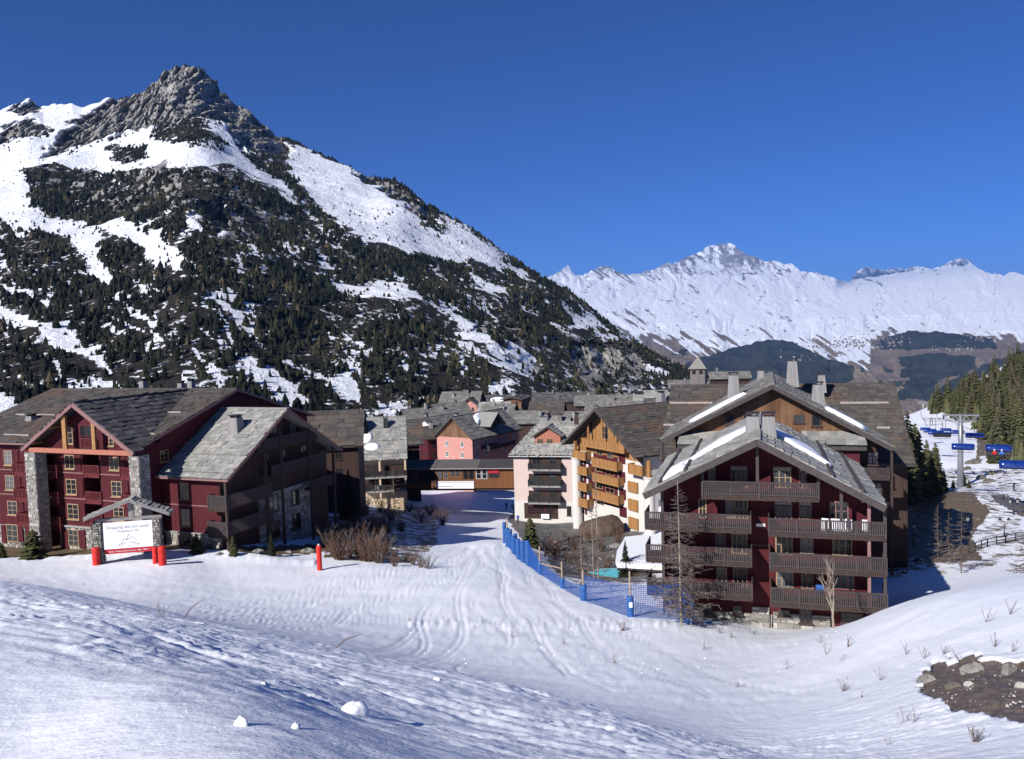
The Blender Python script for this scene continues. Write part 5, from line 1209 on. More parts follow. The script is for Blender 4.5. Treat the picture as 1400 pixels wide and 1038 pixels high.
for i in range(5):
    c, t = conifer(10, 100 + i, 22, 9, .19 + .015 * i); CONE['far', i] = (c.mesh('crown', M['needles']), t.mesh('trunk', M['bark']))
    c, t = conifer(10, 140 + i, 24, 10, .20 + .015 * i, power=.7, wide=.36); CONE['hill', i] = (c.mesh('crown', M['needles_olive']), t.mesh('trunk', M['bark']))
    c, t = conifer(10, 180 + i, 22, 7, .18 + .01 * i, wide=.16); CONE['larch', i] = (c.mesh('crown', M['needles_brown']), t.mesh('trunk', M['bark']))
    c, t = conifer(10, 220 + i, 38, 13, .19 + .012 * i, wide=.24); CONE['near', i] = (c.mesh('crown', M['needles']), t.mesh('trunk', M['bark']))
    c, t = conifer(10, 260 + i, 36, 12, .25, base=.02, power=.55, wide=.3); CONE['pine', i] = (c.mesh('crown', M['needles_olive']), t.mesh('trunk', M['bark']))

# ------------------------------------------------------------------ forest on the mountain
def build_forest():
    V = MT['V']; nr, nc = MT['nr'], MT['nc']; px, py = MT['px'], MT['py']
    g = np.random.default_rng(11)
    Vc = V[:330]; dX = np.abs(np.diff(Vc[:, :, 0], axis=1))[:-1]; dY = np.abs(np.diff(Vc[:, :, 1], axis=0))[:, :-1]
    w = dX * dY * ((px[:329, :-1] > -140) & (px[:329, :-1] < 985) & (py[:329, :-1] < 606)); cum = np.cumsum(w.ravel()); N = 80000
    idx = np.searchsorted(cum, g.random(N) * cum[-1]); i, j = idx // (nc - 1), idx % (nc - 1); fi, fj = g.random(N), g.random(N)
    p = (V[i, j] * ((1 - fi) * (1 - fj))[:, None] + V[i + 1, j] * (fi * (1 - fj))[:, None] + V[i, j + 1] * ((1 - fi) * fj)[:, None] + V[i + 1, j + 1] * (fi * fj)[:, None])
    qx, qy = pix(p); snow, rk, cl, sn2 = cover(qx, qy, p[:, 0], p[:, 1])
    cl_ = fbm(p[:, 0] / 50, p[:, 1] / 90, 3, 303)
    den = np.where(snow, np.where(py[i, j] > 290, 0.06, 0.016) + 0.12 * sn2, np.where(rk, 0.10, np.where(cl, 0.30 + .5 * cl_, np.where(qx > 620, .58, .70) + 1.4 * cl_)))
    den = den * np.where((px[i, j] > 480) & (py[i, j] < 300), .7, 1)
    # lines of trees along the right-hand crest
    er = np.interp(p[:, 0] / p[:, 1], SL_U, SL_E) * FPX; crest = (er - p[:, 2] / p[:, 1] * FPX < 9) & (qx > 480) & (qx < 900); den = np.where(crest, .75, den)
    ok = g.random(N) < den; p = p[ok]; n = len(p); snow = snow[ok]; cl_ = cl_[ok]; qx = qx[ok]; qy = qy[ok]
    h = 3.2 + 7.5 * g.random(n) ** 1.8 + 3.0 * np.clip(cl_, 0, 1); h = np.where(snow, h * .5, h); h = np.where((qx > 600), h * .82, h); h = np.where(qy < 240, h * .75, h)
    app = h / p[:, 1]; roofs = np.interp(qx, [0, 75, 330, 400, 470, 560, 640, 720, 800, 900], [565, 530, 528, 555, 562, 566, 538, 534, 536, 530])
    vis = (qx > 3) & (qx < 760) & (qy < roofs - 3); k = np.argsort(-np.where(vis, app, 0))[:110]
    G_ = 'conifers on the lower mountainside'
    labs = 'dark conifer among the trees of the lower mountainside'
    for m in k:
        c, t = CONE['far', int(g.integers(5))]
        put_tree('conifer', labs, c, t, (p[m, 0], p[m, 1], p[m, 2] - .3), h[m] / 10 * 1.1, g.random() * 6.28, G_)
    rest = np.ones(n, bool); rest[k] = False; p = p[rest]; h = h[rest]; n = len(p)
    # low conifers, joined
    T = []
    for s in range(4):
        r = np.random.default_rng(40 + s); vs = []; fs = []
        def ring(z, rad): b = len(vs); vs.extend([(rad * (.7 + .6 * r.random()) * math.cos(a + .3 * z), rad * (.7 + .6 * r.random()) * math.sin(a + .3 * z), z + .04 * (r.random() - .5)) for a in np.linspace(0, 6.283, 7)[:-1]]); return b
        def band(a, b):
            for q in range(6): fs.extend([(a + q, a + (q + 1) % 6, b + (q + 1) % 6), (a + q, b + (q + 1) % 6, b + q)])
        W_ = 1 + .25 * s
        a = ring(.0, .24 * W_); b = ring(.5, .12 * W_); band(a, b); a = ring(.36, .20 * W_); b = len(vs); vs.append((.05 * (r.random() - .5), 0, (1.0, 1.0, .82, .7)[s]))
        for q in range(6): fs.append((a + q, a + (q + 1) % 6, b))
        T.append((np.array(vs), np.array(fs)))
    kind = g.integers(0, 4, n); VV = []; FF = []; QQ = []; off = 0
    for s in range(4):
        m = kind == s; vs, fs = T[s]; q = p[m]; QQ.append(q); hh = h[m][:, None, None]; a = g.random(m.sum()) * 6.28; ca, sa = np.cos(a)[:, None], np.sin(a)[:, None]
        x = vs[None, :, 0] * ca - vs[None, :, 1] * sa; y = vs[None, :, 0] * sa + vs[None, :, 1] * ca
        W3 = np.stack([x, y, np.broadcast_to(vs[None, :, 2], x.shape)], -1) * hh + q[:, None, :]; W3[..., 2] -= .4
        VV.append(W3.reshape(-1, 3)); FF.append((fs[None] + (np.arange(m.sum()) * len(vs))[:, None, None] + off).reshape(-1, 3)); off += m.sum() * len(vs)
    tone = np.clip(.35 + .9 * fbm(np.concatenate([q[:, 0] for q in QQ]) / 70, np.concatenate([q[:, 1] for q in QQ]) / 110, 3, 309) + .35 * (g.random(n) - .5), 0, 1); tone = np.where(g.random(n) < .06, .95, tone)
    nv = np.concatenate([np.full(len(q), len(T[s][0])) for s, q in enumerate(QQ)]); tv = np.repeat(tone, nv)
    nn = NT('forest_foliage'); at = nn.attr('tone'); ge = nn.new('ShaderNodeNewGeometry'); k_ = nn.noise(ge.outputs['Position'], 0.5, 3)
    cc = nn.ramp(at.outputs['Fac'], [(0.0, (0.007, 0.011, 0.008)), (0.5, (0.018, 0.022, 0.013)), (0.8, (0.042, 0.040, 0.022)), (1.0, (0.085, 0.068, 0.042))]); nn.out(nn.mix(1.0, cc, nn.ramp(k_, [(0.3, .6), (0.7, 1.35)]), 'MULTIPLY'), .85, None, .1)
    me = np_mesh('forest', np.concatenate(VV), np.concatenate(FF), nn.m, {'tone': ('FLOAT', tv)})
    o = bpy.data.objects.new('forest', me); link(o); tag(o, 'dark conifer forest clothing the mountainside', 'forest', kind='stuff')
    print('forest', n)
build_forest()

def hill_trees():
    r = random.Random(5); poly = [(1262, 560), (1300, 553), (1350, 522), (1400, 492), (1460, 470), (1460, 640), (1400, 636), (1362, 634), (1350, 604), (1338, 592), (1322, 578), (1288, 568)]
    n = 0; tries = 0
    pa = np.array(poly)
    while n < 235 and tries < 1500:
        tries += 1; x = r.uniform(1262, 1460); y = r.uniform(470, 640)
        if not inpoly(np.array([x]), np.array([y]), poly)[0]: continue
        if x > 1405 and r.random() < .6: continue
        p = hit(x, y, 130, 680); 
        if p.y > 675: continue
        k = 'larch' if r.random() < .24 else 'hill'; c, t = CONE[k, r.randrange(5)]
        lab = ('bare brownish larch' if k == 'larch' else 'olive green conifer') + ' on the wooded slope beside the ski lift'
        put_tree('larch' if k == 'larch' else 'conifer', lab, c, t, (p.x, p.y, p.z - .4), r.uniform(1.0, 1.65), r.random() * 6.28, 'bare larches beside the ski lift' if k == 'larch' else 'conifers on the slope beside the ski lift'); n += 1
    print('hill trees', n)
    b = MB(); n = 0
    for _ in range(1400):
        x = r.uniform(1262, 1420); y = r.uniform(480, 640)
        if not inpoly(np.array([x]), np.array([y]), poly)[0]: continue
        p = hit(x, y, 150, 680); h = r.uniform(3, 9); a0 = r.random() * 6.28; w = h * r.uniform(.2, .3)
        for z0, z1, rr in ((0, .55, 1), (.3, 1, .72)):
            ring = [(p.x + w * rr * r.uniform(.7, 1.2) * math.cos(a0 + k * 1.047), p.y + w * rr * r.uniform(.7, 1.2) * math.sin(a0 + k * 1.047), p.z - .3 + h * z0 + r.uniform(-.2, .2)) for k in range(6)]
            b.add(ring + [(p.x, p.y, p.z + h * z1)], [(k, (k + 1) % 6, 6) for k in range(6)])
        n += 1
    o = b.build('undergrowth', M['needles_olive'], kind='stuff'); tag(o, 'dense young growth filling the wooded slope beside the lift')
hill_trees()
def base_at(px, py, Y):
    """foot of a thing on the ground in the direction of a pixel, at about distance Y"""
    p = P(px, py, Y); return Vector((p[0], p[1], gz(p[0], p[1])))
def tree_px(kind, label, px, pt, pb, Y, i=0, name='spruce', rw=1.0, group=None):
    p = P(px, pb, Y); h = (pb - pt) * Y / FPX; z = gz(p[0], p[1]); z0 = min(z, p[2]); h += p[2] - z0 if z < p[2] else 0
    z0 = z if abs(z - p[2]) < 3 else p[2]
    top = P(px, pt, Y)[2]; h = top - z0
    c, t = CONE[kind, i]; o = put_tree(name, label, c, t, (p[0], p[1], z0 - .1), h / 10, i * 1.3, group); o.scale = (h / 10 * rw, h / 10 * rw, h / 10); return o
SP = 'tall dark spruce in the clump right of the back chalet'
for i, (x, pt, pb, Y) in enumerate(((1228, 552, 662, 128), (1238, 560, 668, 135), (1250, 578, 672, 140), (1232, 590, 680, 118), (1244, 598, 676, 126), (1226, 600, 690, 112))):
    tree_px('near' if i % 2 else 'pine', SP, x, pt, pb, Y, i % 5, group='spruces right of the back chalet', rw=1.35 if i % 2 else 1.0)
for i, (x, pt, pb, Y) in enumerate(((1268, 600, 676, 150), (1280, 604, 675, 150), (1276, 612, 680, 143), (1290, 640, 674, 152))):
    tree_px('pine', 'olive pine on top of the bare mound before the lift pylon', x, pt, pb, Y, i, 'pine', .9, 'pines on the bare mound')
tree_px('near', 'young spruce standing beside the turquoise pool', 855, 737, 793, 97, 1, rw=1.1)
tree_px('near', 'dark spruce in front of the beige house', 478, 640, 697, 122, 2, rw=1.25)
tree_px('pine', 'bushy green pine behind the blue padded fence', 726, 703, 765, 112, 3, 'pine', 1.25)
tree_px('pine', 'bushy pine at the front wall of the corner chalet', 270, 728, 768, 83.5, 0, 'pine', 1.7); tree_px('pine', 'narrow green conifer between corner chalet and snow edge', 320, 730, 768, 83.5, 1, 'conifer', 1.0); tree_px('near', 'slim conifer before the stone side wall of the corner chalet', 372, 727, 764, 85, 4, 'conifer', 1.0)
tree_px('pine', 'rounded evergreen bush before the red chalet door', 46, 722, 762, 84.5, 2, 'evergreen_bush', 2.0); tree_px('pine', 'small evergreen bush at the edge of the red chalet garden', 2, 740, 762, 85, 4, 'evergreen_bush', 1.6)
tree_px('larch', 'thin pale sapling in the lift piste', 1337, 607, 645, 200, 2, 'sapling', .9)
for i, (x, pt, pb, Y) in enumerate(((1315, 638, 668, 166), (1325, 655, 672, 160), (1303, 655, 672, 160))): tree_px('pine', 'low dark bush at the foot of the lift pylon', x, pt, pb, Y, i, 'bush', 1.2, 'bushes at the pylon foot')

def bare_larch(h, seed, n=70, r0=.22, tr=.0075):
    r = random.Random(seed); t = MB(); b = MB()
    t.tube([(0, 0, -.4), (0, 0, h * .4), (r.uniform(-.1, .1), 0, h)], [h * tr, h * tr * .7, h * .002], 6)
    for i in range(n):
        f = (i + r.random()) / n; z = h * (.12 + .87 * f); L = h * r0 * (1 - f) ** .8 * r.uniform(.5, 1.15) + .12; a = r.uniform(0, 6.28); d = Vector((math.cos(a), math.sin(a), 0)); s = Vector((-d.y, d.x, 0))
        p0 = Vector((0, 0, z)); p1 = p0 + d * L * .5 + Vector((0, 0, -L * r.uniform(.02, .22))); p2 = p0 + d * L + Vector((0, 0, L * r.uniform(-.15, .12)))
        w = .026 * (1 - f) + .012; b.tube([p0, p1, p2], [w, w * .75, w * .4], 3, False)
        for k in range(9):
            u = r.uniform(.2, .98); q = p0.lerp(p1, u * 2) if u < .5 else p1.lerp(p2, u * 2 - 1); e = q + (d * r.uniform(.1, .35) + s * r.choice((-1, 1)) * r.uniform(.2, .4) + Vector((0, 0, r.uniform(-.25, .15)))) * L * .5
            b.tube([q, e], [w * .6, w * .4], 3, False)
    return b, t
def larch_px(label, px, pt, pb, Y, seed, n=70, r0=.22, mat='twig_grey', group=None, pale=True):
    p = base_at(px, pb, Y); h = P(px, pt, Y)[2] - p.z; b, t = bare_larch(h, seed, n, r0)
    o = thing('bare_larch', label, 'tree', p, 0, group); b.build('branches', M[mat], o, kind='stuff'); t.build('trunk', M['bark_pale' if pale else 'bark'], o); return o
larch_px('large leafless larch before the left balconies of the balcony chalet', 931, 657, 850, 60.5, 1, 165, .25)
larch_px('second leafless larch in front of the stone foot of the balcony chalet', 945, 775, 858, 60, 2, 60, .36)
larch_px('thin leafless larch behind the blue net near the pool', 812, 690, 815, 78, 3, 60, .24); larch_px('leafless larch with pale trunk before the boulder', 818, 640, 800, 92, 4, 60, .13); larch_px('short leafless sapling left of the larch by the net', 796, 722, 822, 73, 5, 40, .2)
larch_px('tall leafless larch rising from the shaded slope', 1314, 690, 812, 82, 6, 60, .24, pale=False); larch_px('leafless larch at the foot of the bare mound', 1282, 690, 800, 92, 7, 60, .22, pale=False); larch_px('slender leafless larch on the shaded bank', 1297, 700, 806, 88, 8, 50, .22, pale=False); larch_px('leafless larch by the lamp behind the back chalet', 1245, 625, 690, 130, 9, 60, .22)
larch_px('leafless larch on the right-hand snow bank', 1402, 720, 800, 62, 10, 60, .3)
larch_px('leafless tree before the beige house wall', 505, 660, 722, 132, 11, 60, .3); larch_px('leafless tree under the beige house balconies', 540, 640, 715, 135, 12, 60, .32, mat='twig_red')

def branch_tree(h, seed, spread=.5):
    r = random.Random(seed); b = MB()
    def grow(p, d, L, w, k):
        q = p + d * L; m = p.lerp(q, .5) + Vector((r.uniform(-.06, .06), r.uniform(-.06, .06), 0)) * L
        b.tube([p, m, q], [w, w * .8, w * .6], 5 if k < 2 else 3, False)
        if k >= 4 or L < .12: return
        for i in range(r.choice((2, 3, 3)) if k else 4):
            a = r.uniform(0, 6.28); e = (d + Vector((math.cos(a), math.sin(a), r.uniform(.0, .5))) * spread * r.uniform(.6, 1.2)).normalized()
            grow(m.lerp(q, r.uniform(.1, 1)), e, L * r.uniform(.55, .8), w * .55, k + 1)
    grow(Vector((0, 0, -.2)), Vector((0, 0, 1)), h * .36, h * .016, 0); return b
def bare_px(label, px, pt, pb, Y, seed):
    p = base_at(px, pb, Y); h = P(px, pt, Y)[2] - p.z; o = branch_tree(h * 1.05, seed).build('bare_tree', M['bark_pale']); o.location = p; tag(o, label, 'tree'); return o
bare_px('pale leafless young tree before the right-hand balconies', 1140, 750, 866, 55, 3)

def twigs(seed, n=14, h=1.0, spread=.55, w=.012):
    r = random.Random(seed); b = MB()
    for i in range(n):
        a = r.uniform(0, 6.28); L = h * r.uniform(.5, 1.05); d = Vector((math.cos(a) * spread * r.uniform(.2, 1), math.sin(a) * spread * r.uniform(.2, 1), 1)); p = Vector((r.uniform(-.08, .08) * h, r.uniform(-.08, .08) * h, -.1))
        m = p + d * L * .5 + Vector((d.x, d.y, 0)) * L * .08; q = m + d * L * .5 + Vector((r.uniform(-.1, .1), r.uniform(-.1, .1), 0)) * L
        b.tube([p, m, q], [w, w * .7, w * .35], 3, False)
        for k in range(3):
            u = r.uniform(.2, .9); s = m.lerp(q, u); a2 = r.uniform(0, 6.28); b.tube([s, s + Vector((math.cos(a2) * .5, math.sin(a2) * .5, .7)) * L * r.uniform(.12, .3)], [w * .55, w * .25], 3, False)
    return b
SHM = [twigs(60 + i, 34, 1.0, .62, .016).mesh('bare_shrub', M['twig_red' if i % 2 else 'twig_grey']) for i in range(4)]
def shrubs():
    r = random.Random(9)
    spots = [(448, 745), (462, 738), (476, 748), (490, 741), (503, 752), (515, 745), (528, 758), (541, 763), (553, 768), (565, 772), (575, 776), (497, 765), (520, 770), (540, 775), (470, 760), (455, 757), (558, 764), (485, 730), (585, 778), (510, 735)] + [(r.uniform(445, 560), r.uniform(722, 772)) for _ in range(34)]
    for i, (x, y) in enumerate(spots):
        p = hit(x, y, 30, 200); o = bpy.data.objects.new('bare_shrub', SHM[i % 4]); link(o); o.location = p; s = r.uniform(1.5, 3.0) if x < 530 else r.uniform(1.0, 1.9); o.scale = (s * 1.1, s * 1.1, s); o.rotation_euler = (0, 0, r.random() * 6.28)
        tag(o, 'leafless brown shrub on the snowy bank beside the ski street', 'shrub', 'bare shrubs on the bank by the street')
    for i, (x, y) in enumerate(((430, 700), (445, 690), (500, 705), (520, 700), (560, 700), (588, 705), (575, 715), (605, 718), (535, 712))):
        p = hit(x, y, 60, 200); o = bpy.data.objects.new('bare_shrub', SHM[i % 4]); link(o); o.location = p; s = r.uniform(2.2, 3.6); o.scale = (s, s, s); o.rotation_euler = (0, 0, r.random() * 6.28)
        tag(o, 'leafless shrub in the shade below the beige house', 'shrub', 'bare shrubs below the beige house')
    for i, (x, y) in enumerate(((748, 752), (757, 760), (772, 735), (785, 752), (795, 762), (806, 742), (812, 770), (822, 755), (834, 768), (845, 742), (790, 780), (778, 770), (800, 732), (830, 778))):
        p = hit(x, y, 70, 170); o = bpy.data.objects.new('bare_shrub', SHM[i % 4]); link(o); o.location = p; s = r.uniform(1.6, 3.4); o.scale = (s, s, s); o.rotation_euler = (0, 0, r.random() * 6.28)
        tag(o, 'leafless shrub in the garden between fence and boulder', 'shrub', 'bare shrubs in the pool garden')
    small = [(851, 862, .85, 16), (700, 872, .8, 6), (962, 890, .8, 7), (840, 905, .8, 5), (915, 845, .5, 8), (1130, 895, .8, 6), (1160, 885, .9, 8), (1155, 945, .9, 15), (1205, 930, .8, 7), (1180, 955, .5, 5), (1235, 990, .7, 6), (1250, 990, .8, 6), (1240, 895, .7, 6), (1290, 895, .7, 9), (1265, 900, .8, 6), (1360, 885, .9, 7), (1385, 890, .8, 6), (1334, 1015, .65, 24), (1310, 900, .6, 5), (1350, 850, .9, 7), (1380, 840, .9, 7), (1075, 915, .6, 5), (1010, 940, .6, 5), (1000, 872, .6, 8), (985, 866, .5, 8), (770, 880, .5, 5), (650, 860, .4, 8), (560, 850, .4, 8), (1150, 905, .5, 5), (1216, 1020, .4, 4), (1120, 880, .6, 6), (1030, 868, .5, 8)]
    for i, (x, y, h, n) in enumerate(small):
        p = hit(x, y, 12, 80); o = twigs(200 + i, n, h * (1.0 if p.y > 35 else .8), .5, .006 + p.y * .00013).build('dry_twigs', M['twig_grey' if i % 3 else 'twig_red']); o.location = p
        tag(o, 'sprig of dry twigs poking through the trodden snow', 'twigs', 'dry twigs poking through the snow')
    # two bent branches on the near bank
    for (x0, y0, x1, y1, lab) in ((245, 848, 280, 818, 'single bent branch rising from the near snow bank'), (450, 888, 495, 867, 'thin branch lying across the crest of the near snow bank')):
        a = hit(x0, y0, 8, 60); b = Vector(P(x1, y1, a.y + .3)); m = a.lerp(b, .5) + Vector((0, 0, .06)); o = MB().tube([a - Vector((0, 0, .1)), m, b], [.018, .014, .006], 5).build('fallen_branch', M['twig_grey']); tag(o, lab, 'branch')
    p = hit(222, 848, 8, 40); o = twigs(301, 7, .55, .3, .008).build('dry_twigs', M['twig_grey']); o.location = p; tag(o, 'small upright sprig beside the bent branch on the bank', 'twigs')
shrubs()

# ================================================================== SMALL THINGS
def _mesh_text(cu):
    t = bpy.data.objects.new('tmp', cu); COL.objects.link(t); me = bpy.data.meshes.new_from_object(t.evaluated_get(bpy.context.evaluated_depsgraph_get())); bpy.data.objects.remove(t)
    return bpy.data.objects.new('lettering', me)
def text(body, size, mat, parent, x, y, z, align='CENTER', arc=None, ext=.004):
    cu = bpy.data.curves.new('lettering', 'FONT'); cu.body = body; cu.size = size; cu.align_x = align; cu.extrude = ext; cu.materials.append(M[mat])
    o = _mesh_text(cu); link(o, parent); o.location = (x, y, z); o.rotation_euler = (math.pi / 2, 0, 0); return o
def signboard():
    f = Fr('signboard', 'white resort signboard under a little slate roof between stone pillars', 'sign', 176, 772, 79.5, -11); R = f.root; G = -1.5
    a, b, z0, z1 = f.rect(141.5, 713, 209, 749, 0); w = b - a
    MB().box(a, b, -.06, .06, z0, z1).build('panel', M['board_white'], R)
    q = f.rect(143, 750, 209, 756, 0); MB().box(a + .05, b - .1, -.06, .06, z0 - .48, z0 - .01).build('red_band', M['panel_red'], R)
    MB().box(a - .12, a - .01, -.08, .25, z0 - .4, z1).build('panel_edge', M['metal_dark'], R)
    text('Shopping skis aux pieds', w * .092, 'ink_grey', R, (a + b) / 2, -.07, z1 - .62); text('Shopping on skis', w * .066, 'ink_grey', R, (a + b) / 2, -.07, z1 - .98)
    text('Sortie : Village & Direction Arc 1600 / 1800 >', w * .044, 'board_white', R, (a + b) / 2, -.07, z0 - .32)
    cx = (a + b) / 2 + .02; zb = z0 + .50
    m = MB()
    for pts in ([(-.72, 0), (-.40, .42), (-.22, .22), (.0, .82), (.26, .40), (.42, .52), (.76, .02)], [(-.30, .30), (-.16, .40), (-.06, .30), (.06, .42), (.18, .28)]):
        for (x0, y0), (x1, y1) in zip(pts, pts[1:]): m.bar((cx + x0, -.068, zb + y0 + .05), (cx + x1, -.068, zb + y1 + .05), .012, .035, up=(0, 1, 0))
    m.build('emblem', M['ink'], R)
    for i, ch in enumerate('ARC 1950'):
        t = (i - 3.5) / 3.5; th = t * .62; o = text(ch, .30, 'ink', R, cx + 1.35 * math.sin(th), -.07, zb - .55 + 1.05 * math.cos(th) - .55); o.rotation_euler = (math.pi / 2, th, 0)
    for p0, p1 in ((126.5, 138), (208.5, 219)):
        x0, x1, _, zt = f.rect(p0, 712, p1, 740, 0); zt = z1 + .12
        pl = MB().box(x0 + .03, x1 - .03, .02, .98, G, zt).build('pillar', M['mortar'], R); stones(f, x0, x1, G, zt, 0.02, size=.34, seed=int(p0), parent=None); stones(f, .02, 1.0, G, zt, x1 - .03, side='X', size=.34, seed=int(p0) + 2)
    xm, zm = f.onY(176, 684, -.4); xl, zl = f.onY(114, 711, -.4); xr, zr = f.onY(231, 701, -.4); ze = (zl + zr) / 2
    roofY(f, xl, xm, xr, -.4, 1.4, ze, zm, ze, 'slate_light', .9, .42, 'lr', 7, fas='silver_boards', fh=.22)
    MB().box(xl + .9, xr - .8, .1, .4, z1 + .12, z1 + .38).build('beam', M['silver_boards'], R); MB().box(xm - .25, xm + .25, .12, .38, z1 + .39, zm - .25).build('king_post', M['silver_boards'], R)
    return f
SG = signboard()
def pad(name, label, px, pt, pb, Y, w, mat, group=None, pole=None, flat=False):
    p = base_at(px, pb, Y); p.z = min(p.z, P(px, pb, Y)[2]) if abs(p.z - P(px, pb, Y)[2]) < 1.5 else P(px, pb, Y)[2]; top = P(px, pt, Y)[2]; h = top - p.z + .15; r = w / 2
    o = thing(name, label, 'post' if pole is not None or not flat else 'pad', (p.x, p.y, p.z - .15), 0, group); b = MB()
    b.lathe([(r * .9, 0), (r, .06), (r * .98, h * .32), (r * .9, h * .35), (r, h * .38), (r * .98, h * .66), (r * .9, h * .69), (r, h * .72), (r, h - .06), (r * .85, h)], (0, 0), 12); b.build('padding', M[mat], o, smooth=True)
    if pole: z = P(px, pole, Y)[2] - p.z + .15; MB().tube([(0, 0, h - .1), (0, 0, z)], .075, 8).build('pole', M['pole_wood'], o)
    return o
pad('padded_post', 'red crash pad round the foot of the left signboard pillar', 132, 749, 769, 78.6, .72, 'pad_red', flat=True)
pad('padded_post', 'inner red crash pad at the right signboard pillar', 213, 748, 770, 78.8, .55, 'pad_red', flat=True); pad('padded_post', 'outer larger red crash pad at the right signboard pillar', 222.5, 747, 773, 78.0, .74, 'pad_red', flat=True)
o = pad('red_post', 'lone red padded post standing in the snow beside the piste', 437, 746, 775, 80, .52, 'pad_red'); MB().lathe([(.09, 0), (.09, .12), (.03, .18)], (0, 0), 8).build('tip', M['white_frame'], o).location = (0, 0, P(437, 746, 80)[2] - o.location.z)
FP = [(694, 722, 746, 102, .55, 708), (702, 733, 757, 96, .5, None), (709, 737, 765, 92, .5, None), (722, 739, 773, 88, .5, None), (738.5, 768, 788, 82, .46, 747), (769, 791, 810, 75, .44, 768), (798, 800, 826, 70, .62, 779), (862, 815, 843, 64.5, .56, 781), (944, 814, 853, 61.5, .62, None)]
fpos = []
FL = ['farthest blue padded fence post where the street begins to drop', 'second blue padded fence post from the street end', 'third blue padded fence post from the street end', 'blue padded fence post beside the bushy pine', 'blue padded post with bare wooden pole, joined by a rail', 'short blue padded post at the lower end of the rail', 'stout blue padded post beside the thin larches', 'blue padded post with tall pole and white tag', 'fat blue padded post before the balcony chalet']
for (x, pt, pb, Y, w, pole), lab in zip(FP, FL):
    o = pad('padded_post', lab, x, pt, pb, Y, w, 'pad_blue', 'blue padded fence posts', pole); fpos.append((o.location.copy(), P(x, pt, Y)[2]))
    if x == 862: MB().box(-.13, .13, -.31, -.285, P(862, 829, Y)[2] - o.location.z, P(862, 822, Y)[2] - o.location.z).build('tag', M['board_white'], o)
for x, pt, pb, Y in ((698, 724, 750, 100), (715, 742, 768, 90), (690, 714, 738, 108), (705, 730, 757, 97)):
    pad('padded_post', 'blue padded post in the tight row along the street', x, pt, pb, Y, .5, 'pad_blue', 'tight row of blue posts along the street')
o = MB().bar(fpos[4][0] + Vector((0, 0, 1.5)), fpos[5][0] + Vector((0, 0, 2.4)), .1, .1).build('fence_rail', M['pole_wood']); tag(o, 'wooden rail between two poles of the blue padded fence', 'rail')
def net(p, q, z0a, z1a, z0b, z1b, label, sp=.18):
    b = MB(); L = (q - p).length; n = max(2, int(L / sp)); w = .02
    for i in range(n + 1):
        f = i / n; c = p.lerp(q, f); b.bar((c.x, c.y, z0a + (z0b - z0a) * f), (c.x, c.y, z1a + (z1b - z1a) * f - .12 * math.sin(f * math.pi)), w * 1.6)
    m = max(2, int((z1a - z0a) / sp))
    for k in range(m + 1):
        g = k / m; pts = [(p.lerp(q, f).x, p.lerp(q, f).y, (z0a + (z0b - z0a) * f) * (1 - g) + (z1a + (z1b - z1a) * f - .12 * math.sin(f * math.pi)) * g) for f in np.linspace(0, 1, 7)]; b.tube(pts, w, 3, False)
    o = b.build('safety_net', M['net_blue']); tag(o, label, 'net', 'blue safety nets of the piste fence')
for i, lab in ((0, 'blue net in the first fence gap by the street end'), (1, 'blue net in the second fence gap by the street end'), (2, 'blue net left of the bushy pine fence post'), (3, 'blue net above the wooden rail post'), (4, 'low blue net under the wooden rail'), (5, 'blue net between rail post and thin larches'), (6, 'long blue safety net between thin larches and tagged post'), (7, 'blue safety net between tagged post and fat post')):
    a, za = fpos[i]; b, zb = fpos[i + 1]; net(a, b, a.z + .1, za + (.9 if i > 5 else 0), b.z + .1, zb + (.9 if i > 5 else 0), lab, .15 if i > 5 else .18)
a, za = fpos[8]; b = Vector(P(912, 800, 70)); net(a + Vector((-.3, .4, 0)), Vector((b.x, b.y, a.z)), a.z + .2, za, a.z - .2, za + .2, 'blue net folding back from the fat blue post')

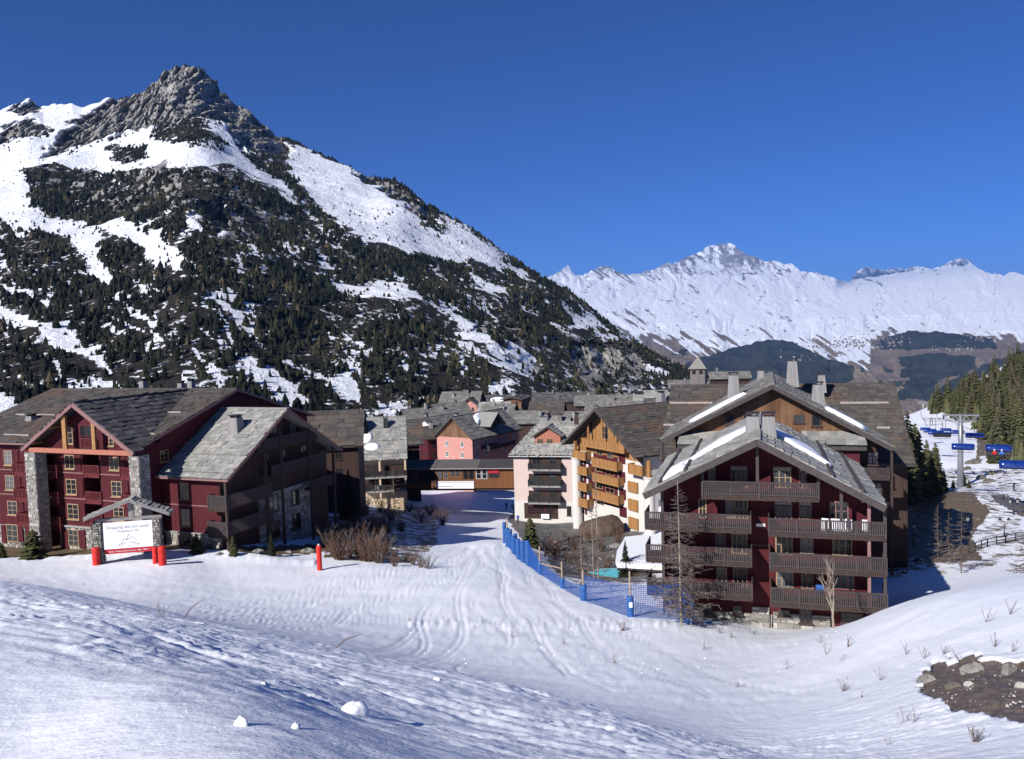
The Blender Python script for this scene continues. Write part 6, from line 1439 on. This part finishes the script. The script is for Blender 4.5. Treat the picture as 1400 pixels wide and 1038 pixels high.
# ------------------------------------------------------------------ pool court between the houses
def court():
    import bmesh
    p = base_at(822, 735, 133); r = random.Random(14); bq = bmesh.new()
    for i in range(70):
        th = math.acos(r.uniform(-.25, 1)); a_ = r.uniform(0, 6.283); R = r.uniform(.86, 1.08) * (1 + .12 * math.cos(2 * a_ + .6)); bq.verts.new((3.5 * R * math.sin(th) * math.cos(a_), 3.0 * R * math.sin(th) * math.sin(a_), .2 + min(3.9 * R * math.cos(th), 2.7 + .9 * math.cos(a_ + .5) * math.sin(th))))
    rs = bmesh.ops.convex_hull(bq, input=bq.verts)
    bm = MB(); bq.verts.ensure_lookup_table(); bq.verts.index_update(); bm.v = [tuple(v.co) for v in bq.verts]; bm.f = [tuple(v.index for v in q.verts) for q in bq.faces]; bq.free()
    m_plain('boulder_rock', (0.11, 0.075, 0.058), 0.9, 0.6, 0.9, bump=1.0)
    o = bm.build('boulder', M['boulder_rock']); o.location = p; o.rotation_euler = (0, 0, .4); tag(o, 'huge brown boulder at the foot of the timber chalet', 'boulder')
    # snow covered flat roof
    f = Fr('bath_house', 'low bath house under a thick flat blanket of snow', 'building', 868, 790, 96, 17); R = f.root
    x0, zt = f.onY(838, 730, 10); x1 = f.onY(915, 775, 0)[0]; zr = f.onY(868, 776, 0)[1]; g = f.gnd(0, 0) - 2
    xa = f.onY(850, 776, 0)[0]
    MB().box(xa, x1, .4, 13, g, zr - .3).build('wall', M['dark_boards'], R); MB().box(xa - .5, x1, -.2, 13.4, zr - .29, zr - .05).build('roof', M['fascia'], R)
    b = MB(); pts = [(xa - .5, -.3), (x1, -.3), (x1, 13.5), (xa + 1.5, 13.8), (xa - 1.5, 12), (xa - 1.4, 5), (xa - .9, 1)]
    b.extrude([(x, y, zr - .04) for x, y in pts], (0, 0, .55)); o = b.build('roof_snow', M['snow_cap'], R)
    for a_, b_ in ((872, 884), (886, 896)): win_px(f, a_, 779, b_, 788, .4, frame='dark_frame', sill=False)
    # pool
    c = base_at(838, 786, 98); o = thing('pool', 'small turquoise outdoor pool with stone rim', 'pool', c, -.3)
    MB().lathe([(3.6, -.3), (3.6, .06)], (0, 0), 20).build('rim', M['concrete'], o); MB().lathe([(3.2, .0), (3.2, .1)], (0, 0), 20).build('water', M['turquoise'], o)
    # dark wooden garden fence
    pts = [hit(745, 762, 60, 200), hit(762, 752, 60, 200), hit(778, 746, 60, 200), hit(796, 742, 60, 200)]
    for a_, b_ in zip(pts, pts[1:]):
        o = thing('garden_fence', 'dark wooden garden fence panel by the pool court', 'fence', a_, 0, 'garden fence panels by the pool court'); d = b_ - a_
        for t in (0, 1): MB().box(-.09, .09, -.09, .09, -.3, 1.25).build('post', M['wood_dark'], o).location = d * t
        for z in (.35, 1.05): MB().bar(Vector((0, 0, z)), d + Vector((0, 0, z)), .08, .12).build('rail', M['wood_dark'], o)
        MB().bar(Vector((0, 0, .35)), d + Vector((0, 0, 1.05)), .07, .09).build('brace', M['wood_dark'], o)
    # rocks in the court
    rk = random.Random(8)
    for i, (x, y, s) in enumerate(((815, 765, 1.5), (826, 752, 1.9), (835, 762, 1.4), (806, 752, 1.0), (841, 748, 1.6), (760, 742, .7), (752, 738, .6), (800, 772, .8), (847, 770, 1.2))):
        q = hit(x, y, 70, 180); o = rock_obj(s, i + 30, 'boulder_grey'); o.location = q; tag(o, 'grey rock in the garden between pool and boulder', 'rock', 'garden rocks by the pool')
m_plain('boulder_grey', (0.24, 0.23, 0.215), 0.9, 0.4, 2.0, bump=.6); m_plain('pebble', (0.42, 0.40, 0.38), 0.9, 0.3, 6, bump=.4); m_plain('rock_dark', (0.13, 0.115, 0.10), 0.9, 0.4, 2.0, bump=.5)
def rock_obj(s, seed, mat, sq=.6, name='rock', nl=6, nn=9):
    r = random.Random(seed); b = MB()
    ph = [r.uniform(0, 6.28) for _ in range(4)]
    for i in range(nl + 1):
        th = math.pi * i / nl
        for k in range(nn):
            a = 6.283 * k / nn; R = s * .5 * (1 + .22 * math.sin(2 * a + ph[0]) + .14 * math.sin(3 * a + ph[1] + th) + r.uniform(-.09, .09)); b.v.append((R * math.sin(th) * math.cos(a), R * .8 * math.sin(th) * math.sin(a), R * sq * math.cos(th)))
    for i in range(nl):
        for k in range(nn): b.f.append((i * nn + k, (i + 1) * nn + k, (i + 1) * nn + (k + 1) % nn, i * nn + (k + 1) % nn))
    return b.build(name, M[mat])
court()

def dirt_bits():
    for i, (x, y, s, m, lab) in enumerate(((1268, 927, .62, 'boulder_grey', 'rounded grey stone at the left tip of the bare earth patch'), (1330, 912, .66, 'boulder_grey', 'upright grey stone at the top edge of the bare earth'), (1380, 912, .62, 'boulder_grey', 'mossy grey boulder half sunk in the top of the bare earth'), (1303, 934, .45, 'rock_dark', 'dark flat stone lying within the bare earth'), (1325, 930, .26, 'pebble', 'small pale stone in the middle of the bare earth'), (1395, 932, .3, 'pebble', 'pale stone near the right end of the bare earth'))):
        p = hit(x, y, 15, 45); o = rock_obj(s * 1.1, i + 60, m, .75); o.location = p - Vector((0, 0, .16)); tag(o, lab, 'stone')
    r = random.Random(77); b = MB()
    for i in range(420):
        x, y = r.uniform(1262, 1400), r.uniform(905, 975)
        if not inpoly(np.array([x]), np.array([y]), [(1268, 925), (1300, 908), (1400, 908), (1400, 972), (1310, 968), (1275, 945)])[0]: continue
        if i % 3: continue
        p = hit(x, y, 15, 45); s = r.choice((.02, .03, .03, .04, .06)); p.z -= .2
        b.add([(p.x + s * r.uniform(.6, 1.3) * dx, p.y + s * r.uniform(.6, 1.3) * dy, p.z + s * r.uniform(.5, 1.2) * dz) for dx, dy, dz in ((-1, 0, 0), (0, -1, 0), (1, 0, 0), (0, 1, 0), (0, 0, 1))], [(0, 1, 4), (1, 2, 4), (2, 3, 4), (3, 0, 4)])
    o = b.build('gravel', M['pebble'], kind='stuff'); tag(o, 'loose pale gravel scattered over the bare earth patch')
    # snow chunks on the near bank
    for x, y, s, lab in ((485, 972, .23, 'large rounded lump of snow on the near bank'), (330, 985, .10, 'pointed broken snow chunk on the near bank'), (405, 988, .07, 'small loose snow lump near the large rounded one'), (598, 925, .13, 'small snow lump near the crest of the bank'), (362, 935, .12, 'little snow lump high on the near bank')):
        p = hit(x, y + 8, 3, 30); o = rock_obj(s, int(x) + 3, 'snow_cap', .8, 'snow_chunk', 12, 18)
        for pl in o.data.polygons: pl.use_smooth = True
        o.location = p + Vector((0, 0, s * .18)); tag(o, lab, 'snow lump')
    clods = MB(); r = random.Random(31)
    for i in range(420):
        x, y = r.uniform(20, 900), r.uniform(830, 1030)
        if y < 810 + x * .24: continue
        p = hit(x, y, 3, 32); s = r.uniform(.006, .02)
        clods.add([(p.x + s * r.uniform(.6, 1.3) * dx, p.y + s * r.uniform(.6, 1.3) * dy, p.z + s * r.uniform(.5, 1.0) * dz) for dx, dy, dz in ((-1, 0, -.4), (0, -1, -.4), (1, 0, -.4), (0, 1, -.4), (r.uniform(-.5, .5), r.uniform(-.5, .5), .6))], [(0, 1, 4), (1, 2, 4), (2, 3, 4), (3, 0, 4)])
    o = clods.build('snow_crumbs', M['snow_cap'], kind='stuff'); tag(o, 'crumbs of broken snow crust on the near bank')
    # crumbs of ploughed snow along the garden edge and the trodden band
    r = random.Random(32); cl = MB()
    for i in range(500):
        if i < 260: x, y = r.uniform(0, 430), r.gauss(768, 2.2)
        else: x, y = r.uniform(560, 1150), r.gauss(856, 5) if r.random() < .5 else r.uniform(850, 930)
        p = hit(x, y, 20, 100); s = abs(r.gauss(0, .045)) + .03
        cl.add([(p.x + s * r.uniform(.6, 1.3) * dx, p.y + s * r.uniform(.6, 1.3) * dy, p.z + s * r.uniform(.5, 1.0) * dz) for dx, dy, dz in ((-1, 0, -.4), (0, -1, -.4), (1, 0, -.4), (0, 1, -.4), (r.uniform(-.5, .5), r.uniform(-.5, .5), .6))], [(0, 1, 4), (1, 2, 4), (2, 3, 4), (3, 0, 4)])
    o = cl.build('snow_clods', M['snow_cap'], kind='stuff'); tag(o, 'clods of ploughed snow along the piste edges')
    for i, (x, y, s) in enumerate(((352, 756, 1.2), (420, 755, 1.3), (395, 756, .8), (300, 760, 1.0))):
        p = hit(x, y, 60, 100); o = rock_obj(s, 90 + i, 'boulder_grey'); o.location = p; tag(o, 'grey rock in the bare strip by the corner chalet', 'rock', 'rocks by the corner chalet')
    r = random.Random(55)
    for i in range(46):
        x, y = r.uniform(1225, 1345), r.uniform(675, 790); p = hit(x, y, 80, 200)
        if x > 1300 and y > 745: continue
        o = rock_obj(r.uniform(.5, 1.5), 300 + i, 'boulder_grey' if i % 3 else 'rock_dark'); o.location = p; tag(o, 'grey rock half bedded in the bare mound', 'rock', 'rocks on the bare mound')
    for i, (x, y, s) in enumerate(((1330, 634, 3.2), (1352, 660, 2.4), (1342, 655, 2.6), (1322, 642, 2), (1355, 648, 2), (1348, 590, 3), (1340, 580, 3))):
        p = hit(x, y, 100, 400); o = rock_obj(s, 400 + i, 'rock_dark'); o.location = p; tag(o, 'dark rock sticking out of the lift piste', 'rock', 'rocks on the lift piste')
dirt_bits()

# ------------------------------------------------------------------ chairlift
m_plain('bubble_blue', (0.007, 0.028, 0.18), 0.2, 0.15, 1.0, .6); m_plain('seat_black', (0.02, 0.02, 0.024), 0.6)
def pylon(px, pt, pb, Y, arm, label):
    p = P(px, pb, Y); z = gz(p[0], p[1]); z0 = min(z, p[2]); top = P(px, pt, Y)[2]; h = top - z0
    o = thing('lift_pylon', label, 'pylon', (p[0], p[1], z0 - .5), -math.radians(25), 'chairlift pylons'); h += .5
    MB().lathe([(.62, 0), (.55, h * .35), (.42, h * .6), (.36, h)], (0, 0), 14).build('mast', M['metal_grey'], o, smooth=True)
    b = MB(); w = arm / 2
    b.bar((-w, 0, h - .25), (w, 0, h - .25), .3, .25); b.bar((-w * .85, 0, h - 1.45), (w * .85, 0, h - 1.45), .22, .2)
    for s in (-1, 1):
        b.bar((s * w * .95, 0, h - .3), (s * w * .55, 0, h - 1.45), .16, .16); b.bar((s * w * .3, 0, h - .3), (s * w * .1, 0, h - 1.45), .16, .16); b.bar((s * w * .3, 0, h - .3), (s * w * .55, 0, h - 1.4), .12, .12)
    b.build('crossarm', M['metal_grey'], o)
    for s in (-1, 1):
        b = MB(); b.bar((s * w * .92, -2.0, h - .75), (s * w * .92, 2.0, h - .75), .16, .2); b.bar((s * w * .92, 0, h - .7), (s * w * .92, 0, h - .3), .2, .2)
        for k in range(6): b.box(s * w * .92 - .06, s * w * .92 + .06, -1.9 + k * .7, -1.5 + k * .7, h - 1.1, h - .8)
        b.build('sheave_train', M['metal_dark'], o)
    MB().box(-.9, .9, -.5, .5, h - 1.6, h - 1.5).build('platform', M['metal_grey'], o); MB().bar((.5, 0, 2), (.5, 0, h - 1), .06, .06).build('ladder', M['metal_grey'], o)
    return [Vector(o.location) + Matrix.Rotation(-math.radians(25), 3, 'Z') @ Vector((s * w * .92, 0, h - .9)) for s in (-1, 1)]
A1 = pylon(1313, 566, 664, 165, 6.6, 'grey lift pylon with lattice crossarm rising from the piste'); A2 = pylon(1273.5, 571, 600, 330, 6.6, 'second smaller looking lift pylon beyond the hanging chairs'); A3 = pylon(1262, 549, 572, 500, 6.6, 'farthest lift pylon standing tall above the lower station')
ropeR = [Vector(P(1470, 655, 55)), Vector(P(1391, 600, 101)), A1[1], A2[1], A3[1]]; ropeL = [Vector(P(1440, 640, 66)), Vector(P(1370, 606, 106)), A1[0], A2[0], A3[0]]
for rp, lab in ((ropeR, 'right haul rope of the chairlift carrying the nearer chairs'), (ropeL, 'left haul rope of the chairlift passing the pylon arms')):
    o = MB().tube(rp, .035, 4, False).build('haul_rope', M['metal_dark']); tag(o, lab, 'cable')
def chair_meshes():
    h = MB(); h.tube([(0, 0, 0), (0, .25, -.5), (0, .3, -2.6), (0, .0, -3.0)], .06, 6); h.bar((-1.6, 0, -3.0), (1.6, 0, -3.0), .09); h.bar((-1.5, 0, -3.0), (-1.5, .1, -3.9), .07); h.bar((1.5, 0, -3.0), (1.5, .1, -3.9), .07)
    s = MB(); s.box(-1.65, 1.65, -.55, .0, -4.0, -3.88); s.hexa([(-1.65, 0, -4.0), (1.65, 0, -4.0), (1.65, .1, -4.0), (-1.65, .1, -4.0)], [(-1.65, .22, -3.2), (1.65, .22, -3.2), (1.65, .32, -3.2), (-1.65, .32, -3.2)])
    b = MB(); n = 9; prof = [(-.15 + .75 * -math.sin(t) * 1.0, -3.55 + .62 * math.cos(t)) for t in np.linspace(-.75, 2.1, n)]
    xs = [-1.75, -1.6, -1.2, 0, 1.2, 1.6, 1.75]; sc = [.72, .95, 1, 1, 1, .95, .72]
    for x, k in zip(xs, sc):
        for (y, z) in prof: b.v.append((x, -.1 + (y + .1) * k, -3.55 + (z + 3.55) * k))
    for i in range(len(xs) - 1):
        for k in range(n - 1): b.f.append((i * n + k, (i + 1) * n + k, (i + 1) * n + k + 1, i * n + k + 1))
    f = MB(); f.bar((-1.5, -.75, -4.35), (1.5, -.75, -4.35), .07); f.bar((-.9, -.5, -3.95), (-.9, -.75, -4.35), .05); f.bar((.9, -.5, -3.95), (.9, -.75, -4.35), .05)
    return [('hanger', h.mesh('hanger', M['metal_dark'])), ('seat', s.mesh('seat', M['seat_black'])), ('bubble', b.mesh('bubble', M['bubble_blue'], True)), ('footrest', f.mesh('footrest', M['metal_dark']))]
CM = chair_meshes()
def on_rope(rp, Y):
    for a, b in zip(rp, rp[1:]):
        if min(a.y, b.y) <= Y <= max(a.y, b.y): return a.lerp(b, (Y - a.y) / (b.y - a.y))
def chair(rp, Y, label, side, back=False, open_=False, group='blue bubble chairs of the ski lift'):
    p = on_rope(rp, Y); o = thing('lift_chair', label, 'lift chair', p, -math.radians(25) + (math.pi if back else 0), group)
    for nm, me in CM:
        q = bpy.data.objects.new(nm, me); link(q, o)
        if nm == 'bubble' and open_: q.rotation_euler = (-.0, 0, 0); q.location = (0, .75, .55)
    return o
CF = 'blue bubble chair hanging farther down the lift line'
chair(ropeR, 104, 'big blue bubble chair hanging nearest the wooded slope', 1); OC = chair(ropeR, 123, 'lift chair with raised blue bubble carrying two skiers', 1, open_=True)
chair(ropeL, 140, 'blue bubble chair hanging in front of the grey pylon mast', 0); chair(ropeR, 171, 'blue bubble chair just right of the pylon below its crossarm', 1); chair(ropeL, 172, 'blue bubble chair just left of the pylon below its crossarm', 0, True)
for Y in (205, 248, 300, 380, 445): chair(ropeL, Y, CF, 0)
for Y in (225, 285, 345, 420): chair(ropeR, Y, CF, 1)

# ------------------------------------------------------------------ people
m_plain('skin', (0.45, 0.27, 0.19), 0.6, 0.1); m_plain('jacket_red', (0.5, 0.03, 0.03), 0.7); m_plain('jacket_blue', (0.05, 0.14, 0.45), 0.7); m_plain('jacket_dark', (0.04, 0.04, 0.06), 0.7); m_plain('trousers_dark', (0.03, 0.03, 0.035), 0.8); m_plain('helmet_white', (0.7, 0.7, 0.72), 0.4)
def person(label, loc, rz, sit, jacket, helmet='helmet_white', group=None):
    J = {'pel': (0, 0, .95), 'che': (0, 0, 1.25), 'nec': (0, 0, 1.46), 'hea': (0, -.02, 1.58), 'top': (0, -.02, 1.72)}
    if sit: hip, knee, foot = (.1, 0, .93), (.12, -.45, .92), (.13, -.5, .45)
    else: hip, knee, foot = (.1, 0, .9), (.12, -.03, .48), (.12, .02, .06)
    vs = [J['pel'], J['che'], J['nec'], J['hea'], J['top']]; ed = [(0, 1), (1, 2), (2, 3), (3, 4)]; rad = [.15, .17, .07, .10, .07]
    for s in (-1, 1):
        b = len(vs); sh, el, ha = (s * .2, 0, 1.38), (s * .27, -.05, 1.1), (s * .22, -.25, .98)
        vs += [sh, el, ha, (s * hip[0], hip[1], hip[2]), (s * knee[0], knee[1], knee[2]), (s * foot[0], foot[1], foot[2]), (s * foot[0], foot[1] - .16, foot[2] - .02)]
        rad += [.08, .06, .05, .11, .08, .065, .05]; ed += [(1, b), (b, b + 1), (b + 1, b + 2), (0, b + 3), (b + 3, b + 4), (b + 4, b + 5), (b + 5, b + 6)]
    me = bpy.data.meshes.new('person_skeleton'); me.from_pydata(vs, ed, []); tmp = bpy.data.objects.new('tmp', me); COL.objects.link(tmp)
    tmp.modifiers.new('s', 'SKIN'); tmp.modifiers.new('d', 'SUBSURF').levels = 1
    for v, q in zip(me.skin_vertices[0].data, rad): v.radius = (q, q)
    me.skin_vertices[0].data[0].use_root = True
    dg = bpy.context.evaluated_depsgraph_get(); m2 = bpy.data.meshes.new_from_object(tmp.evaluated_get(dg)); bpy.data.objects.remove(tmp)
    m2.materials.clear()
    for m in ('skin', jacket, 'trousers_dark'): m2.materials.append(M[m])
    for pl in m2.polygons:
        c = pl.center; pl.material_index = 0 if c.z > 1.47 else (2 if (c.z < .97 and (abs(c.x) < .21)) else 1); pl.use_smooth = True
    o = bpy.data.objects.new('person', m2); link(o); o.location = loc; o.rotation_euler = (0, 0, rz); tag(o, label, 'person', group)
    b = MB(); b.lathe([(.115, 1.60), (.125, 1.66), (.10, 1.74), (.04, 1.78)], (0, -.01), 10); b.build('helmet', M[helmet], o, smooth=True); return o
R25 = Matrix.Rotation(-math.radians(25), 3, 'Z')
for dx, jk, lab in ((-.6, 'jacket_red', 'skier in red jacket seated on the open lift chair'), (.35, 'jacket_blue', 'skier in blue jacket seated on the open lift chair')):
    person(lab, OC.location + R25 @ Vector((dx, -.2, -4.75)), -math.radians(25), True, jk)
for x, y, Y, jk, lab in ((708, 709, 150, 'jacket_blue', 'person in blue jacket standing before the pink house'), (1386, 671, 150, 'jacket_dark', 'dark dressed person walking on the snow beyond the road'), (692, 683, 178, 'jacket_dark', 'dark dressed person at the far end of the street')):
    person(lab, base_at(x, y, Y), .5, False, jk)

# ------------------------------------------------------------------ lamps, railings on the right
m_plain('lamp_glass', (0.35, 0.35, 0.32), 0.3)
def lamp(px, pt, pb, Y, label, heads=1):
    p = base_at(px, pb, Y); h = max(2.6, P(px, pt, Y)[2] - p.z); o = thing('street_lamp', label, 'street lamp', p, 0, 'black lantern street lamps')
    MB().lathe([(.14, -.3), (.12, .5), (.06, .6), (.05, h - .75)], (0, 0), 8).build('pole', M['metal_dark'], o)
    for k in range(heads):
        x = 0 if heads == 1 else (k - .5) * 1.1
        if heads > 1: MB().bar((0, 0, h - 1.0), (x, 0, h - .75), .06).build('arm', M['metal_dark'], o)
        MB().lathe([(.13, h - .72), (.22, h - .3)], (x, 0), 6).build('lantern', M['lamp_glass'], o); MB().lathe([(.28, h - .3), (.06, h - .06), (.03, h)], (x, 0), 6).build('lamp_cap', M['metal_dark'], o)
lamp(1219.5, 694, 722, 118, 'black lantern lamp beside the back chalet wall'); lamp(1249, 714, 748, 102, 'black lantern lamp at the edge of the chalet shadow'); lamp(1267, 676, 700, 140, 'black lantern lamp on the crest of the bare mound'); lamp(1386, 682, 704, 125, 'twin lantern lamp beside the grey road', 2); lamp(1373, 716, 742, 105, 'twin lantern lamp below the road railing', 2); lamp(1323, 720, 748, 110, 'black lantern lamp at the foot of the bare mound')
def railing(pts, label, group=None, h=1.0, mat='metal_dark', step=1.6):
    P3 = [hit(x, y, a, b) for x, y, a, b in pts]; o = thing('railing', label, 'railing', P3[0], 0, group); o0 = P3[0]
    for a, b in zip(P3, P3[1:]):
        d = b - a; n = max(1, round(d.length / step))
        for z in (h, h * .55): MB().bar(a - o0 + Vector((0, 0, z)), b - o0 + Vector((0, 0, z)), .07, .09).build('rail', M[mat], o)
        for i in range(n + 1): q = a.lerp(b, i / n) - o0; MB().box(-.05, .05, -.05, .05, -.3, h + .04).build('post', M[mat], o).location = q
railing([(1325, 756, 70, 140), (1350, 748, 70, 140), (1375, 743, 70, 140), (1402, 738, 70, 140)], 'dark railing running below the lamp towards the road'); railing([(1212, 690, 100, 200), (1240, 688, 100, 200), (1268, 690, 100, 200)], 'low railing along the path before the mound', mat='rail_wood'); railing([(1212, 780, 66, 110), (1240, 783, 66, 110)], 'black railing in the shade beside the balcony chalet')
railing([(1350, 677, 100, 200), (1372, 683, 100, 200), (1402, 696, 100, 200)], 'grey guard rail on the far side of the road', h=.7, mat='metal_grey')

# ------------------------------------------------------------------ balcony furniture
f, zL, xm = RG
def white_chair(x, z, rz, label):
    o = thing('garden_chair', label, 'chair', tuple(f.wor((x, -1.2, z))), f.rz + rz, 'white garden chairs on the balcony')
    MB().box(-.25, .25, -.25, .25, .40, .45).build('seat', M['board_white'], o); MB().box(-.25, .25, .22, .27, .46, 1.25).build('backrest', M['board_white'], o)
    for sx in (-.22, .22):
        for sy in (-.22, .22): MB().box(sx - .025, sx + .025, sy - .025, sy + .025, 0, .4).build('leg', M['board_white'], o)
zf = f.onY(1130, 732, -1.2)[1]
for i, p in enumerate((1127, 1141, 1150, 1159, 1184)): white_chair(f.onY(p, 712, -1.2)[0], zf, (i % 3 - 1) * .3, 'white garden chair on the upper right balcony')
x, z = f.onY(1121, 806, -2.2); o = MB().box(-.3, .3, -.05, .05, -.75, .0).build('towel', M['pad_blue']); o.data.transform(Matrix.Identity(4)); o.location = tuple(f.wor((x, -2.2, z + .35))); o.rotation_euler = (0, 0, f.rz); tag(o, 'blue towel hung over the lowest right balcony rail', 'towel')
p = hit(968, 853, 50, 66); o = rock_obj(.7, 5, 'pad_blue', .8, 'ground_sheet'); o.location = p; tag(o, 'crumpled blue tarpaulin at the stone foot of the balcony chalet', 'tarpaulin')

# ------------------------------------------------------------------ villages across the valley
def distant_village():
    V, px, py = MT['far']; g = np.random.default_rng(3); b = MB(); w = MB()
    tgt = []
    for (cx, cy, sx, sy, n) in ((1175, 470, 28, 5, 120), (1130, 472, 18, 4, 50), (1215, 466, 12, 6, 40), (1310, 478, 22, 2.5, 40), (1340, 462, 14, 3, 30), (1090, 490, 10, 3, 12)):
        tgt += [(cx + g.normal() * sx, cy + g.normal() * sy) for _ in range(n)]
    FX, FY = px.ravel(), py.ravel(); VV = V.reshape(-1, 3)
    for x, y in tgt:
        k = np.argmin((FX - x) ** 2 + (FY - y) ** 2); p = VV[k]; s = g.uniform(6, 11); h = g.uniform(5, 10); a = g.uniform(0, 3.14); ca, sa = math.cos(a) * s, math.sin(a) * s
        c = [(p[0] + ca, p[1] + sa), (p[0] - sa, p[1] + ca), (p[0] - ca, p[1] - sa), (p[0] + sa, p[1] - ca)]
        (b if g.random() < .75 else w).add([(q[0], q[1], p[2] - 5) for q in c] + [(q[0], q[1], p[2] + h) for q in c] + [((c[0][0] + c[1][0]) / 2, (c[0][1] + c[1][1]) / 2, p[2] + h + 5), ((c[2][0] + c[3][0]) / 2, (c[2][1] + c[3][1]) / 2, p[2] + h + 5)], [(0, 1, 5, 4), (1, 2, 6, 5), (2, 3, 7, 6), (3, 0, 4, 7), (4, 5, 8), (6, 7, 9), (5, 6, 9, 8), (7, 4, 8, 9)])
    m_plain('far_houses', (0.16, 0.135, 0.125), .9, .5, .02); m_plain('far_houses_pale', (0.33, 0.30, 0.29), .9, .2, .02)
    o = b.build('distant_village', M['far_houses'], kind='stuff'); tag(o, 'tiny far houses of a village across the valley'); w.build('pale_houses', M['far_houses_pale'], o, kind='stuff')
distant_village()
# ------------------------------------------------------------------ the air
def build_haze():
    b = MB(); b.box(-42000, 48000, -1500, 52000, -1600, 2950)
    m = bpy.data.materials.new('haze_air'); m.use_nodes = True; nt = m.node_tree
    nt.nodes.remove(nt.nodes['Principled BSDF'])
    pv = nt.nodes.new('ShaderNodeVolumePrincipled')
    pv.inputs['Color'].default_value = (0.24, 0.46, 1.0, 1); pv.inputs['Density'].default_value = 2.3e-5; pv.inputs['Anisotropy'].default_value = 0.0
    nt.links.new(pv.outputs[0], nt.nodes['Material Output'].inputs['Volume'])
    o = b.build('haze', m); tag(o, 'thin blue mountain air filling the valley', kind='stuff')
build_haze()
